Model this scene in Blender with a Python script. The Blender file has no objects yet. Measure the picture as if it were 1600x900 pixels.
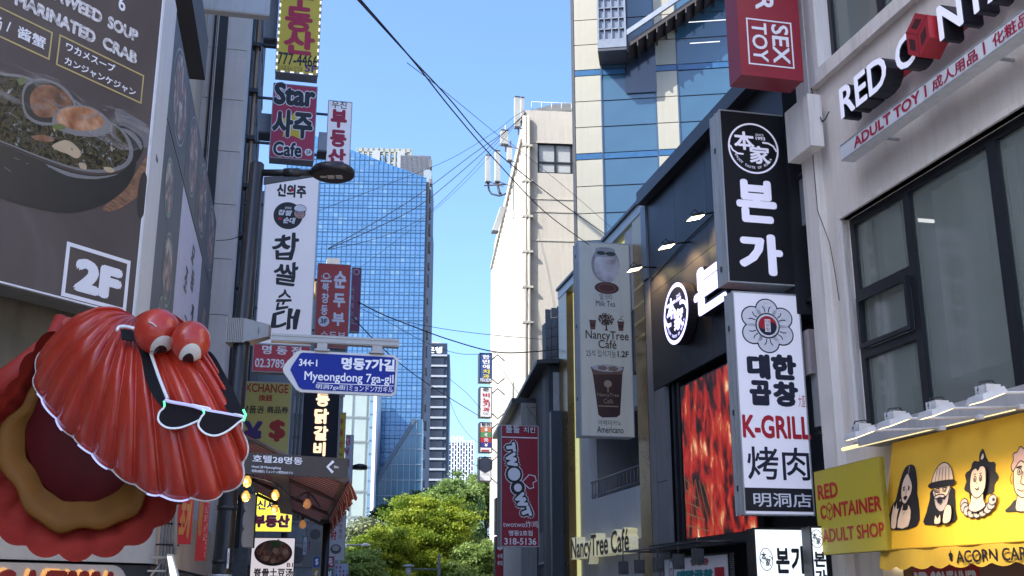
import bpy, bmesh, math, random
import numpy as np
from math import sin, cos, tan, pi, radians, atan2, atan, sqrt
from mathutils import Vector, Matrix
random.seed(7)
SC = bpy.context.scene
COL = SC.collection

# ------------------------------------------------------------------ camera
FPX = 1718.0                      # focal length in photo pixels (1600 wide)
TH = atan(480.0 / FPX)            # the camera looks up by this much
EYE = 1.6
cam_d = bpy.data.cameras.new("street_camera")
cam_d.sensor_width = 36.0
cam_d.lens = FPX / 1600.0 * 36.0
cam_d.clip_end = 5000
cam = bpy.data.objects.new("street_camera", cam_d)
COL.objects.link(cam)
cam.location = (0, 0, EYE)
cam.rotation_euler = (pi / 2 + TH, 0, 0)
SC.camera = cam

# ------------------------------------------------------------------ sky, sun
SUN_AZ = (-0.84, -0.54)           # towards the sun on the ground plane
SUN_EL = radians(43)
w = bpy.data.worlds.new("World")
SC.world = w
w.use_nodes = True
nt = w.node_tree
bg = nt.nodes["Background"]
sky = nt.nodes.new("ShaderNodeTexSky")
sky.sky_type = 'NISHITA'
sky.sun_disc = False
sky.sun_elevation = SUN_EL
sky.sun_rotation = atan2(SUN_AZ[0], SUN_AZ[1])
sky.altitude = 0
sky.air_density = 0.8
sky.dust_density = 3.0
sky.ozone_density = 8.0
nt.links.new(sky.outputs[0], bg.inputs[0])
bg.inputs[1].default_value = 0.15
sd = bpy.data.lights.new("sun", 'SUN')
sd.energy = 2.9
sd.angle = radians(0.5)
sd.color = (1.0, 0.95, 0.87)
so = bpy.data.objects.new("sun", sd)
COL.objects.link(so)
sv = Vector((SUN_AZ[0] * cos(SUN_EL), SUN_AZ[1] * cos(SUN_EL), sin(SUN_EL)))
so.rotation_euler = sv.to_track_quat('Z', 'Y').to_euler()
so.location = (0, 0, 60)
SC.view_settings.view_transform = 'Standard'
SC.view_settings.look = 'None'
SC.view_settings.gamma = 1
SC.view_settings.exposure = 1.75
SC.cycles.max_bounces = 6
SC.cycles.diffuse_bounces = 4
SC.cycles.glossy_bounces = 3
SC.cycles.transparent_max_bounces = 8

# ------------------------------------------------------------------ geometry of the street
def ray(px, py):
    x = (px - 800) / FPX
    v = (450 - py) / FPX
    return Vector((x, cos(TH) - v * sin(TH), sin(TH) + v * cos(TH)))

def at(px, py, Y):
    r = ray(px, py)
    k = Y / r.y
    return Vector((r.x * k, Y, EYE + r.z * k))

class Plane:
    """vertical plane through a point, running horizontally towards a vanishing point"""
    def __init__(s, px, py, Y, vpx, off=0.0):
        s.px = px; s.o = at(px, py, Y)
        t = (vpx - 800) * cos(TH) / FPX
        d = Vector((t, 1.0, 0)).normalized()
        if vpx < px: d = -d
        s.u = d
        s.n = Vector((-d.y, d.x, 0))          # away from the viewer
        s.o = s.o + s.n * off
        s.o.z = 0
        s.ang = atan2(d.y, d.x)
    def uv(s, px, py):
        r = ray(px, py)
        c = Vector((0, 0, EYE))
        k = (s.o - c).dot(s.n) / r.dot(s.n)
        p = c + r * k
        return ((p - s.o).dot(s.u), p.z)
    def pt(s, u, z, off=0):
        return s.o + s.u * u + s.n * off + Vector((0, 0, z))
    def shift(s, off):
        q = Plane.__new__(Plane)
        q.u, q.n, q.ang, q.px = s.u, s.n, s.ang, s.px
        q.o = s.o + s.n * off
        return q

def frontal(px, py, Y, vpx=8755):
    return Plane(px, py, Y, vpx)

# ------------------------------------------------------------------ materials
_mats = {}
def mat(name, col, rough=0.6, metal=0.0, var=0.12, scale=6.0, bump=0.0, emit=0.0, streak=0.0, spec=0.5, ecol=None, coat=0.0, dirt=(0.3, 0.27, 0.24), fine=0.0):
    if name in _mats: return _mats[name]
    m = bpy.data.materials.new(name)
    m.use_nodes = True
    t = m.node_tree; N = t.nodes; K = t.links
    b = N["Principled BSDF"]
    b.inputs["Roughness"].default_value = rough
    b.inputs["Metallic"].default_value = metal
    b.inputs["Specular IOR Level"].default_value = spec
    if coat: b.inputs["Coat Weight"].default_value = coat; b.inputs["Coat Roughness"].default_value = 0.12
    tc = N.new("ShaderNodeTexCoord")
    nz = N.new("ShaderNodeTexNoise"); nz.inputs["Scale"].default_value = scale; nz.inputs["Detail"].default_value = 6
    K.new(tc.outputs["Object"], nz.inputs["Vector"])
    mx = N.new("ShaderNodeMix"); mx.data_type = 'RGBA'; mx.blend_type = 'MULTIPLY'
    rp = N.new("ShaderNodeValToRGB")
    rp.color_ramp.elements[0].position = 0.3; rp.color_ramp.elements[1].position = 0.7
    lo = 1 - var
    rp.color_ramp.elements[0].color = (lo, lo, lo, 1); rp.color_ramp.elements[1].color = (1, 1, 1, 1)
    K.new(nz.outputs["Fac"], rp.inputs["Fac"])
    mx.inputs[0].default_value = 1.0
    mx.inputs[6].default_value = (*col, 1)
    K.new(rp.outputs["Color"], mx.inputs[7])
    out = mx.outputs[2]
    if streak:
        mp = N.new("ShaderNodeMapping"); mp.inputs["Scale"].default_value = (5.0, 5.0, 0.35)
        K.new(tc.outputs["Object"], mp.inputs["Vector"])
        n2 = N.new("ShaderNodeTexNoise"); n2.inputs["Scale"].default_value = 1.4; n2.inputs["Detail"].default_value = 8; n2.inputs["Roughness"].default_value = 0.65
        K.new(mp.outputs[0], n2.inputs["Vector"])
        r2 = N.new("ShaderNodeValToRGB"); r2.color_ramp.elements[0].position = 0.48; r2.color_ramp.elements[1].position = 0.72
        r2.color_ramp.elements[0].color = (0, 0, 0, 1); r2.color_ramp.elements[1].color = (streak, streak, streak, 1)
        K.new(n2.outputs["Fac"], r2.inputs["Fac"])
        m2 = N.new("ShaderNodeMix"); m2.data_type = 'RGBA'
        K.new(r2.outputs["Color"], m2.inputs[0]); K.new(out, m2.inputs[6]); m2.inputs[7].default_value = (col[0]*dirt[0], col[1]*dirt[1], col[2]*dirt[2], 1)
        out = m2.outputs[2]
    K.new(out, b.inputs["Base Color"])
    # roughness varies a little so that sheens break up
    mr = N.new("ShaderNodeMapRange"); mr.inputs[3].default_value = max(0.02, rough - 0.08); mr.inputs[4].default_value = min(1, rough + 0.1)
    K.new(nz.outputs["Fac"], mr.inputs[0]); K.new(mr.outputs[0], b.inputs["Roughness"])
    if bump:
        n3 = N.new("ShaderNodeTexNoise"); n3.inputs["Scale"].default_value = fine or scale * 8; n3.inputs["Detail"].default_value = 4
        K.new(tc.outputs["Object"], n3.inputs["Vector"])
        bp = N.new("ShaderNodeBump"); bp.inputs["Strength"].default_value = bump; bp.inputs["Distance"].default_value = 0.02
        K.new(n3.outputs["Fac"], bp.inputs["Height"]); K.new(bp.outputs[0], b.inputs["Normal"])
    if emit:
        b.inputs["Emission Strength"].default_value = emit
        b.inputs["Emission Color"].default_value = (*(ecol or col), 1)
    _mats[name] = m
    return m

def rampmat(name, stops, scale=5, rough=0.5, kind='NOISE', emit=0.0, stretch=(1, 1, 1), detail=8, distort=0.0, spec=0.5):
    """colour from a noise or voronoi field through a ramp: print of food, steam, foliage"""
    if name in _mats: return _mats[name]
    m = bpy.data.materials.new(name); m.use_nodes = True
    t = m.node_tree; N = t.nodes; K = t.links; b = N["Principled BSDF"]
    b.inputs["Roughness"].default_value = rough; b.inputs["Specular IOR Level"].default_value = spec
    tc = N.new("ShaderNodeTexCoord"); mp = N.new("ShaderNodeMapping"); mp.inputs["Scale"].default_value = stretch
    K.new(tc.outputs["Object"], mp.inputs["Vector"])
    if kind == 'NOISE':
        n = N.new("ShaderNodeTexNoise"); n.inputs["Detail"].default_value = detail; n.inputs["Distortion"].default_value = distort; o = n.outputs["Fac"]
    elif kind == 'VORONOI':
        n = N.new("ShaderNodeTexVoronoi"); o = n.outputs["Distance"]
    elif kind == 'CELLS':
        n = N.new("ShaderNodeTexVoronoi"); s2 = N.new("ShaderNodeSeparateColor"); K.new(n.outputs["Color"], s2.inputs[0]); o = s2.outputs[0]
    else:
        n = N.new("ShaderNodeTexWave"); n.inputs["Distortion"].default_value = distort; n.inputs["Detail"].default_value = detail; o = n.outputs["Fac"]
    n.inputs["Scale"].default_value = scale
    K.new(mp.outputs[0], n.inputs["Vector"])
    r = N.new("ShaderNodeValToRGB"); e = r.color_ramp.elements
    while len(e) < len(stops): e.new(0.5)
    for i, (p, c) in enumerate(stops):
        e[i].position = p; e[i].color = (*c, 1)
    K.new(o, r.inputs["Fac"]); K.new(r.outputs["Color"], b.inputs["Base Color"])
    if emit:
        K.new(r.outputs["Color"], b.inputs["Emission Color"]); b.inputs["Emission Strength"].default_value = emit
    _mats[name] = m
    return m

def glassmat(name, col, rough=0.06, spec=0.8, alpha=1.0, bump=0.02, scale=0.4, metal=0.0):
    if name in _mats: return _mats[name]
    m = mat(name, col, rough=rough, spec=spec, var=0.15, scale=scale, bump=bump, fine=0.7, metal=metal)
    if alpha < 1:
        m.node_tree.nodes["Principled BSDF"].inputs["Alpha"].default_value = alpha
    return m

# ------------------------------------------------------------------ mesh building
class MB:
    def __init__(s):
        s.v = []; s.f = []; s.m = []; s.sm = []; s.words = []
    def _add(s, vs, fs, m=0, sm=False):
        b = len(s.v); s.v += [tuple(p) for p in vs]
        for f in fs:
            s.f.append([b + i for i in f]); s.m.append(m); s.sm.append(sm)
        return s
    def box(s, x0, x1, y0, y1, z0, z1, m=0):
        if x1 < x0: x0, x1 = x1, x0
        if y1 < y0: y0, y1 = y1, y0
        if z1 < z0: z0, z1 = z1, z0
        v = [(x0,y0,z0),(x1,y0,z0),(x1,y1,z0),(x0,y1,z0),(x0,y0,z1),(x1,y0,z1),(x1,y1,z1),(x0,y1,z1)]
        return s._add(v, [(0,3,2,1),(4,5,6,7),(0,1,5,4),(1,2,6,5),(2,3,7,6),(3,0,4,7)], m)
    def hexa(s, v, m=0):
        return s._add(v, [(0,3,2,1),(4,5,6,7),(0,1,5,4),(1,2,6,5),(2,3,7,6),(3,0,4,7)], m)
    def flat(s, pts, y, m=0):
        return s._add([(x, y, z) for x, z in pts], [list(range(len(pts)))], m)
    def prism(s, pts, y0, y1, m=0, sm=False):
        n = len(pts)
        v = [(x, y0, z) for x, z in pts] + [(x, y1, z) for x, z in pts]
        f = [list(range(n)), list(range(2*n-1, n-1, -1))] + [[i, n+i, n+(i+1) % n, (i+1) % n] for i in range(n)]
        return s._add(v, f, m, sm)
    def frame(s, x0, x1, z0, z1, t, y0, y1, m=0):
        s.box(x0, x1, y0, y1, z0, z0+t, m); s.box(x0, x1, y0, y1, z1-t, z1, m)
        s.box(x0, x0+t, y0, y1, z0+t, z1-t, m); s.box(x1-t, x1, y0, y1, z0+t, z1-t, m)
        return s
    def ell(s, cx, cz, rx, rz, y0, y1=None, m=0, n=32, rot=0):
        pts = [(cx + rx*cos(a)*cos(rot) - rz*sin(a)*sin(rot), cz + rx*cos(a)*sin(rot) + rz*sin(a)*cos(rot)) for a in [2*pi*i/n for i in range(n)]]
        return s.flat(pts, y0, m) if y1 is None else s.prism(pts, y0, y1, m)
    def ring(s, cx, cz, rx, rz, t, y, m=0, n=40, a0=0, a1=2*pi):
        pts = []
        for i in range(n+1):
            a = a0 + (a1-a0)*i/n
            pts.append((cx + rx*cos(a), cz + rz*sin(a)))
        return s.stroke(pts, t, y, m)
    def stroke(s, pts, t, y, m=0, y1=None, taper=None):
        n = len(pts)
        if n < 2: return s
        L = []; R = []
        for i in range(n):
            a = Vector(pts[max(0, i-1)]); b = Vector(pts[min(n-1, i+1)])
            if i == 0 and pts[0] == pts[-1] : a = Vector(pts[-2])
            if i == n-1 and pts[0] == pts[-1]: b = Vector(pts[1])
            d = (b - a)
            if d.length < 1e-9: d = Vector((1, 0))
            d.normalize(); nn = Vector((-d.y, d.x)) * t / 2 * (taper(i/(n-1)) if taper else 1)
            p = Vector(pts[i]); L.append(p + nn); R.append(p - nn)
        for i in range(n-1):
            q = [tuple(R[i]), tuple(R[i+1]), tuple(L[i+1]), tuple(L[i])]
            if y1 is None: s.flat(q, y, m)
            else: s.prism(q, y, y1, m)
        return s
    def tube(s, pts, r, n=8, m=0, cap=True):
        pts = [Vector(p) for p in pts]
        rs = r if isinstance(r, (list, tuple)) else [r]*len(pts)
        rings = []; prev = None
        for i, p in enumerate(pts):
            d = (pts[min(i+1, len(pts)-1)] - pts[max(i-1, 0)])
            if d.length < 1e-9: d = Vector((0, 0, 1))
            d.normalize()
            if prev is None:
                a = Vector((0, 0, 1)) if abs(d.z) < 0.9 else Vector((1, 0, 0))
                a = (a - d*a.dot(d)).normalized()
            else:
                a = (prev - d*prev.dot(d)).normalized()
            prev = a; b = d.cross(a)
            rings.append([p + (a*cos(2*pi*k/n) + b*sin(2*pi*k/n))*rs[i] for k in range(n)])
        base = len(s.v); s.v += [tuple(q) for rg in rings for q in rg]
        for i in range(len(pts)-1):
            for k in range(n):
                s.f.append([base+i*n+k, base+i*n+(k+1) % n, base+(i+1)*n+(k+1) % n, base+(i+1)*n+k]); s.m.append(m); s.sm.append(True)
        if cap:
            s.f.append([base+k for k in range(n-1, -1, -1)]); s.m.append(m); s.sm.append(False)
            s.f.append([base+(len(pts)-1)*n+k for k in range(n)]); s.m.append(m); s.sm.append(False)
        return s
    def lathe(s, prof, cx, cy, cz, n=16, m=0, M=None, cap=True):
        """prof: (radius, height) from bottom to top about the local z axis; M turns it"""
        base = len(s.v)
        for r, h in prof:
            for k in range(n):
                p = Vector((r*cos(2*pi*k/n), r*sin(2*pi*k/n), h))
                if M is not None: p = M @ p
                s.v.append((p.x+cx, p.y+cy, p.z+cz))
        for i in range(len(prof)-1):
            for k in range(n):
                s.f.append([base+i*n+k, base+i*n+(k+1) % n, base+(i+1)*n+(k+1) % n, base+(i+1)*n+k]); s.m.append(m); s.sm.append(True)
        if cap:
            s.f.append([base+k for k in range(n-1, -1, -1)]); s.m.append(m); s.sm.append(False)
            s.f.append([base+(len(prof)-1)*n+k for k in range(n)]); s.m.append(m); s.sm.append(False)
        return s
    def sphere(s, c, rx, ry=None, rz=None, n=20, rows=12, m=0, M=None):
        ry = ry or rx; rz = rz or rx
        vs = []; 
        for i in range(rows+1):
            a = pi*i/rows
            for k in range(n):
                p = Vector((rx*sin(a)*cos(2*pi*k/n), ry*sin(a)*sin(2*pi*k/n), rz*cos(a)))
                if M is not None: p = M @ p
                vs.append((p.x+c[0], p.y+c[1], p.z+c[2]))
        fs = []
        for i in range(rows):
            for k in range(n):
                fs.append((i*n+k, (i+1)*n+k, (i+1)*n+(k+1) % n, i*n+(k+1) % n))
        return s._add(vs, fs, m, True)
    def text(s, body, x0, z0, x1, z1, y, m=0, bold=0.0, depth=0.0, rot=0, shear=0.0, lean=0.0, fit=True):
        """glyph outlines stretched over the box; depth > 0 makes solid letters that reach back"""
        vs, fs = glyphs(body, 0.0, depth > 0, shear)
        if not vs: return s
        ax = min(v[0] for v in vs)-bold; bx = max(v[0] for v in vs)+bold; az = min(v[1] for v in vs)-bold; bz = max(v[1] for v in vs)+bold
        W = max(bx-ax, 1e-6); H = max(bz-az, 1e-6); w0 = (len(s.v), len(s.f))
        offs = [(0, 0)] if bold <= 0 else [(bold*cos(2*pi*k/8), bold*sin(2*pi*k/8)) for k in range(8)] + ([(0, 0)] if bold > 0.04 else [])
        for n_, (ox, oz) in enumerate(offs):      # bold: the outline thickened all round
            out = []
            for v in vs:
                a = (v[0]+ox-ax)/W; b = (v[1]+oz-az)/H
                if rot == 90: a, b = b, 1-a        # reads downwards
                X = x0 + (x1-x0)*a; Z = z0 + (z1-z0)*b
                X += lean*b
                out.append((X, y - 0.0004*n_ + (depth if v[2] < 0 else 0.0), Z))
            s._add(out, fs, m)
        s.words.append((w0[0], len(s.v), w0[1], len(s.f), body))
        return s
    def build(s, name, mats, parent=None, smooth=False, loc=None):
        me = bpy.data.meshes.new(name)
        me.from_pydata(s.v, [], s.f)
        if not isinstance(mats, (list, tuple)): mats = [mats]
        for q in mats: me.materials.append(q)
        if s.f:
            me.polygons.foreach_set("material_index", s.m)
            me.polygons.foreach_set("use_smooth", [bool(x) or smooth for x in s.sm])
        me.update()
        o = bpy.data.objects.new(name, me)
        COL.objects.link(o)
        if parent: o.parent = parent
        if loc is not None: o.location = loc
        return o

_gl = {}
def glyphs(body, bold, solid, shear):
    k = (body, bold, solid, shear)
    if k in _gl: return _gl[k]
    c = bpy.data.curves.new("tmp", 'FONT')
    c.body = body; c.resolution_u = 3; c.offset = bold; c.shear = shear
    c.extrude = 0.05 if solid else 0.0
    o = bpy.data.objects.new("tmp", c)
    me = o.to_mesh()
    vs = [tuple(v.co) for v in me.vertices]; fs = [list(p.vertices) for p in me.polygons]
    o.to_mesh_clear(); bpy.data.objects.remove(o); bpy.data.curves.remove(c)
    _gl[k] = (vs, fs)
    return _gl[k]

# ------------------------------------------------------------------ things
def tag(o, label=None, cat=None, group=None, kind=None):
    if label: o['label'] = label
    if cat: o['category'] = cat
    if group: o['group'] = group
    if kind: o['kind'] = kind
    return o

class Thing:
    """an Empty standing on a plane; local x runs along the plane, y away from the viewer, z up"""
    def __init__(s, name, label, cat, plane=None, px=None, py=None, group=None, kind=None, loc=None, rz=0):
        s.pl = plane
        if plane is not None:
            s.u0, s.z0 = plane.uv(px, py)
            if py == 930 and px == plane.px: s.u0 = 0.0      # stands on the plane's own upright
            loc = plane.pt(s.u0, s.z0); rz = plane.ang
        o = bpy.data.objects.new(name, None)
        o.empty_display_size = 0.2
        COL.objects.link(o)
        o.location = loc; o.rotation_euler = (0, 0, rz)
        s.o = o
        tag(o, label, cat, group, kind)
        bpy_mw = Matrix.Translation(Vector(loc)) @ Matrix.Rotation(rz, 4, 'Z')
        s.mi = bpy_mw.inverted(); s.mw = bpy_mw
    def L(s, px, py, off=0.0):
        q = s.pl if off == 0 else s.pl.shift(off)
        u, z = q.uv(px, py)
        return (u - s.u0, z - s.z0)
    def LP(s, pts, off=0.0):
        return [s.L(a, b, off) for a, b in pts]
    def W(s, p):               # world to local
        return tuple(s.mi @ Vector(p))
    def part(s, name, mb, mats, parent=None, label=None, kind=None, smooth=False):
        if name == 'lettering' and len(mb.words) + (1 if mb.words and len(mb.f) > sum(w[3]-w[2] for w in mb.words) else 0) > 1:
            # every word its own part, what is left over (bars, rings) one printed mark
            used = set()
            for v0, v1, f0, f1, body in mb.words:
                q = MB(); q.v = mb.v[v0:v1]; q.f = [[i-v0 for i in f] for f in mb.f[f0:f1]]; q.m = mb.m[f0:f1]; q.sm = mb.sm[f0:f1]
                q.build('character' if len(body) == 1 else 'word', mats, parent or s.o, smooth); used.update(range(f0, f1))
            rest = [i for i in range(len(mb.f)) if i not in used]
            if not rest: return None
            q = MB(); mp = {}
            for i in rest:
                ff = []
                for k in mb.f[i]:
                    if k not in mp: mp[k] = len(q.v); q.v.append(mb.v[k])
                    ff.append(mp[k])
                q.f.append(ff); q.m.append(mb.m[i]); q.sm.append(mb.sm[i])
            mb = q; name = 'printed_mark'
        o = mb.build(name, mats, parent or s.o, smooth)
        if label: o['label'] = label
        if kind: o['kind'] = kind
        return o
    def rect(s, bl, tr, off=0.0):
        a = s.L(*bl, off); b = s.L(*tr, off)
        return a[0], b[0], a[1], b[1]
    def txt(s, mb, body, bl, tr, y=-0.004, m=0, **k):
        x0, x1, z0, z1 = s.rect(bl, tr, k.pop('off', 0.0))
        mb.text(body, x0, z0, x1, z1, y, m, **k)

def copy_tree(o, parent=None):
    c = o.copy(); COL.objects.link(c); c.parent = parent
    for ch in [k for k in bpy.data.objects if k.parent == o]:
        copy_tree(ch, c)
    return c

def struct(name, mb, mats, **k):
    o = mb.build(name, mats, None, **k)
    o['kind'] = 'structure'
    return o

# common colours
WHITE = mat('white_face', (0.78, 0.77, 0.80), rough=0.45, var=0.06, scale=1.2, streak=.12)
INK = mat('black_print', (0.012, 0.012, 0.018), rough=0.5)
WPRINT = mat('white_print', (0.8, 0.8, 0.84), rough=0.5, var=0.04)
ALU = mat('brushed_aluminium', (0.42, 0.44, 0.45), rough=0.4, metal=0.3, var=0.1, streak=0.25)
BLACKM = mat('black_painted_metal', (0.014, 0.015, 0.018), rough=0.35, var=0.3, scale=3, bump=0.05)
DGREY = mat('dark_grey_metal', (0.06, 0.065, 0.07), rough=0.45, var=0.2)
REDP = mat('red_print', (0.45, 0.012, 0.025), rough=0.5)
CABLE = mat('cable_black', (0.012, 0.012, 0.014), rough=0.6)

def inst(src, name, parent, loc, scale=None):
    o = bpy.data.objects.new(name, src.data); COL.objects.link(o); o.parent = parent; o.location = loc
    if scale: o.scale = scale
    return o

# ================================================================== ground
asphalt = mat('paving_stone', (0.38, 0.36, 0.33), rough=0.85, var=0.35, scale=0.8, bump=0.3)
g = MB(); g.box(-1500, 1500, -400, 2500, -0.6, -0.1)
struct('ground', g, mat('ground_earth', (0.16, 0.15, 0.13), rough=0.95, var=0.3, scale=0.1))
g = MB(); g.box(-60, 60, -60, 120, -0.1, 0.0)
struct('street', g, asphalt)

# ================================================================== white stucco building on the right
stucco = mat('white_stucco', (0.79, 0.72, 0.66), rough=0.9, var=0.14, scale=0.5, bump=0.25, streak=0.16, fine=30)
stucco2 = mat('stucco_trim', (0.80, 0.74, 0.68), rough=0.85, var=0.16, scale=0.9, bump=0.2, streak=0.3, fine=30)
blkframe = mat('black_window_frame', (0.012, 0.014, 0.018), rough=0.4, var=0.2)
dglass = glassmat('shop_glass', (0.27, 0.31, 0.28), rough=0.03, spec=0.9)
RC = Plane(1304, 339, 17.8, 370)
T = Thing('stucco_building', 'white stucco building at the right with large black framed windows and red adult shop signs', 'building', RC, 1304, 930)
xl, zt = T.L(1315, 343); xr = xl + 7.6
_, zb = T.L(1347, 690)
LE = T.L(1266, 258)[0]; RE = LE + 14
ux0, uz0 = T.L(1290, 107); uz1 = uz0 + 2.9; ux1 = ux0 + 7.5
m = MB()
def wall_with_holes(m, x0, x1, z0, z1, holes, y0, y1, mi=0):
    xs = sorted({x0, x1, *[h[0] for h in holes], *[h[1] for h in holes]})
    zs = sorted({z0, z1, *[h[2] for h in holes], *[h[3] for h in holes]})
    for i in range(len(xs)-1):
        run = None
        for j in range(len(zs)-1):
            cx = (xs[i]+xs[i+1])/2; cz = (zs[j]+zs[j+1])/2
            hit = any(h[0] < cx < h[1] and h[2] < cz < h[3] for h in holes)
            if not hit:
                if run is None: run = zs[j]
            elif run is not None:
                m.box(xs[i], xs[i+1], y0, y1, run, zs[j], mi); run = None
        if run is not None: m.box(xs[i], xs[i+1], y0, y1, run, zs[-1], mi)
RCtop = T.L(1304, 339)[1] + 8.5
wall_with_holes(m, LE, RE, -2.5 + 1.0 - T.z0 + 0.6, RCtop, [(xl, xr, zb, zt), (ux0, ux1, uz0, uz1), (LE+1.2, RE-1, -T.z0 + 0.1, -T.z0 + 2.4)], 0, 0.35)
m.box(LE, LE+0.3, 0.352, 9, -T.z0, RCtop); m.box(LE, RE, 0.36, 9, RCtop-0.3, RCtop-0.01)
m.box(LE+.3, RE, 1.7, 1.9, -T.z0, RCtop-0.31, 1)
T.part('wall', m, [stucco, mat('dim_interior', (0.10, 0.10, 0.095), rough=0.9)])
m = MB()
m.box(LE-0.02, LE+0.42, -0.16, -0.002, -T.z0, RCtop)
T.part('pilaster', m, stucco2)
# window surrounds
m = MB()
sb = T.L(1275, 131, -0.14)
m.box(LE+0.43, RE, -0.14, -0.003, sb[1], uz0)
m.box(LE+0.43, ux0, -0.14, -0.003, uz0, RCtop-0.2)
T.part('sill_band', m, stucco2)
m = MB()
m.box(xl-0.16, xl, -0.05, 0.12, zb, zt+0.09); m.box(xl, xr, -0.05, 0.12, zt, zt+0.09)
T.part('window_surround', m, stucco2)
def win(T, x0, x1, z0, z1, yy, bars, trans, fm, gm, fw=0.12):
    f = MB(); f.frame(x0, x1, z0, z1, fw, yy-0.06, yy+0.06)
    for b, bw in bars: f.box(b-bw/2, b+bw/2, yy-0.07, yy+0.05, z0+fw, z1-fw)
    for (a, b, z, tw) in trans: f.box(a, b, yy-0.065, yy+0.05, z-tw/2, z+tw/2)
    fo = T.part('window_frame', f, fm)
    gl = MB(); gl.box(x0+fw*.5, x1-fw*.5, yy, yy+0.02, z0+fw*.5, z1-fw*.5)
    T.part('window_pane', gl, gm, parent=fo)
    return fo
b1 = T.L(1402, 300)[0]; b2 = T.L(1533, 215)[0]
t1z = T.L(1402, 425)[1]; t2z = T.L(1415, 523)[1]
win(T, xl, xr, zb, zt, 0.2, [(b1, 0.17), (b2, 0.2), (b2+2.2, 0.2)], [(xl+.1, b1-.08, t1z, 0.15), (xl+.1, b1-.08, t2z, 0.15)], blkframe, dglass, 0.13)
# the opened top-hung sash
m = MB(); m.frame(xl+0.13, b1-0.09, t2z+0.08, t1z-0.08, 0.07, 0.05, 0.12)
T.part('sash', m, blkframe)
ub = T.L(1365, 30)[0]
win(T, ux0, ux1, uz0, uz1, 0.2, [(ub, 0.14), (ub+1.9, 0.14)], [], blkframe, dglass, 0.1)
# curtains behind glass
curt = mat('pale_curtain', (0.75, 0.78, 0.72), rough=0.9, var=0.2, scale=2, streak=0.4)
m = MB()
for i in range(95):
    if 24 < i < 30: continue
    a = b1 + 0.25 + i*0.075; d = 0.03*sin(i*1.1) + 0.03*sin(i*0.6)
    a2 = a+0.075; d2 = 0.03*sin((i+1)*1.1) + 0.03*sin((i+1)*0.6)
    m._add([(a, 0.42+d, zb+0.7), (a2, 0.42+d2, zb+0.7), (a2, 0.42+d2, zt-0.15), (a, 0.42+d, zt-0.15)], [(0, 1, 2, 3)])
T.part('curtain', m, curt)
m = MB()
for k in range(4): m = MB(); m.box(xl+.5+k*1.9, xl+.62+k*1.9, .8, 1.4, zt-.12, zt-.10); T.part('ceiling_light', m, mat('ceiling_tube', (1, 1, 1), emit=1.2))
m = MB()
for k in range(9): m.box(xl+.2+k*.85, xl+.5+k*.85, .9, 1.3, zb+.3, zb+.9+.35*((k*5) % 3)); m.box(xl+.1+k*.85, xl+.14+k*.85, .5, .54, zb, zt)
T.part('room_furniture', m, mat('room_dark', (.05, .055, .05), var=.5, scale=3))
# shop glass is see-through enough to show the curtain
dglass.node_tree.nodes["Principled BSDF"].inputs["Alpha"].default_value = 0.6
# concrete beam block
m = MB()
xn, z0 = T.L(1302, 230); xf = T.L(1232, 262, -0.42)[0]; z1 = T.L(1270, 138, -0.42)[1]
m.box(xf, xn, -0.42, -0.165, z0, z1)
T.part('beam_end', m, stucco2)
# sill box above the awning
m = MB()
sx, sz0 = T.L(1341, 697, -0.45); _, sz1 = T.L(1339, 672, -0.45)
m.box(sx, sx+9, -0.45, -0.06, sz0, sz0 + 0.26)
T.part('gutter_box', m, mat('gutter_grey', (0.45, 0.45, 0.46), rough=0.6, var=0.1, streak=0.3))
RCT = T

# the channel letters
lit_white = mat('lit_letter_white', (0.75, 0.75, 0.85), rough=0.4, emit=0.12, ecol=(0.8, 0.8, 1.0), var=0.03)
redcube = mat('cube_red', (0.42, 0.02, 0.03), rough=0.4)
def cube_logo(m, cx, cz, r, y, mi, th):
    P = [(cx + r*0.87*sin(2*pi*k/6), cz + r*cos(2*pi*k/6)) for k in range(6)]
    m.stroke(P + [P[0]], th, y, mi)
    for k in (1, 3, 5): m.stroke([(cx, cz), P[k]], th, y-0.0015, mi)
S = Thing('channel_letter_sign', 'large white channel letters RED CONTAINER with a red cube for the first O', 'sign', RC, 1315, 187)
y0 = -0.46
def solid_word(S, body, x0, x1, z0, z1, yf, depth, bold, face, side, name='letter_word'):
    m = MB(); m.text(body, x0, z0, x1, z1, yf, 0, bold=bold, depth=depth)
    m.text(body, x0, z0, x1, z1, yf-0.006, 1, bold=bold*0.6)
    return S.part(name, m, [side, face])
xa, za = S.L(1315, 187, y0); xb = S.L(1388, 136, y0)[0]; zc = S.L(1309, 142, y0)[1]
solid_word(S, 'RED', xa, xb, za, zc, y0, 0.3, 0.035, lit_white, INK)
xc0 = S.L(1402, 118, y0)[0]; xc1 = S.L(1431, 95, y0)[0]
solid_word(S, 'C', xc0, xc1, za, zc, y0, 0.3, 0.035, lit_white, INK)
xo0 = S.L(1427, 95, y0)[0]; xo1 = S.L(1469, 60, y0)[0]
m = MB(); cx = (xo0+xo1)/2; cz = (za+zc)/2; r = (zc-za)*0.66
P = [(cx + r*0.87*sin(2*pi*k/6), cz + r*cos(2*pi*k/6)) for k in range(6)]
m.prism(P, y0-0.12, y0+0.2, 0)
for k in (0, 2, 4):
    q = [(cx, cz), P[(k+5) % 6], P[k], P[(k+1) % 6]]
    gx = sum(a for a, b in q)/4; gz = sum(b for a, b in q)/4
    m.flat([(gx+(a-gx)*0.5, gz+(b-gz)*0.5) for a, b in q], y0-0.124, 1)
    m.stroke([(cx, cz), P[(k+1) % 6]], 0.02, y0-0.123, 2)
S.part('cube_emblem', m, [redcube, mat('cube_dark', (0.06, 0.01, 0.012)), mat('cube_edge', (0.25, 0.01, 0.015))])
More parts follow.
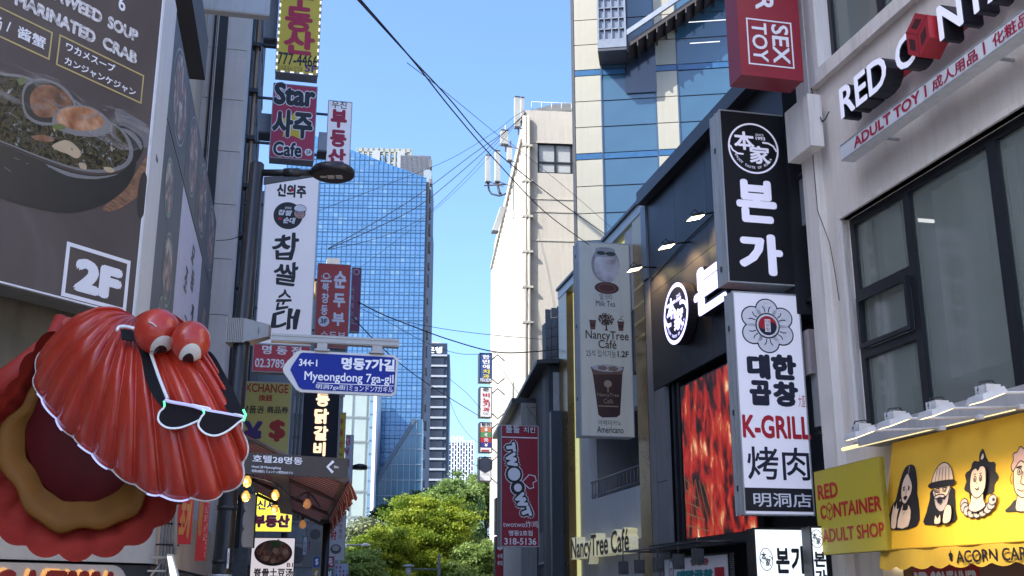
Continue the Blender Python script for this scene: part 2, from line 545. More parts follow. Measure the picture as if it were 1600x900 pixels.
xn0 = S.L(1468, 55, y0)[0]
solid_word(S, 'NTAINER', xn0, xn0 + (xb-xa)/3*7.3, za, zc, y0, 0.3, 0.035, lit_white, INK)
m = MB(); m.box(xa+0.2, xn0+4, y0+0.303, y0+0.36, (za+zc)/2-0.08, (za+zc)/2+0.12)
S.part('mounting_rail', m, redcube)

S = Thing('strip_light_box', 'long slim white light box with red ADULT TOY lettering below the channel letters', 'sign', RC, 1315, 252)
yf = -0.46
xa, za = S.L(1315, 252, yf); zc = S.L(1313, 227, yf)[1]; H = zc-za
m = MB(); m.box(xa, xa+9, yf, yf+0.22, za, zc)
S.part('box_body', m, mat('strip_box', (0.72, 0.74, 0.76), rough=0.35, var=0.1, scale=1.5, streak=0.25))
m = MB(); m.box(xa-0.004, xa+9, yf-0.008, yf-0.001, za, za+0.02); m.box(xa-0.004, xa+9, yf-0.008, yf-0.001, zc-0.02, zc)
S.part('frame_edge', m, ALU)
m = MB()
segs = [('ADULT TOY', 1335, 232, 1439, 160), ('|', 1446, 152, 1449, 150), ('成人用品', 1458, 145, 1529, 95), ('|', 1538, 88, 1541, 86), ('化粧品', 1553, 78, 1610, 35)]
for b, p0, q0, p1, q1 in segs:
    m.text(b, S.L(p0, q0, yf)[0], za+H*0.17, S.L(p1, q1, yf)[0], za+H*0.83, yf-0.006, 0, bold=0.03 if b[0] < 'z' else 0.02)
S.part('lettering', m, mat('strip_red', (0.40, 0.01, 0.05)))
m = MB()
for k in (0.9, 3.6, 6.3): m.box(xa+k, xa+k+0.05, yf+0.222, -0.002, za+0.02, za+0.05)
S.part('bracket', m, ALU)

# loose cable on the wall
m = MB(); pts = [RC.pt(*RC.uv(1284, 140), -0.2)]
for a, b in ((1290, 170), (1299, 187), (1301, 192), (1306, 188), (1312, 176)): pts.append(RC.pt(*RC.uv(a, b), -0.2))
m.tube(pts, 0.012, 6)
for_w = m.build('wall_cable', CABLE); tag(for_w, 'thin black cable sagging beside the first channel letter', 'cable')
m = MB(); pts = []
for a, b in ((1281, 145), (1285, 250), (1292, 330), (1303, 380), (1312, 430), (1318, 470)): pts.append(RC.pt(*RC.uv(a, b), -0.18 if a < 1300 else -0.08))
m.tube(pts, 0.007, 5)
tag(m.build('wall_cable', CABLE), 'thin wire running down the stucco pilaster to the big window', 'cable')

# ------------------------------------------------------------------ awning with caricatures
yel = mat('awning_yellow', (0.72, 0.42, 0.03), rough=0.7, var=0.10, scale=1.2, bump=0.25, fine=4)
S = Thing('shop_awning', 'yellow awning printed with four black line caricatures above the shop', 'awning', RC, 1385, 860)
oy_t, oy_b = -0.30, -0.62
tx, tz = S.L(1390, 693, oy_t); bx, bz = S.L(1383, 860, oy_b)
SLOPE = (oy_b-oy_t)/(tz-bz)       # y change per metre down
x0 = (tx+bx)/2
ph = tz-bz
AW = 8.0
m = MB(); nx = 40; nz = 10; vs = []; fs = []
for j in range(nz+1):
    for i in range(nx+1):
        xx = x0 + AW*i/nx; zz = bz + ph*j/nz
        sag = 0.004*sin(xx*5.1+j*.4) + 0.003*sin(j*1.7+xx*2)
        vs.append((xx, oy_b + (oy_t-oy_b)*j/nz + sag*(1 if 0 < j < nz else 0), zz))
for j in range(nz):
    for i in range(nx): fs.append((j*(nx+1)+i, j*(nx+1)+i+1, (j+1)*(nx+1)+i+1, (j+1)*(nx+1)+i))
m._add(vs, fs, 0, True)
m._add([(x0, oy_b, bz), (x0, oy_t, tz), (x0, -0.01, tz), (x0, -0.01, bz)], [(0, 1, 2, 3)])
S.part('awning_panel', m, yel)
m = MB()
m.tube([(x0, oy_b-0.01, bz), (x0+AW, oy_b-0.01, bz)], 0.018, 6)
S.part('front_bar', m, yel)
# scalloped valance
vz = S.L(1383, 893, oy_b)[1]; vh = bz-vz
m = MB(); vs = []; n = 160
for i in range(n+1):
    xx = x0 - 0.02 + AW*i/n
    sc = 0.05*(1-abs(sin(pi*xx/0.42)))
    yy = oy_b - 0.02 + 0.015*sin(xx*7)
    vs += [(xx, yy, bz-0.01), (xx, yy-0.03, vz + sc - 0.02 + 0.03)]
m._add(vs, [(2*i, 2*i+1, 2*i+3, 2*i+2) for i in range(n)], 0, True)
S.part('valance', m, mat('valance_yellow', (0.52, 0.34, 0.04), rough=0.8, var=0.2, scale=2.5, bump=0.3, fine=5))
m = MB()
def AX(px, py, off=oy_b): return S.L(px, py, off)
a = AX(1501, 880); b = AX(1610, 848)
zz0 = a[1]+0.0; th = AX(1501, 863)[1]-zz0
m.text('ACORN CARICATURES', a[0], zz0, a[0]+ (b[0]-a[0])*1.75, zz0+th*1.15, oy_b-0.055, 0, bold=0.02)
c = AX(1492, 873); r = th*0.42
m.ell(c[0], c[1]+r*0.1, r*0.62, r*0.9, oy_b-0.056, m=0); m.ell(c[0], c[1]+r*0.85, r*0.8, r*0.5, oy_b-0.058, m=0)
m.stroke([(c[0], c[1]+r*1.2), (c[0]+0.01, c[1]+r*1.8)], 0.02, oy_b-0.058)
S.part('lettering', m, INK)
# caricatures: drawn in a unit frame, x 0..1, z 0..1 of the figure box, laid on the sloped panel
CRM = mat('print_cream', (0.74, 0.55, 0.42), rough=0.7); GRYP = mat('print_grey', (0.42, 0.36, 0.38), rough=0.7); PINKP = mat('print_pink', (0.66, 0.40, 0.32), rough=0.7)
class Fig:
    def __init__(s, bl, tr, w=None):
        a = S.L(*bl, (oy_t+oy_b)/2-0.1); b = S.L(*tr, (oy_t+oy_b)/2)
        s.x0, s.z0, s.x1, s.z1 = a[0], a[1], b[0], b[1]; s.m = MB(); s.k = 0
    def c(s, p): return (s.x0+(s.x1-s.x0)*p[0], s.z0+(s.z1-s.z0)*p[1])
    def lay(s):
        s.k += 1; return -0.010-0.0012*s.k
    def put(s, pts, mi):
        y = s.lay(); q = [s.c(p) for p in pts]
        s.m._add([(x, oy_b+(oy_t-oy_b)*(z-bz)/ph+y, z) for x, z in q], [list(range(len(q)))], mi)
    def poly(s, pts, mi, out=True, n=3, w=0.014):
        # smooth closed outline
        P = [Vector(p) for p in pts]; Q = []
        N = len(P)
        for i in range(N):
            p0, p1, p2, p3 = P[i-1], P[i], P[(i+1) % N], P[(i+2) % N]
            for k in range(n):
                t = k/n
                Q.append(tuple(0.5*((2*p1)+(-p0+p2)*t+(2*p0-5*p1+4*p2-p3)*t*t+(-p0+3*p1-3*p2+p3)*t**3)))
        s.put(Q, mi)
        if out: s.line(Q+[Q[0]], w)
    def line(s, pts, w=0.014, mi=0):
        y = s.lay(); q = [s.c(p) for p in pts]; b = len(s.m.v)
        t = MB(); t.stroke(q, w, 0, mi)
        s.m._add([(v[0], oy_b+(oy_t-oy_b)*(v[2]-bz)/ph+y, v[2]) for v in t.v], t.f, mi)
    def circ(s, cx, cz, rx, rz, mi, out=False, n=16):
        pts = [(cx+rx*cos(2*pi*k/n), cz+rz*sin(2*pi*k/n)) for k in range(n)]
        s.put(pts, mi)
        if out: s.line(pts+[pts[0]], 0.013)
    def done(s, label):
        o = S.part('caricature', s.m, [INK, CRM, GRYP, PINKP]); o['label'] = label
F1 = Fig((1390, 826), (1434, 722))
F1.poly([(0, 0), (0.02, .35), (.15, .45), (.25, .75), (.38, .95), (.55, 1), (.75, .95), (.88, .7), (.92, .5), (1, .35), (1, 0)], 0, False)
F1.poly([(.3, 0), (.35, .25), (.45, .38), (.45, .28), (.62, .28), (.62, .36), (.75, .25), (.7, .0)], 1, True, 2)
F1.poly([(.40, .42), (.34, .55), (.36, .72), (.5, .86), (.62, .78), (.72, .65), (.70, .52), (.58, .40), (.5, .37)], 1)
F1.poly([(.05, .14), (.08, .30), (.12, .42), (.16, .32), (.22, .42), (.26, .30), (.33, .34), (.28, .18), (.26, .0), (.1, .0)], 1)
F1.line([(.56, .85), (.57, .98)], 0.008, 1)
F1.line([(.40, .63), (.48, .65)], 0.016); F1.line([(.58, .65), (.66, .62)], 0.016)
F1.circ(.45, .60, .025, .022, 0); F1.circ(.62, .60, .025, .022, 0)
F1.poly([(.46, .47), (.54, .50), (.6, .48), (.54, .43)], 0, False)
F1.line([(.53, .62), (.56, .53), (.53, .52)], 0.008)
F1.line([(.36, .45), (.37, .42)], .02, 1)
F1.line([(.45, .30), (.53, .20), (.62, .30)], 0.008)
F1.done('caricature of a woman with long straight black hair waving')
F2 = Fig((1446, 820), (1492, 715))
F2.poly([(0, 0), (.02, .2), (.1, .4), (.15, .55), (.85, .55), (.95, .4), (1, .2), (1, 0)], 0, False)
F2.poly([(.22, .55), (.25, .42), (.35, .25), (.55, .18), (.72, .28), (.76, .45), (.78, .56)], 2)
F2.poly([(.28, .50), (.27, .62), (.75, .62), (.74, .48), (.62, .40), (.4, .40)], 1)
F2.poly([(.18, .62), (.16, .75), (.28, .90), (.5, .97), (.72, .90), (.84, .75), (.82, .62)], 1)   # plain knitted hat
for k in range(5): F2.line([(.26+.12*k, .68), (.30+.10*k, .90)], 0.010)
F2.poly([(.12, .58), (.12, .67), (.88, .67), (.88, .58)], 0, False)
F2.line([(.30, .55), (.46, .56)], .01); F2.line([(.55, .56), (.70, .55)], .01)
F2.circ(.38, .53, .055, .03, 1, True); F2.circ(.62, .53, .055, .03, 1, True); F2.circ(.38, .53, .018, .015, 0); F2.circ(.62, .53, .018, .015, 0)
F2.line([(.49, .53), (.46, .46), (.52, .455)], .009)
F2.poly([(.32, .43), (.5, .46), (.68, .43), (.62, .39), (.5, .41), (.38, .39)], 2)
F2.circ(.5, .36, .07, .045, 0)
F2.poly([(.68, .0), (.70, .2), (.80, .28), (.92, .24), (.95, .1), (.9, 0)], 1)
F2.poly([(.4, 0), (.42, .14), (.5, .08), (.58, .14), (.6, 0)], 1)
F2.done('caricature of a bearded man with glasses and a knitted hat')
F3 = Fig((1501, 812), (1556, 695))
hair = [(.5+(.42+.04*cos(9*a))*cos(a)*1.05, .55+(.30+.03*cos(9*a))*sin(a)) for a in [2*pi*k/40 for k in range(40)]]
F3.poly(hair, 0, False, 1)
F3.poly([(.44, .8), (.42, .92), (.5, 1), (.58, .92), (.62, .84), (.56, .8)], 0, False)
F3.poly([(.47, .86), (.52, .93), (.55, .87), (.5, .84)], 1, False)
for k in range(9):
    a = pi*1.0 + pi*k/8
    F3.circ(.5+.42*cos(a), .23+.16*sin(a), .11, .075, 2, True, 12)
    F3.circ(.5+.42*cos(a)+.03, .23+.16*sin(a), .035, .025, 0)
F3.poly([(.28, .14), (.33, .25), (.36, .35), (.64, .35), (.68, .25), (.74, .15), (.5, .08)], 1)
F3.poly([(.28, .52), (.31, .68), (.42, .72), (.48, .68), (.55, .74), (.68, .70), (.72, .52), (.68, .36), (.5, .28), (.33, .37)], 1)
for sx_ in (.42, .58): F3.circ(sx_, .56, .035, .04, 1, True); F3.circ(sx_, .555, .016, .022, 0); F3.line([(sx_-.04, .625), (sx_+.03, .635)], .01)
F3.line([(.45, .43), (.5, .40), (.56, .43)], .014); F3.line([(.50, .52), (.48, .49), (.52, .485)], .007)
F3.done('caricature of a curly haired woman in a flower ruff')
F4 = Fig((1572, 800), (1625, 690))
F4.poly([(0, 0), (.12, .1), (.28, .18), (.8, .18), (1, .08), (1, 0)], 0, False)
F4.poly([(.30, 0), (.30, .2), (.34, .3), (.7, .3), (.72, .2), (.74, 0)], 1)
F4.poly([(.18, .45), (.16, .62), (.22, .78), (.5, .85), (.78, .78), (.84, .6), (.80, .4), (.6, .22), (.42, .20), (.24, .30)], 1)
F4.poly([(.14, .62), (.08, .72), (.14, .80), (.12, .90), (.24, .92), (.32, 1), (.44, .95), (.56, 1), (.66, .94), (.8, .94), (.86, .84), (.90, .72), (.84, .66), (.76, .74), (.6, .76), (.48, .73), (.36, .77), (.26, .72)], 3)
for sx_ in (.34, .60): F4.circ(sx_, .60, .06, .05, 1, True); F4.circ(sx_, .60, .025, .03, 0); F4.line([(sx_-.09, .67), (sx_+.07, .68)], .02)
F4.line([(.46, .6), (.40, .42), (.50, .38), (.54, .42)], .014); F4.line([(.32, .33), (.46, .29), (.6, .33)], .012); F4.line([(.14, .6), (.10, .5), (.16, .42)], .012)
F4.done('caricature of a man with short curly hair')
AWN = S

# yellow shop board left of the awning
yb = mat('board_yellow', (0.60, 0.48, 0.035), rough=0.5, var=0.10, scale=1.2)
yred = mat('board_red', (0.55, 0.02, 0.015), rough=0.5)
PB = Plane(1383, 862, 15.9, 487)
S = Thing('shop_board', 'yellow board with red RED CONTAINER ADULT SHOP lettering left of the awning', 'sign', PB, 1281, 868)
x0_, x1_ = S.L(1281, 868)[0], S.L(1384, 862)[0]; z1_ = (S.L(1266, 738)[1] + S.L(1385, 711)[1])/2
m = MB(); m.box(x0_, x1_, 0, 0.1, 0, z1_); S.part('board', m, yb)
m = MB(); m.frame(x0_, x1_, 0.0, z1_, 0.012, -0.002, 0.102); S.part('board_edge', m, mat('yellow_edge', (0.45, 0.36, 0.04)))
m = MB()
S.txt(m, 'RED', (1279, 782), (1308, 752), bold=0.03)
ax, az = S.L(1283, 812); bx2, _ = S.L(1379, 800); tz2 = S.L(1379, 773)[1]
W_ = bx2-ax; zt2 = az + (tz2-az)*1.0
m.text('C', ax, az, ax+W_*0.10, zt2, -0.004, bold=0.03); m.text('NTAINER', ax+W_*0.235, az, bx2, zt2, -0.004, bold=0.03)
cube_logo(m, ax+W_*0.165, (az+zt2)/2, (zt2-az)*0.62, -0.004, 0, 0.022)
S.txt(m, 'ADULT SHOP', (1286, 848), (1381, 815), bold=0.02)
S.part('lettering', m, yred)

# flood lights over the awning
flood_w = mat('flood_white', (0.6, 0.6, 0.6), rough=0.35, var=0.15)
warm = mat('warm_lamp_face', (0.9, 0.75, 0.45), emit=1.6, ecol=(1.0, 0.72, 0.30))
first = None
for i, (hx, hy, ex, ey) in enumerate([(1350, 672, 1476, 669), (1404, 653, 1535, 652), (1470, 637, 1600, 636), (1545, 614, 1700, 612)]):
    lab = ['leftmost white flood light arm at the window corner', 'second flood light arm from the window corner', 'third flood light arm from the window corner', 'rightmost visible flood light arm, by the photo edge'][i]
    S = Thing('flood_light', lab, 'lamp', RC, ex, ey, group='flood lights above the yellow awning')
    e = S.L(ex, ey, -0.46); h = S.L(hx, hy, -1.15)
    # true geometry: arm sticks straight out from the gutter box, tilted a little
    xx = S.L(ex-6, ey, -0.5)[0]; zz = S.L(ex-6, ey, -0.5)[1]
    yo = -0.5
    for t in range(60):
        yo -= 0.02
        a = S.L(hx, hy, yo)
        if a[0] >= xx: break
    hz = a[1]
    m = MB(); m.tube([(xx, -0.5, zz), (xx, yo+0.1, hz)], 0.016, 8); S.part('arm', m, flood_w)
    m = MB(); m.box(xx-0.05, xx+0.05, -0.53, -0.455, zz-0.03, zz+0.03); S.part('foot', m, flood_w)
    m = MB()
    m.hexa([(xx-0.16, yo-0.22, hz-0.13), (xx+0.16, yo-0.22, hz-0.13), (xx+0.13, yo+0.12, hz-0.01), (xx-0.13, yo+0.12, hz-0.01),
            (xx-0.13, yo-0.20, hz-0.05), (xx+0.13, yo-0.20, hz-0.05), (xx+0.10, yo+0.10, hz+0.06), (xx-0.10, yo+0.10, hz+0.06)])
    for k in range(4): m.box(xx-0.10+k*0.06, xx-0.08+k*0.06, yo-0.12, yo+0.06, hz-0.02, hz+0.075)
    ho = S.part('lamp_head', m, flood_w)
    m = MB(); m._add([(xx-0.14, yo-0.20, hz-0.131), (xx+0.14, yo-0.20, hz-0.131), (xx+0.12, yo+0.10, hz-0.022), (xx-0.12, yo+0.10, hz-0.022)], [(0, 3, 2, 1)])
    S.part('lamp_glass', m, warm, parent=ho)
    m = MB(); m.tube([(xx-0.05, yo-0.12, hz+0.02), (xx-0.06, yo-0.08, hz+0.12), (xx-0.02, yo+0.05, hz+0.14), (xx, yo+0.12, hz+0.05)], 0.01, 6)
    S.part('power_lead', m, CABLE, parent=ho)
    ld = bpy.data.lights.new('flood_light_lamp', 'SPOT'); ld.energy = 45; ld.color = (1, .80, .48); ld.spot_size = radians(120); ld.spot_blend = .9; ld.shadow_soft_size = .12
    lo = bpy.data.objects.new('flood_light_lamp', ld); COL.objects.link(lo); lo.parent = S.o; lo.location = (xx, yo-.02, hz-.14); lo.rotation_euler = (radians(22), 0, 0)
# strip light under the gutter box
m = MB(); p0 = RC.pt(*RC.uv(1352, 700), -0.40); p1 = p0 + RC.u*8
m.tube([p0 - Vector((0, 0, 0.035)), p1 - Vector((0, 0, 0.035))], 0.03, 10)
tag(m.build('strip_light', mat('strip_warm', (0.8, 0.72, 0.5), emit=0.35, ecol=(1.0, 0.85, 0.45))), 'warm tube light running under the grey gutter above the awning', 'lamp')

# under the awning: bulbs, pelmet with RED CONTAINER
S = Thing('shop_pelmet', 'red pelmet with white RED CONTAINER script under the scalloped awning edge', 'sign', RC, 1440, 905)
x0_, zz = S.L(1440, 905); x1_ = x0_+5
ztop = S.L(1440, 888)[1]
m = MB(); m.box(x0_, x0_+1.5, -0.12, -0.03, zz-0.35, ztop+0.12); m.box(x0_+1.5, x1_, -0.12, -0.03, zz-0.35, ztop+0.1, 1)
S.part('board', m, [mat('pelmet_red', (0.40, 0.02, 0.02)), mat('shop_brown', (0.22, 0.12, 0.08))])
m = MB(); m.text('RED CONTAINER', x0_+0.02, zz-0.16, x0_+1.45, zz+0.10, -0.126, bold=0.05); S.part('lettering', m, WPRINT)
for i, (bx_, by_, rr) in enumerate([(1366, 886, 0.11), (1383, 877, 0.07), (1345, 888, 0.05)]):
    P_ = RC.pt(*RC.uv(bx_, by_), 0.3)
    S = Thing('globe_lamp', ['largest glowing globe lamp inside the shop under the yellow board', 'glowing globe lamp half hidden by the awning corner', 'small dim globe lamp deepest inside the shop'][i], 'lamp', loc=tuple(P_), group='globe lamps inside the shop')
    m = MB(); m.sphere((0, 0, 0), rr); S.part('globe', m, mat('globe_glow', (1, 0.85, 0.6), emit=2.2, ecol=(1, 0.80, 0.42)) if i < 2 else mat('globe_dim', (0.6, 0.4, 0.25), emit=0.3))
    m = MB(); m.tube([(0, 0, rr*0.95), (0, 0, 0.6)], 0.012, 6); m.lathe([(0.03, 0), (0.025, 0.06)], 0, 0, rr*0.9, 10); S.part('cord', m, BLACKM)
# shop interior dark wall below the yellow board
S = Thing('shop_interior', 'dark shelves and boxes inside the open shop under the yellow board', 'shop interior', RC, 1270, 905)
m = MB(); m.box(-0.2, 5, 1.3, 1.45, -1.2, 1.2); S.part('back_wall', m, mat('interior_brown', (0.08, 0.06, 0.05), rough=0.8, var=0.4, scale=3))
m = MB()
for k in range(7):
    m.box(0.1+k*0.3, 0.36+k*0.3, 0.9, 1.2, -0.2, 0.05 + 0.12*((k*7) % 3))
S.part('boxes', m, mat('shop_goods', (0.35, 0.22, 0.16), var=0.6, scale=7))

# ================================================================== blade signs, right
def box_sign(name, label, bl, tr, Y, depth, face, side, tl=None, br=None, group=None, frame_t=0.025, vpx=8755, cat='sign', lips=True):
    """frontal light box: bl, tr are photo corners of its front face"""
    P = frontal(*bl, Y, vpx)
    S = Thing(name, label, cat, P, *bl, group=group)
    cs = [S.L(*bl), S.L(*tr)]
    if tl: cs.append(S.L(*tl))
    if br: cs.append(S.L(*br))
    x0 = sum(c[0] for c in (cs[0], S.L(*tl) if tl else cs[0]))/2; x1 = sum(c[0] for c in (cs[1], S.L(*br) if br else cs[1]))/2
    z1 = sum(c[1] for c in (cs[1], S.L(*tl) if tl else cs[1]))/2; z0 = sum(c[1] for c in (cs[0], S.L(*br) if br else cs[0]))/2
    m = MB(); m.box(x0+0.01, x1-0.01, 0.012, depth, z0+0.01, z1-0.01); S.part('box_body', m, side)
    m = MB(); m.box(x0+frame_t*.6, x1-frame_t*.6, 0.0, 0.011, z0+frame_t*.6, z1-frame_t*.6); S.part('face', m, face)
    m = MB(); m.frame(x0, x1, z0, z1, frame_t, -0.008, 0.05)
    if lips:
        m.box(x0-0.006, x0+0.005, depth*0.42, depth*0.48, z0, z1); m.box(x0-0.006, x0+0.005, depth-0.03, depth+0.004, z0, z1)
    S.part('frame', m, ALU if lips else side)
    S.x0, S.x1, S.zz0, S.zz1 = x0, x1, z0, z1
    return S
def hinges(S, depth, zs):
    m = MB()
    for z in zs: m.box(S.x0-0.012, S.x0-0.002, depth*0.5, depth*0.66, z, z+0.1)
    S.part('latch', m, BLACKM)

blackface = mat('black_sign_face', (0.014, 0.014, 0.017), spec=.3, rough=0.45, var=0.2, scale=1)
alu_side = mat('sign_side_aluminium', (0.50, 0.53, 0.54), rough=0.45, metal=0.2, var=0.12, scale=2, streak=0.3)
lilac = mat('lilac_print', (0.62, 0.61, 0.74), rough=0.5, var=0.03, emit=0.12, ecol=(.8, .8, 1))
def bonga_emblem(m, cx, cz, r, y, mi=0, t=None, full=True, rz=None):
    rz = rz or r; t = t or r*0.07
    m.ring(cx, cz, r, rz, t, y, mi)
    m.text('本', cx-r*0.78, cz-rz*0.10, cx+r*0.05, cz+rz*0.66, y-0.001, mi, bold=0.03)
    m.text('家', cx-r*0.18, cz-rz*0.62, cx+r*0.66, cz+rz*0.12, y-0.001, mi, bold=0.03)
    if full:
        m.text('SINCE', cx+r*0.12, cz+rz*0.53, cx+r*0.45, cz+rz*0.62, y-0.001, mi)
        m.text('1993', cx+r*0.12, cz+rz*0.36, cx+r*0.5, cz+rz*0.5, y-0.001, mi, bold=0.02)
        s_ = "ENJOY TASTE OF KOREA"
        for i, ch in enumerate(s_):
            if ch == ' ': continue
            a = pi*1.13 + (pi*0.70)*i/(len(s_)-1)
            ca, sa = cos(a), sin(a); R = 0.83
            g_, f_ = glyphs(ch, 0.02, False, 0)
            h = r*0.13; mid = sum(v[0] for v in g_)/len(g_)
            rot = a + pi/2
            m._add([(cx + r*R*ca + ((v[0]-mid)*cos(rot)-v[1]*sin(rot))*h, y-0.001, cz + rz*R*sa + ((v[0]-mid)*sin(rot)+v[1]*cos(rot))*h*rz/r) for v in g_], f_, mi)
    m.stroke([(cx-r*0.95, cz+rz*0.05), (cx-r*0.85, cz-rz*0.14), (cx-r*0.66, cz-rz*0.26), (cx-r*0.42, cz-rz*0.27)], t, y-0.001, mi)
    m.stroke([(cx+r*0.95, cz-rz*0.05), (cx+r*0.82, cz+rz*0.16), (cx+r*0.62, cz+rz*0.26), (cx+r*0.38, cz+rz*0.27)], t, y-0.001, mi)

SB = box_sign('blade_sign', 'tall black light box with white 본가 and round emblem on its face', (1138, 440), (1224, 181), 18.8, 0.45, blackface, alu_side, tl=(1123, 170), br=(1245, 448))
hinges(SB, 0.45, [0.25, 2.55])
m = MB()
c = SB.L(1177, 232); r = SB.L(1215, 236)[0]-c[0]
bonga_emblem(m, c[0], c[1], r, -0.006, 0)
SB.part('emblem', m, lilac)
m = MB()
SB.txt(m, '본', (1152, 346), (1211, 284), -0.006, bold=0.045)
SB.txt(m, '가', (1156, 428), (1221, 368), -0.006, bold=0.05)
SB.part('lettering', m, lilac)

SK = box_sign('blade_sign', 'tall white light box with flower emblem and red K-GRILL on its face', (1165, 804), (1251, 460), 18.8, 0.35, mat('lit_white_face', (0.74, 0.73, 0.80), rough=0.4, var=0.05, scale=1, emit=0.07, ecol=(0.85, 0.85, 1)), alu_side, tl=(1142, 455), br=(1271, 807))
hinges(SK, 0.35, [0.4, 1.7, 3.2])
navy = mat('navy_print', (0.012, 0.014, 0.035), rough=0.5)
m = MB()
c = SK.L(1199, 509); k = (SK.L(1242, 510)[0]-c[0])
for i in range(6):
    a = pi/2 + i*pi/3
    px_, pz_ = c[0]+cos(a)*k*0.60, c[1]+sin(a)*k*0.56
    m.ell(px_, pz_, k*0.41, k*0.38, -0.003, m=0)
for i in range(6):
    a = pi/2 + i*pi/3
    px_, pz_ = c[0]+cos(a)*k*0.60, c[1]+sin(a)*k*0.56
    m.ell(px_, pz_, k*0.365, k*0.335, -0.005, m=1)
for i in range(6):
    a = pi/2 + i*pi/3
    for s_ in (-1, 1):
        b = a + s_*0.13
        m.stroke([(c[0]+cos(b)*k*0.46, c[1]+sin(b)*k*0.46), (c[0]+cos(b)*k*0.60, c[1]+sin(b)*k*0.58), (c[0]+cos(b+s_*.08)*k*0.70, c[1]+sin(b+s_*.08)*k*0.68)], k*0.035, -0.007, 0)
m.ell(c[0], c[1], k*0.44, k*0.44, -0.009, m=0); m.ell(c[0], c[1], k*0.395, k*0.395, -0.011, m=1)
R = k*0.33
def yy_half(sign, mi):
    pts = []
    for i in range(17): a = pi*i/16; pts.append((R*cos(a), sign*R*sin(a)))
    # S curve back along the diameter
    for i in range(1, 9): a = pi*i/8; pts.append((-R + R/2*(1-cos(a)), (R/2*sin(a)*1.0)*(-1)))
    for i in range(1, 8): a = pi*i/8; pts.append((R/2*(1-cos(a)), R/2*sin(a)))
    ro = -0.3
    m.flat([(c[0]+x*cos(ro)-z*sin(ro), c[1]+x*sin(ro)+z*cos(ro)) for x, z in pts], -0.0135, mi)
yy_half(1, 2); 
m.ell(c[0], c[1], R, R, -0.0125, m=3)
m.box(c[0]-k*0.10, c[0]+k*0.10, -0.015, -0.014, c[1]-k*0.22, c[1]+k*0.22, 1)
m.text('대', c[0]-k*0.07, c[1]+k*0.08, c[0]+k*0.07, c[1]+k*0.2, -0.016, 2); m.text('한', c[0]-k*0.07, c[1]-k*0.06, c[0]+k*0.07, c[1]+k*0.06, -0.016, 3); m.text('창', c[0]-k*0.07, c[1]-k*0.20, c[0]+k*0.07, c[1]-k*0.08, -0.016, 3)
SK.part('flower_emblem', m, [navy, WHITE, REDP, navy])
m = MB()
SK.txt(m, '대', (1168, 592), (1202, 554), bold=0.066); SK.txt(m, '한', (1206, 593), (1243, 555), bold=0.066)
SK.txt(m, '곱', (1172, 633), (1204, 595), bold=0.066); SK.txt(m, '창', (1209, 635), (1246, 597), bold=0.066)
SK.txt(m, 'K-GRILL', (1161, 684), (1265, 651), m=1, bold=0.035)
SK.txt(m, '大盛', (1248, 636), (1257, 617), m=1, rot=0)
SK.txt(m, '烤肉', (1169, 749), (1263, 700), bold=0.012)
SK.part('lettering', m, [navy, mat('kgrill_red', (0.5, 0.012, 0.03))])
x0, x1, z0, z1 = SK.rect((1165, 800), (1268, 764))
m = MB(); m.box(SK.x0+0.02, SK.x1-0.02, -0.006, -0.001, z0+0.02, z1, 0); m.text('明洞店', x0+0.15, z0+0.09, x1-0.02, z1-0.08, -0.009, 1, bold=0.01)
SK.part('bottom_panel', m, [INK, WPRINT])

# red rotated sign at the top
redbox = mat('red_sign_face', (0.28, 0.018, 0.032), rough=0.4, var=0.1, scale=1)
SR = box_sign('blade_sign', 'red light box with sideways SEX TOY lettering at the top edge of the picture', (1158, 118), (1240, -170), 17.2, 0.5, redbox, redbox, br=(1248, 125), lips=False)
m = MB()
x0, x1, z0, z1 = SR.rect((1170, 100), (1236, 36))
m.frame(x0, x1, z0, z1, 0.025, -0.006, -0.001)
m.text('SEX', x0+(x1-x0)*0.54, z0+0.07, x1-0.07, z1-0.07, -0.006, rot=90, bold=0.02)
m.text('TOY', x0+0.09, z0+0.07, x0+(x1-x0)*0.44, z1-0.07, -0.006, rot=90, bold=0.02)
a = SR.L(1180, 14); b = SR.L(1206, -200)
m.text('CONTAINER', a[0], a[1], a[0]+(x1-x0)*0.42, a[1]+2.6, -0.006, rot=90, bold=0.03)
SR.part('lettering', m, WPRINT)
m = MB(); P_ = RC.pt(*RC.uv(1262, 52), -0.17)
q = Thing('red_light_box', 'plain red box mounted behind the sideways lettered red sign', 'sign', RC, 1262, 52)
m.box(-0.35, 0.0, -0.35, -0.165, 0, 3); q.part('box_body', m, redbox); m = MB(); m.box(-0.33, -0.02, -0.36, -0.351, 0.02, 2.9); q.part('face', m, redbox)

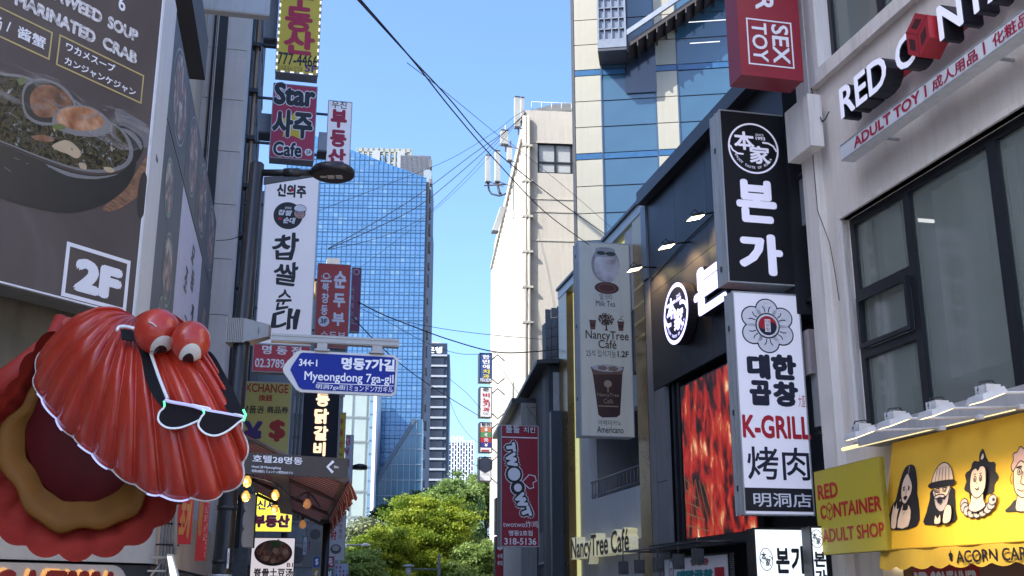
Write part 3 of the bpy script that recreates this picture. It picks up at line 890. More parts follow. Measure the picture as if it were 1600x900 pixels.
# lit white signs lower right
litw = mat('lit_blue_white', (0.72, 0.76, 0.80), rough=0.35, emit=0.32, ecol=(0.82, 0.92, 1.0), var=0.05)
for (bl, tr, tl, br, Y, lab, em) in [((1182, 935), (1261, 821), (1177, 829), (1267, 935), 18.3, 'lit white light box with round emblem and black 본가 below the K-GRILL sign', True),
                        ((1272, 935), (1291, 822), (1265, 822), (1296, 935), 17.8, 'narrow lit white light box partly hidden behind the yellow board', False)]:
    S = box_sign('light_box_sign', lab, bl, tr, Y, 0.3, litw, BLACKM, tl=tl, br=br, lips=False, frame_t=0.03)
    m = MB()
    if em:
        c = S.L(1197, 874); r = S.L(1207, 874)[0]-c[0]; bonga_emblem(m, c[0], c[1], r, -0.01, full=False, rz=r*1.75*0.9, t=0.012)
        S.txt(m, '본', (1213, 896), (1232, 856), -0.012, bold=0.04); S.txt(m, '가', (1237, 897), (1257, 853), -0.012, bold=0.04)
    else:
        c = S.L(1276, 842); bonga_emblem(m, c[0], c[1], 0.10, -0.01, full=False, t=0.01, rz=0.14)
        S.txt(m, '본', (1272, 886), (1289, 862), -0.012, bold=0.04); S.txt(m, '가', (1274, 912), (1291, 890), -0.012, bold=0.04)
    S.part('lettering', m, INK)

# ================================================================== black building
BK = Plane(1020, 612, 26.9, 426)
blackwall = mat('black_cladding', (0.022, 0.023, 0.028), rough=0.42, var=0.25, scale=0.7, bump=0.04, fine=3, spec=.35)
greytrim = mat('blue_grey_metal', (0.20, 0.22, 0.25), rough=0.4, metal=0.3, var=0.15, scale=1.5, streak=0.3)
T = Thing('black_restaurant_building', 'black clad restaurant building with lit white emblem and big food screen', 'building', BK, 1020, 930)
lx, pz = T.L(1023, 611); rx = T.L(1248, 480)[0]; tz = T.L(1027, 305)[1]
m = MB(); m.box(lx, rx, 0, 9, pz, tz); T.part('wall', m, blackwall)
# cladding panels with open joints
pm = None; ncol = 4
pw = (rx-lx)/ncol; phh = (tz-pz)/2
q = MB(); q.box(0.006, pw-0.006, -0.03, -0.001, 0.006, phh-0.006)
for i in range(ncol):
    for j in range(2):
        if pm is None: pm = T.part('cladding_panel', q, blackwall); pm.location = (lx, 0, pz)
        else: inst(pm, 'cladding_panel', T.o, (lx+i*pw, 0, pz+j*phh))
m = MB(); m.box(lx-0.1, rx, -0.28, 0.4, tz, tz+0.34); T.part('roof_fascia', m, mat('fascia_grey', (0.035, 0.038, 0.045), rough=0.45, var=0.2))
m = MB(); m.box(lx-0.42, lx-0.05, -0.08, 0.6, T.L(1018, 432)[1], tz+0.02); m.box(lx-0.45, lx-0.02, -0.02, 0.6, -T.z0, T.L(1018, 432)[1]-0.01)
T.part('corner_post', m, greytrim)
# lower recess
m = MB(); m.box(lx, rx, 0.9, 1.1, -T.z0, pz-0.01); m.box(lx+.02, lx+0.12, 0.0, 0.9, -T.z0, pz-0.01); T.part('recess_wall', m, mat('recess_black', (0.012, 0.013, 0.016), rough=0.6))
gx0 = T.L(1008, 640)[0]; 
m = MB(); m.box(lx+0.03, T.L(1043, 720)[0], -0.02, 0.1, -T.z0, pz-0.015)
T.part('side_panel', m, greytrim)
m = MB(); zj = T.L(1040, 752)[1]; m.box(lx+0.03, T.L(1043, 720)[0], -0.024, -0.02, zj, zj+0.02); T.part('panel_joint', m, INK)
m = MB()
for p_ in ((1049, 720), (1057, 720)):
    a = T.L(*p_)[0]; m.box(a-0.07, a+0.07, 0.1, 0.25, -T.z0, pz-0.02)
T.part('mullion', m, blkframe)
lz = T.L(1072, 848)[1]
m = MB(); m.box(T.L(1036, 850)[0], rx, -0.35, 0.1, lz-0.16, lz); T.part('ledge', m, BLACKM)
# the screen
T2 = Thing('led_screen', 'tall LED screen showing red grilled meat in close-up on the black building', 'screen', BK, 1074, 842)
sx0 = (T2.L(1063, 607)[0] + T2.L(1074, 842)[0])/2; sz1 = T2.L(1063, 607)[1]; sx1 = T2.L(1184, 828)[0]
m = MB(); m.box(sx0-0.04, sx1+0.04, 0.001, 0.12, -0.04, sz1+0.04); T2.part('housing', m, BLACKM)
scr = bpy.data.materials.new('screen_meat'); scr.use_nodes = True
N = scr.node_tree.nodes; K = scr.node_tree.links; b = N["Principled BSDF"]; b.inputs["Roughness"].default_value = 0.3
tc = N.new("ShaderNodeTexCoord"); mp = N.new("ShaderNodeMapping"); mp.inputs["Scale"].default_value = (1.0, 1, 0.5); mp.inputs["Rotation"].default_value = (0, radians(-12), 0)
K.new(tc.outputs["Object"], mp.inputs[0])
n1 = N.new("ShaderNodeTexNoise"); n1.inputs["Scale"].default_value = 2.4; n1.inputs["Detail"].default_value = 9; n1.inputs["Roughness"].default_value = 0.6; n1.inputs["Distortion"].default_value = 0.35
K.new(mp.outputs[0], n1.inputs["Vector"])
r1 = N.new("ShaderNodeValToRGB"); e = r1.color_ramp.elements
stops = [(0.40, (0.004, 0.004, 0.004)), (0.45, (0.05, 0.006, 0.004)), (0.49, (0.24, 0.010, 0.006)), (0.54, (0.34, 0.014, 0.010)), (0.60, (0.40, 0.05, 0.02)), (0.64, (0.6, 0.26, 0.12)), (0.70, (0.8, 0.6, 0.42))]
while len(e) < len(stops): e.new(0.5)
for i, (p_, c_) in enumerate(stops): e[i].position = p_; e[i].color = (*c_, 1)
K.new(n1.outputs["Fac"], r1.inputs[0])
gm = N.new("ShaderNodeTexGradient"); mg = N.new("ShaderNodeMapping"); mg.inputs["Rotation"].default_value = (0, radians(90), 0); mg.inputs["Scale"].default_value = (0.3, 0.3, 0.3); mg.inputs["Location"].default_value = (0, 0, 0)
dotn = N.new("ShaderNodeTexChecker"); dotn.inputs["Scale"].default_value = 42; K.new(tc.outputs["Object"], dotn.inputs[0]); dotn.inputs[1].default_value = (1, 1, 1, 1); dotn.inputs[2].default_value = (0.72, 0.72, 0.72, 1)
mm = N.new("ShaderNodeMix"); mm.data_type = 'RGBA'; mm.blend_type = 'MULTIPLY'; mm.inputs[0].default_value = 1
K.new(r1.outputs[0], mm.inputs[6]); K.new(dotn.outputs[0], mm.inputs[7])
b.inputs["Base Color"].default_value = (.02, .02, .02, 1); K.new(mm.outputs[2], b.inputs["Emission Color"]); b.inputs["Emission Strength"].default_value = 0.42
m = MB(); m.flat([(sx0, 0), (sx1, 0), (sx1, sz1), (sx0, sz1)], -0.004)
T2.part('picture', m, scr)
# grill grid in the lower corner of the picture
m = MB()
for k in range(7):
    m.stroke([(sx0+0.15+k*0.33, 0.02), (sx0+0.02+k*0.22, 1.4-0.05*k)], 0.035, -0.007)
for k in range(5):
    m.stroke([(sx0+0.02, 0.3+k*0.26), (sx0+0.55+0.2*(4-k), 0.10+k*0.24)], 0.03, -0.008)
T2.part('picture_grill', m, mat('grill_tan', (0.30, 0.15, 0.07), emit=0.12))
# lit emblem + 본 letter
lilac_lit = mat('lilac_lit', (0.6, 0.58, 0.9), emit=0.85, ecol=(0.52, 0.50, 1.0), rough=0.3)
S = Thing('round_wall_emblem', 'round lit white emblem mounted on the black restaurant wall', 'sign', BK, 1058, 490)
y0 = -0.30
c = S.L(1056, 490, y0); r = abs(S.L(1076, 488, y0)[0]-S.L(1037, 495, y0)[0])/2; rz = (S.L(1057, 441, y0)[1]-S.L(1057, 538, y0)[1])/2
m = MB(); m.ell(c[0], c[1], r, rz, y0, y0+0.22, n=48); S.part('drum', m, INK)
m = MB(); bonga_emblem(m, c[0], c[1], r*0.93, y0-0.006, rz=rz*0.93, t=0.09); S.part('emblem', m, lilac_lit)
S = Thing('wall_letter', 'big lit white letter 본 on the black restaurant wall', 'sign', BK, 1086, 505)
x0, z0 = S.L(1086, 500, y0); x1 = S.L(1142, 455, y0)[0]; z1 = S.L(1086, 425, y0)[1]
solid_word(S, '본', x0, x1, z0, z1, y0, 0.22, 0.08, lilac_lit, INK, 'letter')
# gooseneck lamps
for i, (hx, hy, bx_, by_) in enumerate([(1087, 336, 1122, 331), (1042, 381, 1080, 378), (992, 417, 1026, 418)]):
    S = Thing('arm_lamp', ['highest black arm lamp on the black restaurant wall', 'middle black arm lamp on the black restaurant wall', 'lowest black arm lamp at the left edge of the black wall'][i], 'lamp', BK, bx_, by_, group='arm lamps on the black wall')
    # a straight arm out of the wall
    yo = 0
    for t in range(120):
        yo -= 0.02
        a = S.L(hx, hy, yo)
        if a[0] >= 0: break
    yo = max(yo, -1.5)
    hz = a[1]
    m = MB(); m.tube([(0, -0.01, 0), (0, yo+0.1, hz+0.02)], 0.022, 8); S.part('arm', m, BLACKM)
    m = MB(); m.hexa([(-0.16, yo-0.16, hz-0.10), (0.16, yo-0.16, hz-0.10), (0.16, yo+0.16, hz-0.02), (-0.16, yo+0.16, hz-0.02), (-0.12, yo-0.12, hz-0.02), (0.12, yo-0.12, hz-0.02), (0.12, yo+0.12, hz+0.05), (-0.12, yo+0.12, hz+0.05)])
    m.tube([(0, yo-0.12, hz), (0, yo-0.02, hz+0.13), (0, yo+0.12, hz+0.03)], 0.012, 6)
    h = S.part('lamp_head', m, BLACKM)
    m = MB(); m._add([(-0.15, yo-0.15, hz-0.105), (0.15, yo-0.15, hz-0.105), (0.15, yo+0.15, hz-0.026), (-0.15, yo+0.15, hz-0.026)], [(0, 3, 2, 1)]); S.part('lamp_glass', m, mat('lamp_bright', (1, 0.9, 0.6), emit=4.0, ecol=(1, 0.80, 0.42)), parent=h)
    ld = bpy.data.lights.new('arm_lamp_light', 'SPOT'); ld.energy = 60; ld.color = (1, 0.62, 0.28); ld.spot_size = radians(110); ld.spot_blend = 0.8; ld.shadow_soft_size = 0.12
    lo = bpy.data.objects.new('arm_lamp_light', ld); COL.objects.link(lo); lo.parent = S.o; lo.location = (0, yo, hz-0.15)
    lo.rotation_euler = (radians(42), 0, 0)
# power lead across the wall
m = MB(); m.tube([BK.pt(*BK.uv(1020, 438), -0.06), BK.pt(*BK.uv(1080, 372), -0.06), BK.pt(*BK.uv(1130, 325), -0.06)], 0.015, 6)
tag(m.build('wall_cable', CABLE), 'thin black cable running diagonally across the black restaurant wall', 'cable')

# gap between the black building and the stucco one
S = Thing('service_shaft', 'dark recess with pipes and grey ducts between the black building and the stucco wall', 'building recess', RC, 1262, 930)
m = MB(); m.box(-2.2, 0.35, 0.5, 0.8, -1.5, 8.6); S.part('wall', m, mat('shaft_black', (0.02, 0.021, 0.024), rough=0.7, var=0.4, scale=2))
z = [S.L(1250, v)[1] for v in (350, 265, 470, 590, 672, 730)]
xx = S.L(1245, 300)[0]; 
m = MB(); m.box(S.L(1229, 300)[0], S.L(1255, 300)[0], 0.1, 0.49, z[0], z[1]); S.part('duct', m, mat('duct_blue_grey', (0.28, 0.31, 0.36), rough=0.5, streak=0.3))
m = MB(); m.box(S.L(1262, 630)[0]+0.0, S.L(1287, 630)[0], 0.1, 0.49, z[4], z[3]); S.part('duct', m, mat('duct_grey', (0.36, 0.37, 0.38), rough=0.5, streak=0.3))
m = MB(); m.box(S.L(1248, 480)[0], S.L(1256, 480)[0]+0.1, 0.0, 0.3, z[3], S.L(1250, 520)[1]); S.part('side_plate', m, mat('plate_pink_grey', (0.35, 0.30, 0.30), rough=0.6))
m = MB()
for i, p_ in enumerate((1256, 1260, 1264, 1268)):
    a = S.L(p_, 300)[0]; m.tube([(a, 0.3-0.03*i, -1), (a, 0.3-0.03*i, 8)], 0.035, 8)
S.part('pipe', m, DGREY)
m = MB()
for k, zz in enumerate((z[1]-0.05, z[2], z[4]-0.1)): m.box(S.L(1240, 300)[0], S.L(1275, 300)[0], 0.05, 0.45, zz-0.06, zz)
S.part('bracket', m, BLACKM)

# below the ledge of the black building
S = Thing('restaurant_sign', 'white shop sign with teal letters and a tooth-like mascot figure below the screen', 'sign', BK, 1046, 905)
x0, z0 = S.L(1046, 915); x1 = S.L(1150, 905)[0]; z1 = S.L(1046, 872)[1]
m = MB(); m.box(x0, x1, -0.12, -0.02, z0, z1); S.part('board', m, WHITE)
m = MB(); m.frame(x0, x1, z0, z1, 0.04, -0.14, -0.01); S.part('frame', m, BLACKM)
teal = mat('teal_print', (0.02, 0.25, 0.28)); m = MB()
m.text('애막곱창', x0+(x1-x0)*0.22, z0+0.12, x0+(x1-x0)*0.78, z1-0.3, -0.126, 0, bold=0.09)
m.text('영업중', x0+(x1-x0)*0.45, z1-0.22, x0+(x1-x0)*0.72, z1-0.08, -0.126, 1, bold=0.03)
m.box(x0+(x1-x0)*0.80, x0+(x1-x0)*0.93, -0.13, -0.122, z0+0.1, z1-0.28, 1)
m.ell(x0+(x1-x0)*0.13, (z0+z1)/2, 0.17, 0.28, -0.125, m=0); m.ell(x0+(x1-x0)*0.13, (z0+z1)/2, 0.13, 0.23, -0.128, m=2)
m.ring(x0+(x1-x0)*0.13, (z0+z1)/2-0.03, 0.07, 0.09, 0.03, -0.131, 1)
S.part('lettering', m, [teal, REDP, WPRINT])
# track lamps hanging from a rail across cafe and black building
S = Thing('lamp_rail', 'black pipe rail with five hanging black box lamps below the cafe letters', 'lamp rail', BK, 1000, 852)
a = S.L(975, 862, -0.9); b = S.L(1100, 846, -0.9)
m = MB(); m.tube([(a[0], -0.9, a[1]), (b[0], -0.9, b[1])], 0.02, 8); m.tube([(b[0], -0.9, b[1]), (b[0], 0, b[1])], 0.02, 8); m.tube([(a[0], -0.9, a[1]), (a[0], 0.2, a[1])], 0.02, 8)
S.part('rail', m, BLACKM)
head = None
for (px_, py_) in [(974, 886), (999, 884), (1028, 881), (1060, 876), (1090, 868)]:
    c = S.L(px_, py_, -0.9)
    if head is None:
        m = MB(); m.box(-0.11, 0.11, -0.09, 0.09, -0.17, 0.13); m.box(0.12, 0.15, -0.05, 0.05, -0.1, 0.06); m.tube([(0.0, 0, 0.13), (0.0, 0, 0.36)], 0.015, 6)
        head = S.part('lamp_head', m, DGREY); head.location = (c[0], -0.9, c[1])
    else:
        o = inst(head, 'lamp_head', S.o, (c[0], -0.9, c[1]))

# ================================================================== cafe building
CF = Plane(1003, 318, 28.5, 433)
cream = mat('cafe_white_wall', (0.56, 0.57, 0.58), rough=0.8, var=0.10, scale=0.7, bump=0.15, streak=0.12, fine=14)
gold = mat('gold_metal', (0.36, 0.24, 0.10), rough=0.28, metal=0.75, var=0.3, scale=1.3)
T = Thing('cafe_building', 'narrow white cafe building framed by gold metal columns', 'building', CF, 893, 930)
gl0 = T.L(880, 456)[0]; gl1 = T.L(890, 470)[0]; gr0 = T.L(993, 330)[0]; gr1 = T.L(1011, 400)[0]; tz = (T.L(1003, 318)[1] + T.L(882, 453)[1])/2
wz0 = T.L(915, 780)[1]; wz1 = T.L(950, 650)[1]; wx0 = T.L(909, 700)[0]; wx1 = T.L(997, 700)[0]
m = MB(); wall_with_holes(m, gl1, gr0, -T.z0, tz-0.4, [(wx0, wx1, wz0, wz1)], 0.25, 0.5); m.box(gl1, gr0, 0.502, 9, wz1+0.9, tz-0.45); m.box(gl1, gr0, 0.502, 9, -T.z0, wz0-0.1)
T.part('wall', m, cream)
m = MB(); m.box(gl1, gr0, 2.0, 2.1, wz0-0.1, wz1+0.9); m.box(wx0-0.2, wx0-0.1, 0.5, 2.0, wz0-0.1, wz1+0.9); T.part('balcony_wall', m, mat('balcony_grey', (0.30, 0.31, 0.33), rough=0.8))
m = MB(); dx = wx0+(wx1-wx0)*0.35
m.frame(dx, wx1+0.3, wz0, wz1+0.3, 0.08, 1.85, 1.95); m.box(dx+0.9, dx+0.98, 1.85, 1.95, wz0, wz1); m.box(dx+1.6, dx+1.68, 1.85, 1.95, wz0, wz1)
for k in range(5): m.box(dx+0.98, wx1+0.3, 1.86, 1.9, wz0+0.3+0.45*k, wz0+0.33+0.45*k)
T.part('balcony_window', m, mat('white_frame', (0.55, 0.56, 0.57), rough=0.5))
m = MB(); m.box(dx, wx1+0.3, 1.96, 1.99, wz0, wz1+0.3); T.part('balcony_glass', m, dglass)
m = MB()
m.tube([(wx0, 0.3, wz0+0.55), (wx1, 0.3, wz0+0.55)], 0.03, 8); m.tube([(wx0, 0.3, wz0+0.12), (wx1, 0.3, wz0+0.12)], 0.015, 8)
k = wx0+0.1
while k < wx1: m.tube([(k, 0.3, wz0), (k, 0.3, wz0+0.55)], 0.014, 6); k += 0.33
T.part('railing', m, mat('rail_grey', (0.22, 0.23, 0.25), rough=0.4, metal=0.5))
for (a, b, nm) in ((gl0-0.25, gl1, 'left'), (gr0, gr1, 'right')):
    m = MB(); m.box(a, b, -0.12, 0.7, -T.z0, tz-0.301); o = T.part('gold_column', m, gold)
m = MB(); m.box(gl0-0.25, gr1, -0.14, 0.9, tz-0.3, tz); T.part('top_beam', m, mat('beam_greywhite', (0.42, 0.44, 0.42), rough=0.4, metal=0.3, streak=0.2))
m = MB(); m.box(gl0-0.28, gr1+0.02, -0.2, 0.1, tz, tz+0.09); T.part('roof_trim', m, DGREY)
m = MB(); m.box(gl1, gl1+0.05, 0.12, 0.24, -T.z0, tz-0.35); m.box(gl1, gr0, 0.12, 0.24, tz-0.4, tz-0.34); T.part('glow_strip', m, mat('glow_yellow', (0.6, 0.6, 0.3), emit=.16, ecol=(0.95, 0.95, 0.42)))
# reflections in the gold column, put in as bright horizontal bands
m = MB()
for v in (448, 476, 503, 528): 
    zz = T.L(1005, v)[1]; m.box(gr0-0.004, gr1+0.004, -0.124, -0.118, zz-0.05, zz+0.03)
T.part('reflection_band', m, mat('reflection_gold', (0.7, 0.5, 0.2), rough=0.2, metal=0.8))
# pale upright behind the box sign
m = MB(); m.box(T.L(984, 470)[0], gr0-0.02, -0.10, 0.2, T.L(1000, 480)[1], tz-0.4); T.part('white_upright', m, mat('upright_white', (0.5, 0.5, 0.5), streak=0.3))
m = MB(); m.box(T.L(988, 560)[0], gr0-0.02, -0.08, 0.2, T.L(995, 582)[1], T.L(1000, 481)[1]-0.02); T.part('grey_upright', m, mat('upright_grey', (0.16, 0.16, 0.17)))
# letters
S = Thing('cafe_letters', 'raised cream NancyTree Café letters with dark outlines low on the white cafe wall', 'sign', CF, 895, 880)
y0 = -0.15
x0, z0 = S.L(893, 884, y0); x1 = S.L(984, 870, y0)[0]; z1 = S.L(893, 846, y0)[1]
brown = mat('brown_outline', (0.06, 0.03, 0.02))
m = MB(); m.text('NancyTree Café', x0, z0, x1, z1+0.12, y0, 0, bold=0.07, depth=0.28)
m.text('NancyTree Café', x0+0.02, z0+0.03, x1-0.02, z1+0.09, y0-0.006, 1, bold=0.018)
S.part('letter_word', m, [mat('cream_lit', (0.75, 0.72, 0.52), emit=0.06, ecol=(1.0, 0.95, 0.6)), brown])
m = MB(); m.box(x1-0.3, x1+0.7, y0+0.25, 0.1, z0+0.15, z0+0.55); m.box(x0, x1, y0+0.29, 0.1, z0+0.18, z0+0.28)
S.part('mounting_rail', m, mat('rail_lightgrey', (0.42, 0.43, 0.45)))
# blade sign
face = mat('cream_sign_face', (0.64, 0.63, 0.54), rough=0.4, streak=.12, var=0.06, scale=1)
S = box_sign('blade_sign', 'tall cream cafe light box picturing milk tea and iced americano', (908.5, 682), (981, 380), 29, 0.5, face, mat('sign_side_white', (0.5, 0.52, 0.54), rough=0.5, streak=0.3), tl=(903, 377), br=(994, 683))
hinges(S, 0.5, [1.0, 3.0, 5.0])
PR = lambda bl, tr: S.rect(bl, tr)
# milk tea glass
m = MB()
c = S.L(946, 414); k = S.L(968, 414)[0]-c[0]
m.ell(c[0], c[1], k, k*1.25, -0.004, m=0); m.ell(c[0]+k*0.08, c[1]-k*0.10, k*0.90, k*1.08, -0.006, m=1)
m.flat([(c[0]-k*0.8, c[1]+k*0.55), (c[0]+k*0.8, c[1]+k*0.55), (c[0]+k*0.66, c[1]+k*1.15), (c[0]-k*0.66, c[1]+k*1.15)], -0.008, 3)
m.ell(c[0]-k*0.3, c[1]+k*0.82, k*0.32, k*0.14, -0.010, m=4); m.ell(c[0]+k*0.38, c[1]+k*0.80, k*0.36, k*0.15, -0.010, m=4)
m.ring(c[0], c[1]+k*1.1, k*0.62, k*0.13, 0.02, -0.011, 3)
m.ell(c[0]+k*0.05, c[1]-k*1.62, k*0.85, k*0.42, -0.004, m=2); m.ring(c[0]+k*0.05, c[1]-k*1.62, k*0.6, k*0.28, 0.02, -0.006, 5)
S.part('milk_tea_picture', m, [mat('tea_rim', (0.30, 0.27, 0.28)), rampmat('tea_body', [(0.35, (0.30, 0.24, 0.24)), (0.5, (0.48, 0.45, 0.46)), (0.7, (0.62, 0.6, 0.62))], scale=2.5), mat('coaster_brown', (0.10, 0.03, 0.025)), mat('glass_grey', (0.34, 0.35, 0.36)), mat('leaf_dark', (0.04, 0.05, 0.045)), mat('coaster_rim', (0.2, 0.12, 0.1))])
m = MB()
S.txt(m, '밀크티', (937, 468), (956, 460)); S.txt(m, 'Milk Tea', (931, 478), (961, 471))
S.txt(m, '25석 입석가능', (916, 557), (962, 548)); S.txt(m, '1.2F', (965, 558), (982, 549), bold=0.03)
S.txt(m, '아메리카노', (935, 664), (971, 657)); S.txt(m, 'Americano', (933, 676), (974, 667), bold=0.01)
S.txt(m, 'NancyTree', (915, 533), (982, 519), m=1, bold=0.012); S.txt(m, 'Café', (935, 544), (963, 532), m=1, bold=0.012)
S.part('lettering', m, [INK, brown])
# tree emblem with two cups
m = MB(); c = S.L(947, 500); k = S.L(959, 500)[0]-c[0]
rr = random.Random(3)
for i in range(150):
    a = rr.uniform(0, 2*pi); q_ = sqrt(rr.random())
    m.ell(c[0]+cos(a)*k*q_, c[1]+sin(a)*k*0.8*q_+k*0.1, 0.018, 0.022, -0.004-0.0001*i/10, n=5)
for a in (-0.9, -0.45, 0, 0.45, 0.9): m.stroke([(c[0], c[1]-k*0.7), (c[0]+sin(a)*k*0.8, c[1]+cos(a)*k*0.6)], 0.022, -0.0055)
m.flat([(c[0]-k*0.3, c[1]-k*1.35), (c[0]+k*0.3, c[1]-k*1.35), (c[0]+k*0.1, c[1]-k*1.15), (c[0]+k*0.08, c[1]-k*0.4), (c[0]-k*0.08, c[1]-k*0.4), (c[0]-k*0.1, c[1]-k*1.15)], -0.0065)
for dx_ in (-1.75, 1.9):
    q_ = c[0]+dx_*k; m.flat([(q_-k*0.3, c[1]-k*1.3), (q_+k*0.3, c[1]-k*1.3), (q_+k*0.42, c[1]-k*0.2), (q_-k*0.42, c[1]-k*0.2)], -0.004, 1)
    m.flat([(q_-k*0.33, c[1]-k*0.95), (q_+k*0.33, c[1]-k*0.95), (q_+k*0.38, c[1]-k*0.5), (q_-k*0.38, c[1]-k*0.5)], -0.006, 0)
    m.box(q_-k*0.45, q_+k*0.45, -0.006, -0.005, c[1]-k*0.25, c[1]-k*0.1, 0)
m.ring(c[0]+1.9*k, c[1]-k*0.2, k*0.42, k*0.4, 0.012, -0.005, 0, a0=0, a1=pi); m.stroke([(c[0]+1.9*k, c[1]+k*0.1), (c[0]+1.95*k, c[1]+k*0.5), (c[0]+2.25*k, c[1]+k*0.6)], 0.014, -0.005)
S.part('tree_emblem', m, [brown, mat('cup_brown', (0.16, 0.05, 0.04))])
# americano
m = MB()
a = S.L(925, 576); b = S.L(973, 576); cc = S.L(935, 651); d = S.L(969, 651)
m.flat([a, b, (d[0], d[1]+0.05), (d[0]-0.1, d[1]-0.02), (cc[0]+0.1, cc[1]-0.02), (cc[0], cc[1]+0.05)], -0.004, 0)
m.flat([(a[0]+0.02, a[1]-0.16), (b[0]-0.02, b[1]-0.16), (b[0]+0.04, b[1]+0.05), (a[0]-0.04, a[1]+0.05)], -0.006, 1)
m.ell((a[0]+b[0])/2, a[1]+0.03, (b[0]-a[0])*0.5, 0.10, -0.008, m=2)
m.ell((a[0]+b[0])/2-0.14, a[1]+0.03, 0.15, 0.07, -0.010, m=3, n=5); m.ell((a[0]+b[0])/2+0.16, a[1]+0.02, 0.16, 0.08, -0.010, m=3, n=5)
cx = (a[0]+b[0])/2; cz_ = (a[1]+cc[1])/2
m.ell(cx, cz_+0.25, 0.11, 0.10, -0.007, m=4); m.box(cx-0.015, cx+0.015, -0.008, -0.006, cz_+0.02, cz_+0.2, 4)
m.text('NancyTree', cx-0.30, cz_-0.13, cx+0.30, cz_, -0.008, 4); m.text('Café', cx-0.13, cz_-0.28, cx+0.13, cz_-0.16, -0.008, 4)
m.box(cx-0.28, cx+0.28, -0.008, -0.007, cz_-0.37, cz_-0.345, 4)
S.part('americano_picture', m, [rampmat('coffee', [(0.3, (0.03, 0.012, 0.014)), (0.7, (0.065, 0.024, 0.022))], scale=1.5), mat('cup_clear', (0.16, 0.09, 0.07)), mat('cup_rim', (0.42, 0.42, 0.46)), mat('ice_tan', (0.22, 0.15, 0.12)), mat('cup_print', (0.34, 0.26, 0.18))])

# ================================================================== twotwo sign and the low dark house
S = box_sign('blade_sign', 'tall red light box with sideways bubble letters and phone number 318-5136', (784, 854), (840, 665), 33, 0.5, mat('dark_red_face', (0.30, 0.012, 0.03), rough=0.35, var=0.1), mat('box_side_grey', (0.33, 0.34, 0.35), streak=0.2), tl=(781, 664), br=(844, 855))
m = MB()
x0, z0 = S.x0, S.zz0
zt = S.L(800, 683)[1]; m.box(S.x0+0.03, S.x1-0.03, -0.004, -0.001, zt-0.02, zt+0.01, 1)
S.txt(m, '둘둘', (790, 676), (812, 666), -0.004, bold=0.10, m=0); S.txt(m, '치킨', (818, 676), (836, 668), -0.004, bold=0.10, m=0)
S.txt(m, '둘둘', (790, 676), (812, 666), -0.010, bold=0.01, m=1); S.txt(m, '치킨', (818, 676), (836, 668), -0.010, bold=0.01, m=1)
S.txt(m, 'twotwo炸鸡', (786, 824), (841, 814), m=1); S.txt(m, '명동2호점', (795, 837), (832, 829), m=1, bold=0.02); S.txt(m, '318-5136', (788, 851), (838, 841), m=1, bold=0.02)
def bub(ch, cx, cy, h, w_, rot, ring):
    c = S.L(cx, cy); g_, f_ = glyphs(ch, 0.0, False, 0)
    ax = min(v[0] for v in g_); bx = max(v[0] for v in g_); az = min(v[1] for v in g_); bz = max(v[1] for v in g_)
    for (rad, mi, yy) in ring:
        for k in range(12):
            ox, oz = rad*cos(2*pi*k/12), rad*sin(2*pi*k/12)
            m._add([(c[0] + ((v[0]-ax)/(bx-ax)-.5)*w_*cos(rot) - ((v[1]-az)/(bz-az)-.5)*h*sin(rot) + ox, yy-0.0003*k, c[1] + ((v[0]-ax)/(bx-ax)-.5)*w_*sin(rot) + ((v[1]-az)/(bz-az)-.5)*h*cos(rot) + oz) for v in g_], f_, mi)
RN = [(0.115, 1, -0.004), (0.09, 0, -0.010), (0.035, 1, -0.016)]
# the word reads downwards, first half and second half joined by two round Os
for (ch, cx, cy, h, w_, r_) in [('T', 798, 699, .22, .22, -1.45), ('W', 799, 719, .26, .36, -1.35), ('O', 803, 741, .34, .34, 0), ('O', 809, 762, .26, .26, 0), ('W', 814, 782, .26, .36, -1.2), ('T', 822, 800, .22, .24, -1.2)]:
    bub(ch, cx, cy, h, w_, r_, RN[:2] if ch != 'O' else RN[:2])
for (ch, cx, cy, h, w_, r_) in [('T', 798, 699, .22, .22, -1.45), ('W', 799, 719, .26, .36, -1.35), ('W', 814, 782, .26, .36, -1.2), ('T', 822, 800, .22, .24, -1.2)]:
    bub(ch, cx, cy, h, w_, r_, RN[2:])
for (cx, cy, r_) in ((803, 741, .24), (809, 762, .17)):
    c = S.L(cx, cy); m.ell(c[0], c[1], r_, r_, -0.017, m=0); m.ell(c[0], c[1], r_-0.05, r_-0.05, -0.02, m=1)
h0 = S.L(828, 752); k = 0.26
hp = [(h0[0]-k*.9+0.0, h0[1]-k*.1), (h0[0]-k*.1, h0[1]+k*.75), (h0[0]+k*.6, h0[1]+k*.6), (h0[0]+k*.75, h0[1]+k*.05), (h0[0]+k*.35, h0[1]-k*.15), (h0[0]+k*.45, h0[1]-k*.7), (h0[0]-k*.05, h0[1]-k*.85), (h0[0]-k*.9, h0[1]-k*.1)]
m.stroke(hp, 0.03, -0.006, 1)
S.part('lettering', m, [INK, WPRINT])

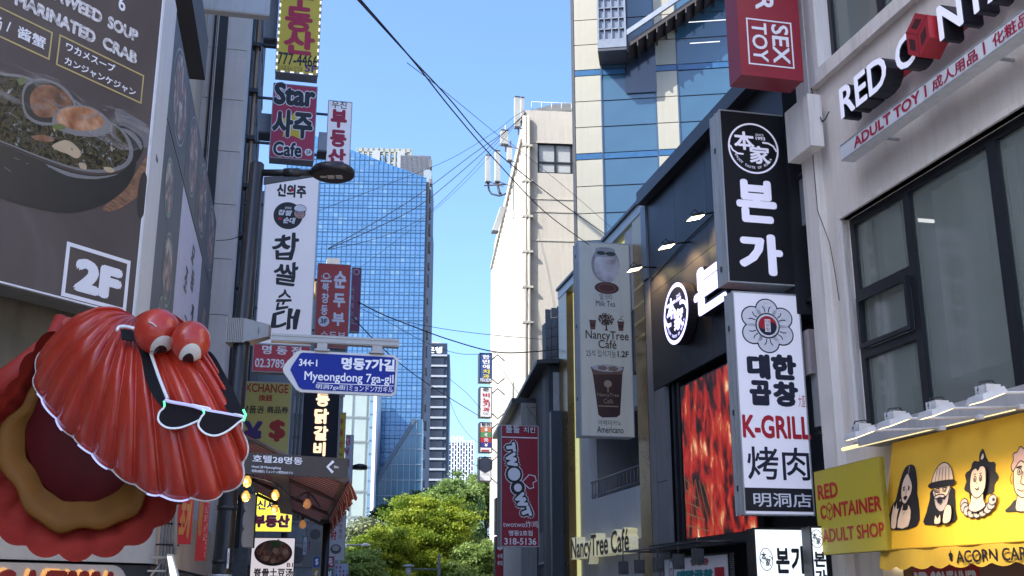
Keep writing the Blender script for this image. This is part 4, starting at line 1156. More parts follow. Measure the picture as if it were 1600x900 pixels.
darkwall = mat('dark_house_wall', (0.055, 0.062, 0.075), rough=0.8, var=0.3, scale=1.5, bump=0.2, streak=0.2)
HS = Plane(857, 560, 37.6, 640)
T = Thing('dark_house', 'low dark grey house with sloping eaves between the cafe and the white building', 'building', HS, 857, 930)
xL = T.L(805, 640)[0]; ez = T.L(857, 560)[1]
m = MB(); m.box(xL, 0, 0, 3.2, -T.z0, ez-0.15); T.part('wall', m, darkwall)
m = MB(); m.hexa([(xL-0.4, -0.45, ez-0.25), (0.35, -0.45, ez-0.25), (0.35, 3.4, ez-0.1), (xL-.4, 3.4, ez-0.1), (xL-0.4, -0.45, ez-0.12), (0.35, -0.45, ez-0.12), (0.35, 3.4, ez+0.12), (xL-.4, 3.4, ez+0.12)])
T.part('roof', m, mat('roof_dark', (0.03, 0.032, 0.036), rough=0.5))
m = MB()
fz0 = T.L(857, 646)[1]
m.box(0.006, 0.05, 0.15, 0.72, fz0, ez-0.5); 
for k in range(4): m.box(0.05, 0.07, 0.2+k*0.13, 0.23+k*0.13, fz0, ez-0.5)
T.part('louvre_panel', m, mat('louvre_grey', (0.42, 0.44, 0.44), rough=0.5, var=0.2))
m = MB(); m.box(0.08, 0.6, 0.0, 1.6, -T.z0, fz0-0.02); T.part('lower_front', m, mat('navy_front', (0.035, 0.05, 0.07), rough=0.5, var=0.2))
m = MB(); wz = T.L(835, 885)[1]; 
for k in range(4): m.box(-3.0+k*0.5, -2.9+k*0.5, -0.04, -0.002, wz, wz+1.1)
m.box(-3.1, -1.3, -0.05, -0.002, wz, wz+0.09); T.part('window_bars', m, mat('bar_grey', (0.25, 0.26, 0.27)))
LB = Plane(812, 628, 42, 640)
T = Thing('lean_to_house', 'small grey lean-to roof beside the dark house, left of its eaves', 'building', LB, 812, 930)
xL = T.L(782, 665)[0]; ez = T.L(812, 628)[1]
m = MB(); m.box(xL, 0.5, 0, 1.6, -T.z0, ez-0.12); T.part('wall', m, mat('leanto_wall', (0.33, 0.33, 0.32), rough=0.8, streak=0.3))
m = MB(); m.box(xL-0.3, 0.5, -0.35, 1.7, ez-0.12, ez+0.06); T.part('roof', m, mat('roof_dark', (0.03, 0.032, 0.036)))
# red sign behind twotwo, yellow and white slips at left
S = box_sign('blade_sign', 'narrow red sign with white lettering below left of the bubble letter sign', (775, 925), (786, 838), 36, 0.3, mat('mid_red_face', (0.36, 0.015, 0.03)), BLACKM, tl=(773, 838), br=(787, 925), lips=False, frame_t=0.02)
m = MB(); S.txt(m, '수제', (777, 873), (785, 865), bold=0.03); S.txt(m, '부대', (777, 884), (785, 876), bold=0.03); m.ell(S.L(781, 855)[0], S.L(781, 855)[1], .1, .09, -0.004); S.part('lettering', m, WPRINT)
S = box_sign('blade_sign', 'small yellow sign over the narrow red one beside the bubble letter sign', (775, 836), (784, 778), 36.2, 0.3, mat('sign_mustard', (0.45, 0.32, 0.05)), BLACKM, tl=(774, 778), br=(785, 836), lips=False, frame_t=0.02)
m = MB(); S.txt(m, '족발', (777, 812), (784, 804), bold=0.03); S.part('lettering', m, INK)
S = Thing('electric_meter', 'small grey meter box on a downpipe at the cafe corner', 'meter box', CF, 880, 716)
m = MB(); m.box(-0.5, 0.05, -0.2, -0.13, 0, 0.42); m.box(-0.5, 0.05, -0.13, 0.0, 0, 0.42); S.part('box_body', m, mat('meter_grey', (0.36, 0.37, 0.37)))
m = MB(); m.ell(-0.22, 0.21, 0.13, 0.13, -0.215, -0.2); m.ring(-0.22, 0.21, 0.13, 0.13, 0.02, -0.217, 0); S.part('dial', m, DGREY)
m = MB(); m.tube([(-0.25, -0.08, 0), (-0.25, -0.08, -7)], 0.07, 10); S.part('downpipe', m, mat('pipe_grey', (0.30, 0.31, 0.33), metal=0.5, rough=0.35))
# slate clad sliver
SL = Plane(880, 480, 38.6, 8755)
T = Thing('slate_wall', 'narrow wall of rough grey slate slabs rising behind the cafe', 'wall', SL, 856, 930)
x1 = T.L(884, 480)[0]+0.3; zt = T.L(870, 492)[1]; zb_ = T.L(870, 552)[1]
m = MB(); m.box(0, x1, 0.06, 0.5, -T.z0, zt-0.3); T.part('backing', m, mat('slate_dark', (0.05, 0.055, 0.06)))
rr = random.Random(5); slate = mat('slate_grey', (0.16, 0.165, 0.18), rough=0.8, var=0.4, scale=4, bump=0.4)
src = None
z = zb_-0.9; r_ = 0
while z < zt-0.1:
    x = 0.0; col = 0
    while x < x1:
        if src is None:
            q = MB(); q.hexa([(0, 0, 0), (.2, 0.0, 0), (.2, .06, 0), (0, .06, 0), (0.0, -.03, .34), (.2, -.01, .34), (.2, .06, .34), (0, .06, .34)]); src = T.part('slate_slab', q, slate); src.location = (x, 0, z)
        else: inst(src, 'slate_slab', T.o, (x, -rr.uniform(0, 0.04), z + 0.06*col))
        x += 0.215; col += 1
    z += 0.36

# ================================================================== far white building with antennas
far_white = mat('far_white_paint', (0.46, 0.43, 0.37), rough=0.85, var=0.14, scale=0.35, bump=0.4, streak=0.5, fine=5, dirt=(.62, .6, .56))
WBs = Plane(822, 300, 50, 646); WBf = Plane(822, 300, 50, 21460)
T = Thing('white_rooftop_building', 'tall sunlit white building with ribbed street side, downpipes and phone antennas', 'building', WBf, 822, 930)
zt = T.L(822, 172)[1]; ztr = zt
x1 = 9.0
wx0, wz0_ = T.L(840, 270); wx1, wz1_ = T.L(903, 224)
m = MB(); wall_with_holes(m, 0, x1, -T.z0, ztr, [(wx0, wx1, wz0_, wz1_)], 0, 0.3); m.box(x1-.3, x1, .301, 14, -T.z0, ztr); m.box(0.3, x1, 14, 14.3, -T.z0, ztr-.01); m.box(0, x1, 0.301, 14, ztr-1.2, ztr-1.0)
T.part('front_wall', m, far_white)
fr = MB(); fr.frame(wx0, wx1, wz0_, wz1_, 0.09, 0.1, 0.2)
for a in (868, 893): xx = T.L(a, 250)[0]; fr.box(xx-.05, xx+.05, 0.09, 0.19, wz0_, wz1_)
zz = T.L(868, 253)[1]; fr.box(wx0, wx1, 0.095, 0.19, zz-.04, zz+.04)
fo = T.part('window_frame', fr, blkframe); q = MB(); q.box(wx0, wx1, 0.15, 0.17, wz0_, wz1_); T.part('window_pane', q, glassmat('grey_pane', (0.35, 0.37, 0.37), rough=0.25), parent=fo)
q = MB(); q.frame(T.L(895, 217)[0], T.L(925, 217)[0], T.L(895, 217)[1], T.L(895, 183)[1], 0.1, -0.03, 0.05); T.part('window_frame', q, blkframe)
for v in (222, 310, 330, 375): m = MB(); zz = T.L(830, v)[1]; m.box(0.02, x1-0.1, -0.03, -0.001, zz-0.04, zz+0.04); T.part('floor_ledge', m, far_white)
for a, r_ in ((820, 0.10), (826, 0.09)): m = MB(); xx = T.L(a, 400)[0]; m.tube([(xx, -0.14, -T.z0), (xx, -0.14, zt-0.4)], r_, 8); T.part('downpipe', m, far_white)
m = MB()
for v in range(230, 560, 55): zz = T.L(823, v)[1]; m.box(-0.2, 0.3, -0.26, -0.0, zz-.05, zz+.05)
T.part('pipe_clamps', m, far_white, kind='stuff')
# ribbed street side
side = Thing.__new__(Thing); side.o = T.o
xs_dir = (WBs.u.x*-1, WBs.u.y*-1)
D_len = 22.0; zl = zt-1.7
m = MB()
d = Vector((-WBs.u.x, -WBs.u.y, 0)) if WBs.u.y < 0 else Vector((WBs.u.x, WBs.u.y, 0))
nrm = Vector((-d.y, d.x, 0))
if nrm.x > 0: nrm = -nrm
base = WBf.pt(T.u0, T.z0)
def wl(p): return tuple(T.mi @ p)
pts = []
nseg = 0
s_ = 0.0
top = lambda s: zl
prof = []
while s_ < D_len:
    for ds, off in ((0, 0.0), (0.42, 0.0), (0.50, 0.16), (0.80, 0.16), (0.88, 0.0)):
        prof.append((s_+ds, off))
    s_ += 0.95
v = []; f = []
for (s_, off) in prof:
    p = base + d*s_ + nrm*(off+0.02); p.z = 0
    v.append(wl(p)); p2 = p.copy(); p2.z = zl+T.z0; v.append(wl(p2))
for i in range(len(prof)-1): f.append((2*i, 2*i+1, 2*i+3, 2*i+2))
m._add(v, f)
T.part('ribbed_side', m, far_white)
m = MB(); 
for (z0_, z1_, o_) in ((zl, zl+0.15, 0.25), (zl+0.152, zt, 0.0)):
    q = [base + nrm*(o_+.03), base + d*D_len + nrm*(o_+.03), base + d*D_len - nrm*0.5, base - nrm*0.001]
    m.hexa([wl(Vector((p.x, p.y, z0_+T.z0))) for p in q] + [wl(Vector((p.x, p.y, z1_+T.z0))) for p in q])
T.part('parapet', m, far_white)
# roof pieces
m = MB(); xx0 = T.L(835, 170)[0]; xx1 = T.L(903, 165)[0]; zz = T.L(850, 160)[1]
m.hexa([(xx0-0.6, 0.3, zt), (xx1, 0.3, zt+0.25), (xx1, 2, zt+.25), (xx0-.6, 2, zt), (xx0+.9, 0.2, zz), (xx1, 0.2, zz+.1), (xx1, 2, zz+.1), (xx0+.9, 2, zz)])
T.part('roof_cover', m, mat('roof_sheet', (0.38, 0.4, 0.4), rough=0.5))
m = MB()
for k in range(12): m.tube([(0.3+k*0.5, 0.1, zt), (0.3+k*0.5, 0.1, zt+0.5)], 0.02, 5)
m.tube([(0.3, 0.1, zt+.5), (6, 0.1, zt+.5)], 0.02, 5); T.part('roof_rail', m, mat('rail_steel', (0.4, 0.4, 0.4), metal=0.6))
antm = mat('antenna_grey', (0.42, 0.43, 0.42), rough=0.5, streak=0.2)
def antenna(lab, px, py0, py1, Y, wpx, off=0.0):
    P = frontal(px, py1, Y); S = Thing('phone_antenna', lab, 'antenna', P, px, py1, group='phone antennas on the white building')
    h = S.L(px, py0)[1]; w_ = (S.L(px+wpx/2, py1)[0])
    m = MB(); m.box(-w_, w_, -0.12, 0.12, 0, h); o = S.part('panel', m, antm)
    m = MB(); m.box(-w_*1.03, w_*1.03, -0.13, 0.13, h-0.05, h+0.01); m.box(-w_*1.03, w_*1.03, -0.13, 0.13, -0.02, 0.05); S.part('end_cap', m, DGREY)
    return S
for args in [('thick pale antenna standing tallest on the roof corner', 808, 152, 200, 50.2, 8), ('slim pale antenna right beside the thick one on the roof corner', 816, 153, 190, 50.1, 5), ('grey panel antenna with a bracket, topmost of those left of the wall', 788, 204, 227, 53, 11),
             ('long grey panel antenna furthest left of the white building', 762, 243, 285, 55, 7), ('long grey panel antenna nearest the ribbed wall, second from left', 777, 236, 285, 54.5, 7.5), ('short grey panel antenna tucked behind the top of the ribbed wall', 796, 230, 252, 53, 7)]:
    S = antenna(*args)
    m = MB(); m.tube([(0.1, 0.16, -0.3), (0.1, 0.16, 1.2)], 0.04, 6); m.tube([(0.1, 0.16, 0.1), (0.9, 0.16, -0.1)], 0.03, 6); S.part('mounting_pole', m, mat('rail_steel', (0.4, 0.4, 0.4)))
m = MB(); pts = [at(762, 285, 55), at(764, 297, 55), at(768, 303, 55), at(780, 306, 54), at(790, 303, 53)]; m.tube(pts, 0.05, 6)
m.tube([at(777, 286, 54.5), at(780, 300, 54), at(784, 306, 54)], 0.07, 6); m.tube([at(757, 290, 55), at(790, 288, 54)], 0.04, 6)
tag(m.build('antenna_cable', CABLE), 'black antenna cables looping below the two long panels', 'cable')
# small ducts hanging on ribbed side
q = Thing('wall_vent', 'slanted pale duct at the foot of the antenna bracket on the ribbed wall', 'duct', frontal(774, 360, 56), 774, 360)
m = MB(); m.hexa([(-.15, 0, 0), (.15, 0, 0), (.15, .3, 0), (-.15, .3, 0), (0.3, 0, 1.4), (.6, 0, 1.4), (.6, .3, 1.4), (.3, .3, 1.4)]); q.part('duct', m, antm); m = MB(); m.box(-.17, .17, -.02, .32, -.1, 0); q.part('outlet', m, DGREY)

# ================================================================== cream and blue tower
TW = Plane(900, 200, 40, -12000)
tcream = mat('tower_cream_panel', (0.35, 0.335, 0.27), rough=0.55, var=0.14, scale=0.6, streak=0.25, dirt=(0.6, 0.62, 0.55))
tblue = glassmat('tower_blue_glass', (0.04, 0.10, 0.16), rough=0.08, spec=0.7, scale=0.8)
tband = mat('tower_blue_band', (0.025, 0.10, 0.22), rough=0.3, var=0.15, streak=0.2)
tjoint = mat('tower_joint', (0.05, 0.055, 0.07), rough=0.5)
T = Thing('blue_glass_tower', 'cream panelled office tower with blue windows and an outside stair enclosure', 'building', TW, 900, 930)
cols = [T.L(899, 200)[0], T.L(941, 200)[0], T.L(1027, 200)[0], T.L(1062, 200)[0], T.L(1150, 200)[0], T.L(1186, 200)[0]]
wA, wG = cols[1]-cols[0], cols[2]-cols[1]
c3 = cols[5]; cols += [c3+wG, c3+wG+wA]
zband = T.L(930, 244)[1]; fl = T.L(930, 113)[1]-zband
H = 34; z_base = zband - fl*4
m = MB(); m.box(cols[0], cols[-1], 0.08, 12, -T.z0, H); T.part('core', m, tjoint)
m = MB(); m.box(cols[0]-0.12, cols[0]-0.004, 0.0, 12, -T.z0, H); T.part('corner_strip', m, DGREY)
bh = 0.26
rows = []
for k in range(-3, 7):
    zb0 = zband + k*fl
    rows.append(('band', zb0-bh/2, zb0+bh/2))
    for j in range(3):
        h3 = (fl-bh)/3; rows.append(('row', zb0+bh/2+j*h3, zb0+bh/2+(j+1)*h3))
srcs = {}
def piece(nm, x0, x1, z0, z1, y0, y1, mt, key):
    if key not in srcs:
        q = MB(); q.box(0, x1-x0, y0, y1, 0, z1-z0); o = T.part(nm, q, mt); srcs[key] = o; o.location = (x0, 0, z0); return o
    return inst(srcs[key], nm, T.o, (x0, 0, z0))
gj = 0.018
for kind, z0, z1 in rows:
    if z1 < -T.z0+10.5 or z0 > 24: continue
    for ci in range(len(cols)-1):
        x0, x1 = cols[ci], cols[ci+1]; win_ = ci % 2 == 1
        if kind == 'band': piece('spandrel_band', x0+gj*.6, x1-gj*.6, z0+gj, z1-gj, 0.0 if not win_ else 0.03, 0.079, tband, ('b', ci % 2))
        elif win_: piece('window_pane', x0+0.03, x1-0.03, z0+0.025, z1-0.025, 0.045, 0.078, tblue, ('w', 0))
        else: piece('cladding_panel', x0+gj, x1-gj, z0+gj, z1-gj, 0.0, 0.079, tcream, ('c', round(x1-x0, 2)))
# mullions beside windows
m = MB()
for ci in (1, 3, 5):
    for xx in (cols[ci], cols[ci+1]): m.box(xx-0.028, xx+0.028, 0.0, 0.079, 8, H)
T.part('mullion', m, mat('mullion_blue', (0.03, 0.07, 0.13), rough=0.4))
m = MB()
for (a, b, v) in ((1076, 1135, 102), (1078, 1125, 67), (1076, 1135, 34)):
    m = MB(); p = T.L(a, v); p2 = T.L(b, v); m.box(p[0], p2[0], 0.035, 0.044, p[1]-0.015, p[1]+0.015); T.part('office_light', m, mat('tube_white', (1, 1, 1), emit=0.35))
# outside stair enclosure
S = T
x0, z0 = T.L(934, 80, -1.2); x1, _ = T.L(979, 75, -1.2)
m = MB(); m.box(x0, x1, -1.2, -0.01, z0, z0+0.12); m.box(x0, x0+0.1, -1.2, -0.01, z0+.12, z0+8); T.part('bay_floor', m, tjoint)
m = MB(); zz = z0+0.45; m.box(x0, x1, -1.22, -1.12, z0+.12, zz)
m.box(x0, x0+.07, -1.22, -1.12, zz, zz+7); m.box(x1-.07, x1, -1.22, -1.12, zz, zz+7)
for k in range(1, 4): m.box(x0+(x1-x0)*k/4-.02, x0+(x1-x0)*k/4+.02, -1.21, -1.13, zz, zz+7)
for k in range(14): m.box(x0+.07, x1-.07, -1.21, -1.13, zz+0.46*k, zz+0.46*k+.04)
T.part('bay_frame', m, mat('bay_steel', (0.22, 0.24, 0.27), rough=0.4, metal=0.5))
m = MB(); m.box(x0+.05, x1-.05, -1.12, -1.10, zz, zz+7); T.part('bay_glass', m, glassmat('bay_glass', (0.16, 0.18, 0.22), rough=0.15))
# diagonal flight going up to the right
a = T.L(979, 52, -1.2); b = T.L(1062, -4, -1.2)
dx = b[0]-a[0]; dz = b[1]-a[1]; n = 4.0
m = MB(); m.hexa([(a[0], -1.25, a[1]-0.1), (a[0]+dx*n, -1.25, a[1]-0.1+dz*n), (a[0]+dx*n, -1.12, a[1]-0.1+dz*n), (a[0], -1.12, a[1]-0.1), (a[0], -1.25, a[1]+0.12), (a[0]+dx*n, -1.25, a[1]+0.12+dz*n), (a[0]+dx*n, -1.12, a[1]+.12+dz*n), (a[0], -1.12, a[1]+.12)])
T.part('stair_beam', m, mat('bay_steel2', (0.30, 0.32, 0.35), rough=0.4, metal=0.4))
m = MB(); m.hexa([(a[0]+.02, -1.1, a[1]-0.55), (a[0]+dx*n, -1.1, a[1]-0.55+dz*n), (a[0]+dx*n, -0.02, a[1]-0.55+dz*n), (a[0]+.02, -0.02, a[1]-0.55), (a[0]+.02, -1.1, a[1]-0.35), (a[0]+dx*n, -1.1, a[1]-.35+dz*n), (a[0]+dx*n, -0.02, a[1]-.35+dz*n), (a[0]+.02, -0.02, a[1]-.35)])
for k in range(22):
    xx = a[0]+dx*n*k/22; zc = a[1]+dz*n*k/22
    m.box(xx, xx+0.05, -1.11, -0.02, zc-0.75, zc-0.5)
T.part('stair_flight', m, mat('stair_brown', (0.035, 0.028, 0.028), rough=0.6))
m = MB(); m.box(x1-0.1, x1+1.1, -0.03, -0.003, z0-1.3, z0+1.2); T.part('painted_shade_pane', m, glassmat('painted_shade_glass', (0.02, 0.03, 0.05), rough=0.12))  # shade beside the stair bay, put into a darker glass colour

# ================================================================== far glass tower
GT = Plane(580, 300, 150, 40000)
T = Thing('glass_office_tower', 'distant blue glass curtain wall tower with a sloping roof line', 'building', GT, 497, 930)
gblue = glassmat('curtain_glass', (0.06, 0.20, 0.38), rough=0.10, spec=0.8, metal=0.25, scale=0.05)
xl_ = T.L(440, 400)[0]; xr_ = T.L(661, 500)[0]; zl_ = T.L(559, 238)[1]; zr_ = T.L(661, 278)[1]; xk = T.L(559, 238)[0]
zbt = T.L(600, 655)[1]
m = MB(); m.prism([(xl_, -T.z0), (xr_, -T.z0), (xr_, zr_), (xk, zl_), (xl_, zl_+4)], 0, 30); T.part('curtain_wall', m, gblue)
# glass panes of slightly different tint and tilt: a fine pane layer
m = MB(); rr = random.Random(11)
nx = 29; pwid = (xr_-xl_)/nx; phgt = 1.85
floors = int((zl_+4+T.z0)/phgt)+1
for j in range(floors):
    z0 = -T.z0 + j*phgt
    for i in range(nx):
        x0 = xl_+i*pwid
        ztop_here = zl_+4 - 4*(x0+pwid-xl_)/(xk-xl_) if x0+pwid < xk else zl_ + (zr_-zl_)*(x0+pwid-xk)/(xr_-xk)
        for (a, b) in ((0.04, 0.40), (0.43, 1.10), (1.13, phgt-0.04)):
            if z0+b > ztop_here: continue
            t = rr.uniform(-0.003, 0.003); t2 = rr.uniform(-0.003, 0.003)
            y = -0.05
            m._add([(x0+.02, y-t-t2, z0+a), (x0+pwid-.02, y+t-t2, z0+a), (x0+pwid-.02, y+t+t2, z0+b), (x0+.02, y-t+t2, z0+b)], [(0, 1, 2, 3)], (0 if (j+i//9) % 4 else 1) if rr.random() < .8 else rr.choice([0, 1, 2]))
T.part('glass_panes', m, [glassmat('pane_tint_a', (0.085, 0.20, 0.35), rough=0.15, metal=0.25), glassmat('pane_tint_b', (0.095, 0.215, 0.365), rough=0.18, metal=0.25), glassmat('pane_tint_c', (0.13, 0.25, 0.38), rough=0.25, metal=0.2)], kind='stuff')
m = MB()
for j in range(floors):
    z0 = -T.z0 + j*phgt
    if z0 < zr_: m.box(xl_, xr_, -0.12, -0.06, z0-.04, z0+.04); m.box(xl_, xr_, -0.1, -0.06, z0+.40, z0+.43); m.box(xl_, xr_, -0.1, -0.06, z0+1.10, z0+1.13)
    elif z0 < zl_: xe = xk + (xr_-xk)*(z0-zl_)/(zr_-zl_); m.box(xl_, xe-.2, -0.1, -0.06, z0-.04, z0+.04)
for i in range(nx+1):
    x0 = xl_+i*pwid
    zt_ = zl_ if x0 < xk else zl_ + (zr_-zl_)*(x0-xk)/(xr_-xk)
    m.box(x0-.022, x0+.022, -0.12, -0.065, -T.z0, zt_)
T.part('mullions', m, mat('mullion_far', (0.035, 0.10, 0.19), spec=.1, rough=0.8), kind='stuff')
m = MB(); xs2 = T.L(665.5, 500)[0]; m.box(xr_+.02, xs2, 0.3, 30, -T.z0, zr_-0.5)
rr = random.Random(2)
for k in range(24): zz = -T.z0 + 3 + k*2.6; m.box(xs2, xs2+rr.uniform(.1, .35), 2, 3.5, zz, zz+rr.uniform(.6, 1.6))
T.part('side_wall', m, mat('side_brown_grey', (0.14, 0.13, 0.14), rough=0.7))
m = MB(); x0 = T.L(622, 262)[0]; z1 = T.L(640, 259, 8)[1]; m.box(x0, xs2, 5, 25, zr_-3, z1+0.5); 
for k in range(24): xx = x0+(xs2-x0)*k/24; m.box(xx, xx+.12, 4.8, 5, zr_-3, z1+.4)
T.part('plant_screen', m, mat('plant_grey', (0.14, 0.15, 0.17), rough=0.6))
m = MB(); xa = T.L(661, 255)[0]; m.box(xa, xa+1.2, 3, 4.2, zr_-2, T.L(664, 253)[1]); T.part('roof_post', m, mat('post_pale', (0.25, 0.3, 0.32)))
# roof lattice frame
m = MB(); x0, z1 = T.L(559, 231, 12); x1 = T.L(642, 233, 12)[0]; z0 = z1-9
m.box(x0, x1, 12, 12.6, z1-.6, z1); m.box(x0, x1, 20, 20.6, z1-.6, z1)
for k in range(11): xx = x0+(x1-x0)*k/10; m.box(xx-.16, xx+.16, 12, 12.5, z0, z1); m.box(xx-.12, xx+.12, 12, 20, z1-.5, z1-.2)
for k in range(6): m.box(x0, x1, 12.1, 12.4, z0+k*1.6, z0+k*1.6+.3)
wl3 = (x1-x0)/3
for k in range(3): m.stroke([(x0+wl3*k, z0+3), (x0+wl3*(k+1), z1-.6)], .25, 14, 0, 14.3); m.stroke([(x0+wl3*(k+1), z0+3), (x0+wl3*k, z1-.6)], .25, 15, 0, 15.3)
T.part('roof_lattice', m, mat('lattice_cream', (0.30, 0.31, 0.26), rough=0.6))
m = MB(); 
for a in (577, 619): xx = T.L(a, 240)[0]; m.box(xx-.6, xx+.6, 11.5, 12, z0, z1-.6)
m.box(x0+1, x1, 16, 16.2, z0, z1-1.2)
T.part('roof_columns', m, [mat('lattice_white', (0.34, 0.35, 0.34))])
# lower volumes: added block for a dark reflection in the tower, edge rising right
T2 = Thing('reflection_block', 'added dark block with a sloping top standing in for a reflection in the blue glass tower', 'building', GT.shift(-6), 585, 930)
dk = glassmat('reflection_teal_glass', (0.035, 0.10, 0.16), rough=0.12, metal=0.2)
A = [T2.L(583, 760), T2.L(648, 655), T2.L(656, 655)]
x0 = T2.L(582, 800)[0]; x1 = T2.L(657, 800)[0]
m = MB(); m.prism([(x0, -T2.z0), (x1, -T2.z0), (x1, A[2][1]), (A[1][0], A[1][1]), (x0, A[0][1])], 0, 5); T2.part('curtain_wall', m, dk)
m = MB()
for k in range(16):
    zz = -T2.z0 + k*2.0
    if zz > A[1][1]: break
    xs_ = x0 if zz < A[0][1] else x0+(A[1][0]-x0)*(zz-A[0][1])/(A[1][1]-A[0][1]); m.box(xs_, x1, -.12, -.01, zz-.06, zz+.06)
for i in range(9):
    xx = x0+(x1-x0)*i/8; zt_ = A[0][1]+(A[1][1]-A[0][1])*min(1, (xx-x0)/(A[1][0]-x0)); m.box(xx-.05, xx+.05, -.11, -.012, -T2.z0, zt_)
T2.part('mullions', m, mat('mullion_grey', (0.12, 0.17, 0.22)), kind='stuff')
m = MB(); m.stroke([(x0, A[0][1]), (A[1][0], A[1][1])], .5, -.2, 0, 4.9); T2.part('reflection_edge', m, mat('reflection_edge_dark', (0.05, 0.08, 0.12)))
T3 = Thing('corner_glass_wing', 'grey glass wing with a bright white corner fin at the foot of the tower', 'building', GT.shift(-9), 545, 930)
x0 = T3.L(545, 800)[0]; x1 = T3.L(578, 800)[0]; x2 = T3.L(583, 800)[0]; zt_ = T3.L(580, 605)[1]
m = MB(); m.box(x0, x1, 0, 8, -T3.z0, zt_); T3.part('glass', m, glassmat('wing_glass', (0.15, 0.24, 0.33), rough=0.15))
m = MB(); m.box(x1+.01, x2, -0.2, 8, -T3.z0, zt_+.5); T3.part('white_fin', m, mat('fin_white', (0.75, 0.76, 0.78)))
m = MB()
for k in range(20): zz = -T3.z0+k*1.8; 
for k in range(18): m.box(x0, x1, -.08, -.002, -T3.z0+2+k*1.7, -T3.z0+2.1+k*1.7)
T3.part('mullions', m, mat('mullion_grey', (0.12, 0.17, 0.22)), kind='stuff')

# ================================================================== bank tower and lattice fronted block
BT = Plane(656, 600, 200, 40000)
T = Thing('bank_tower', 'distant dark banded bank tower with white 은행 lettering at its top', 'building', BT, 656, 930)
x1 = T.L(698, 600)[0]; x2 = T.L(702, 600)[0]; zt_ = T.L(656, 536)[1]
bd = mat('bank_dark', (0.04, 0.055, 0.085), rough=0.2, var=0.3, scale=0.1)
m = MB(); m.box(-2, x1, 0, 20, -T.z0, zt_); T.part('core', m, bd)
m = MB(); m.box(x1+.01, x2, 0.5, 20, -T.z0, zt_-2); T.part('side_wall', m, mat('bank_side', (0.16, 0.18, 0.2)))
m = MB(); m.box(T.L(664, 536)[0], T.L(688, 536)[0], 4, 10, zt_, zt_+1.2); T.part('roof_box', m, mat('roofbox', (0.45, 0.46, 0.46)))
bl = mat('bank_band', (0.40, 0.43, 0.47), rough=0.5)
py = 553; kk = []
q = None
for i in range(13):
    v = 557+ i*16.2
    zz = T.L(670, v)[1]
    if q is None:
        b_ = MB(); b_.box(-2, x1, -.35, -.01, 0, .35); q = T.part('floor_band', b_, bl); q.location = (0, 0, zz)
        w_ = MB(); w_.box(0, x1-1.1, -.2, -.01, 0, 1.25); wq = T.part('window_strip', w_, glassmat('bank_glass', (0.03, 0.035, 0.05), rough=0.15)); wq.location = (.5, 0, zz-1.6)
    else:
        inst(q, 'floor_band', T.o, (0, 0, zz)); inst(wq, 'window_strip', T.o, (.5, 0, zz-1.6))
m = MB(); T.txt(m, '은행', (668, 552), (691, 542), -.1, bold=0.03); T.txt(m, '한', (655, 552), (666, 542), -.1, bold=.03); T.part('lettering', m, mat('bank_white', (0.8, 0.8, 0.85), emit=0.2))
LT = Plane(697, 700, 300, 40000)
T = Thing('lattice_block', 'pale far block wrapped in a white rectangular lattice', 'building', LT, 697, 930)
x1 = T.L(740, 700)[0]; xm = T.L(724, 700)[0]; zt_ = T.L(700, 681)[1]; zt2 = T.L(730, 688)[1]
m = MB(); m.box(0, x1, 1, 15, -T.z0, zt2-.5); m.box(0, xm, 1.01, 14.9, zt2-.5, zt_-2.5); T.part('core', m, mat('lattice_core', (0.16, 0.24, 0.36), rough=0.4))
m = MB()
n = 10
for i in range(n+1):
    xx = x1*i/n; m.box(xx-.16, xx+.16, 0, .5, -T.z0, zt_ if xx <= xm+.1 else zt2)
for k in range(30):
    zz = zt_ - k*1.45
    for i in range(n):
        if (i+1)*x1/n > xm+.1 and zz > zt2: continue
        o_ = 0.7*(i % 2); m.box(x1*i/n+.16, x1*(i+1)/n-.16, 0.02, .48, zz-o_-.25, zz-o_)
T.part('lattice', m, mat('lattice_white_far', (0.62, 0.66, 0.72)), kind='stuff')

# ================================================================== small signs at the end of the street (right side)
def small_sign(label, x0, x1, y0, y1, Y, face, lines, side=BLACKM, extra=None):
    S = box_sign('blade_sign', label, (x0, y1), (x1, y0), Y, 0.5, face, side, lips=False, frame_t=0.04)
    m = MB(); mats = []
    for (b, a, c, d, e, col, bo) in lines:
        if col not in mats: mats.append(col)
        S.txt(m, b, (a, d), (c, e), -0.012, m=mats.index(col), bold=bo)
    if extra: extra(S, m, mats)
    S.part('lettering', m, mats)
    m = MB()
    for f_ in (0.2, 0.8):
        z = S.zz0+(S.zz1-S.zz0)*f_
        m.tube([(S.x1, 0.3, z), (S.x1+.35, 0.3, z+(0.3 if f_ > .5 else -.3)), (S.x1+.7, 0.3, z)], 0.03, 6)
    S.part('bracket', m, BLACKM)
    return S
YEL = mat('yellow_print', (0.75, 0.6, 0.05))
small_sign('small blue vertical sign, topmost of the stack at the street end', 749, 769, 552, 597, 54, mat('blue_face', (0.02, 0.07, 0.25)), [('한', 754, 765, 561, 555, WPRINT, .03), ('번', 754, 765, 568.5, 562.5, WPRINT, .03), ('에', 754, 765, 576, 570, WPRINT, .03), ('치', 754, 765, 583.5, 577.5, YEL, .03), ('과', 754, 765, 591, 585, YEL, .03), ('753.2275', 750, 768, 596, 592, WPRINT, .03)])
small_sign('small white vertical sign with red letters, second of the stack at the street end', 749, 769, 605, 652, 54, WHITE, [('준', 754, 764, 611, 606, INK, .03), ('비', 754, 765, 620.5, 614, REDP, .03), ('뇨', 754, 765, 628, 621.5, REDP, .03), ('기', 754, 765, 635.5, 629, REDP, .03), ('과', 754, 765, 643, 636.5, REDP, .03), ('의원', 754, 763, 648, 644.5, INK, 0)])
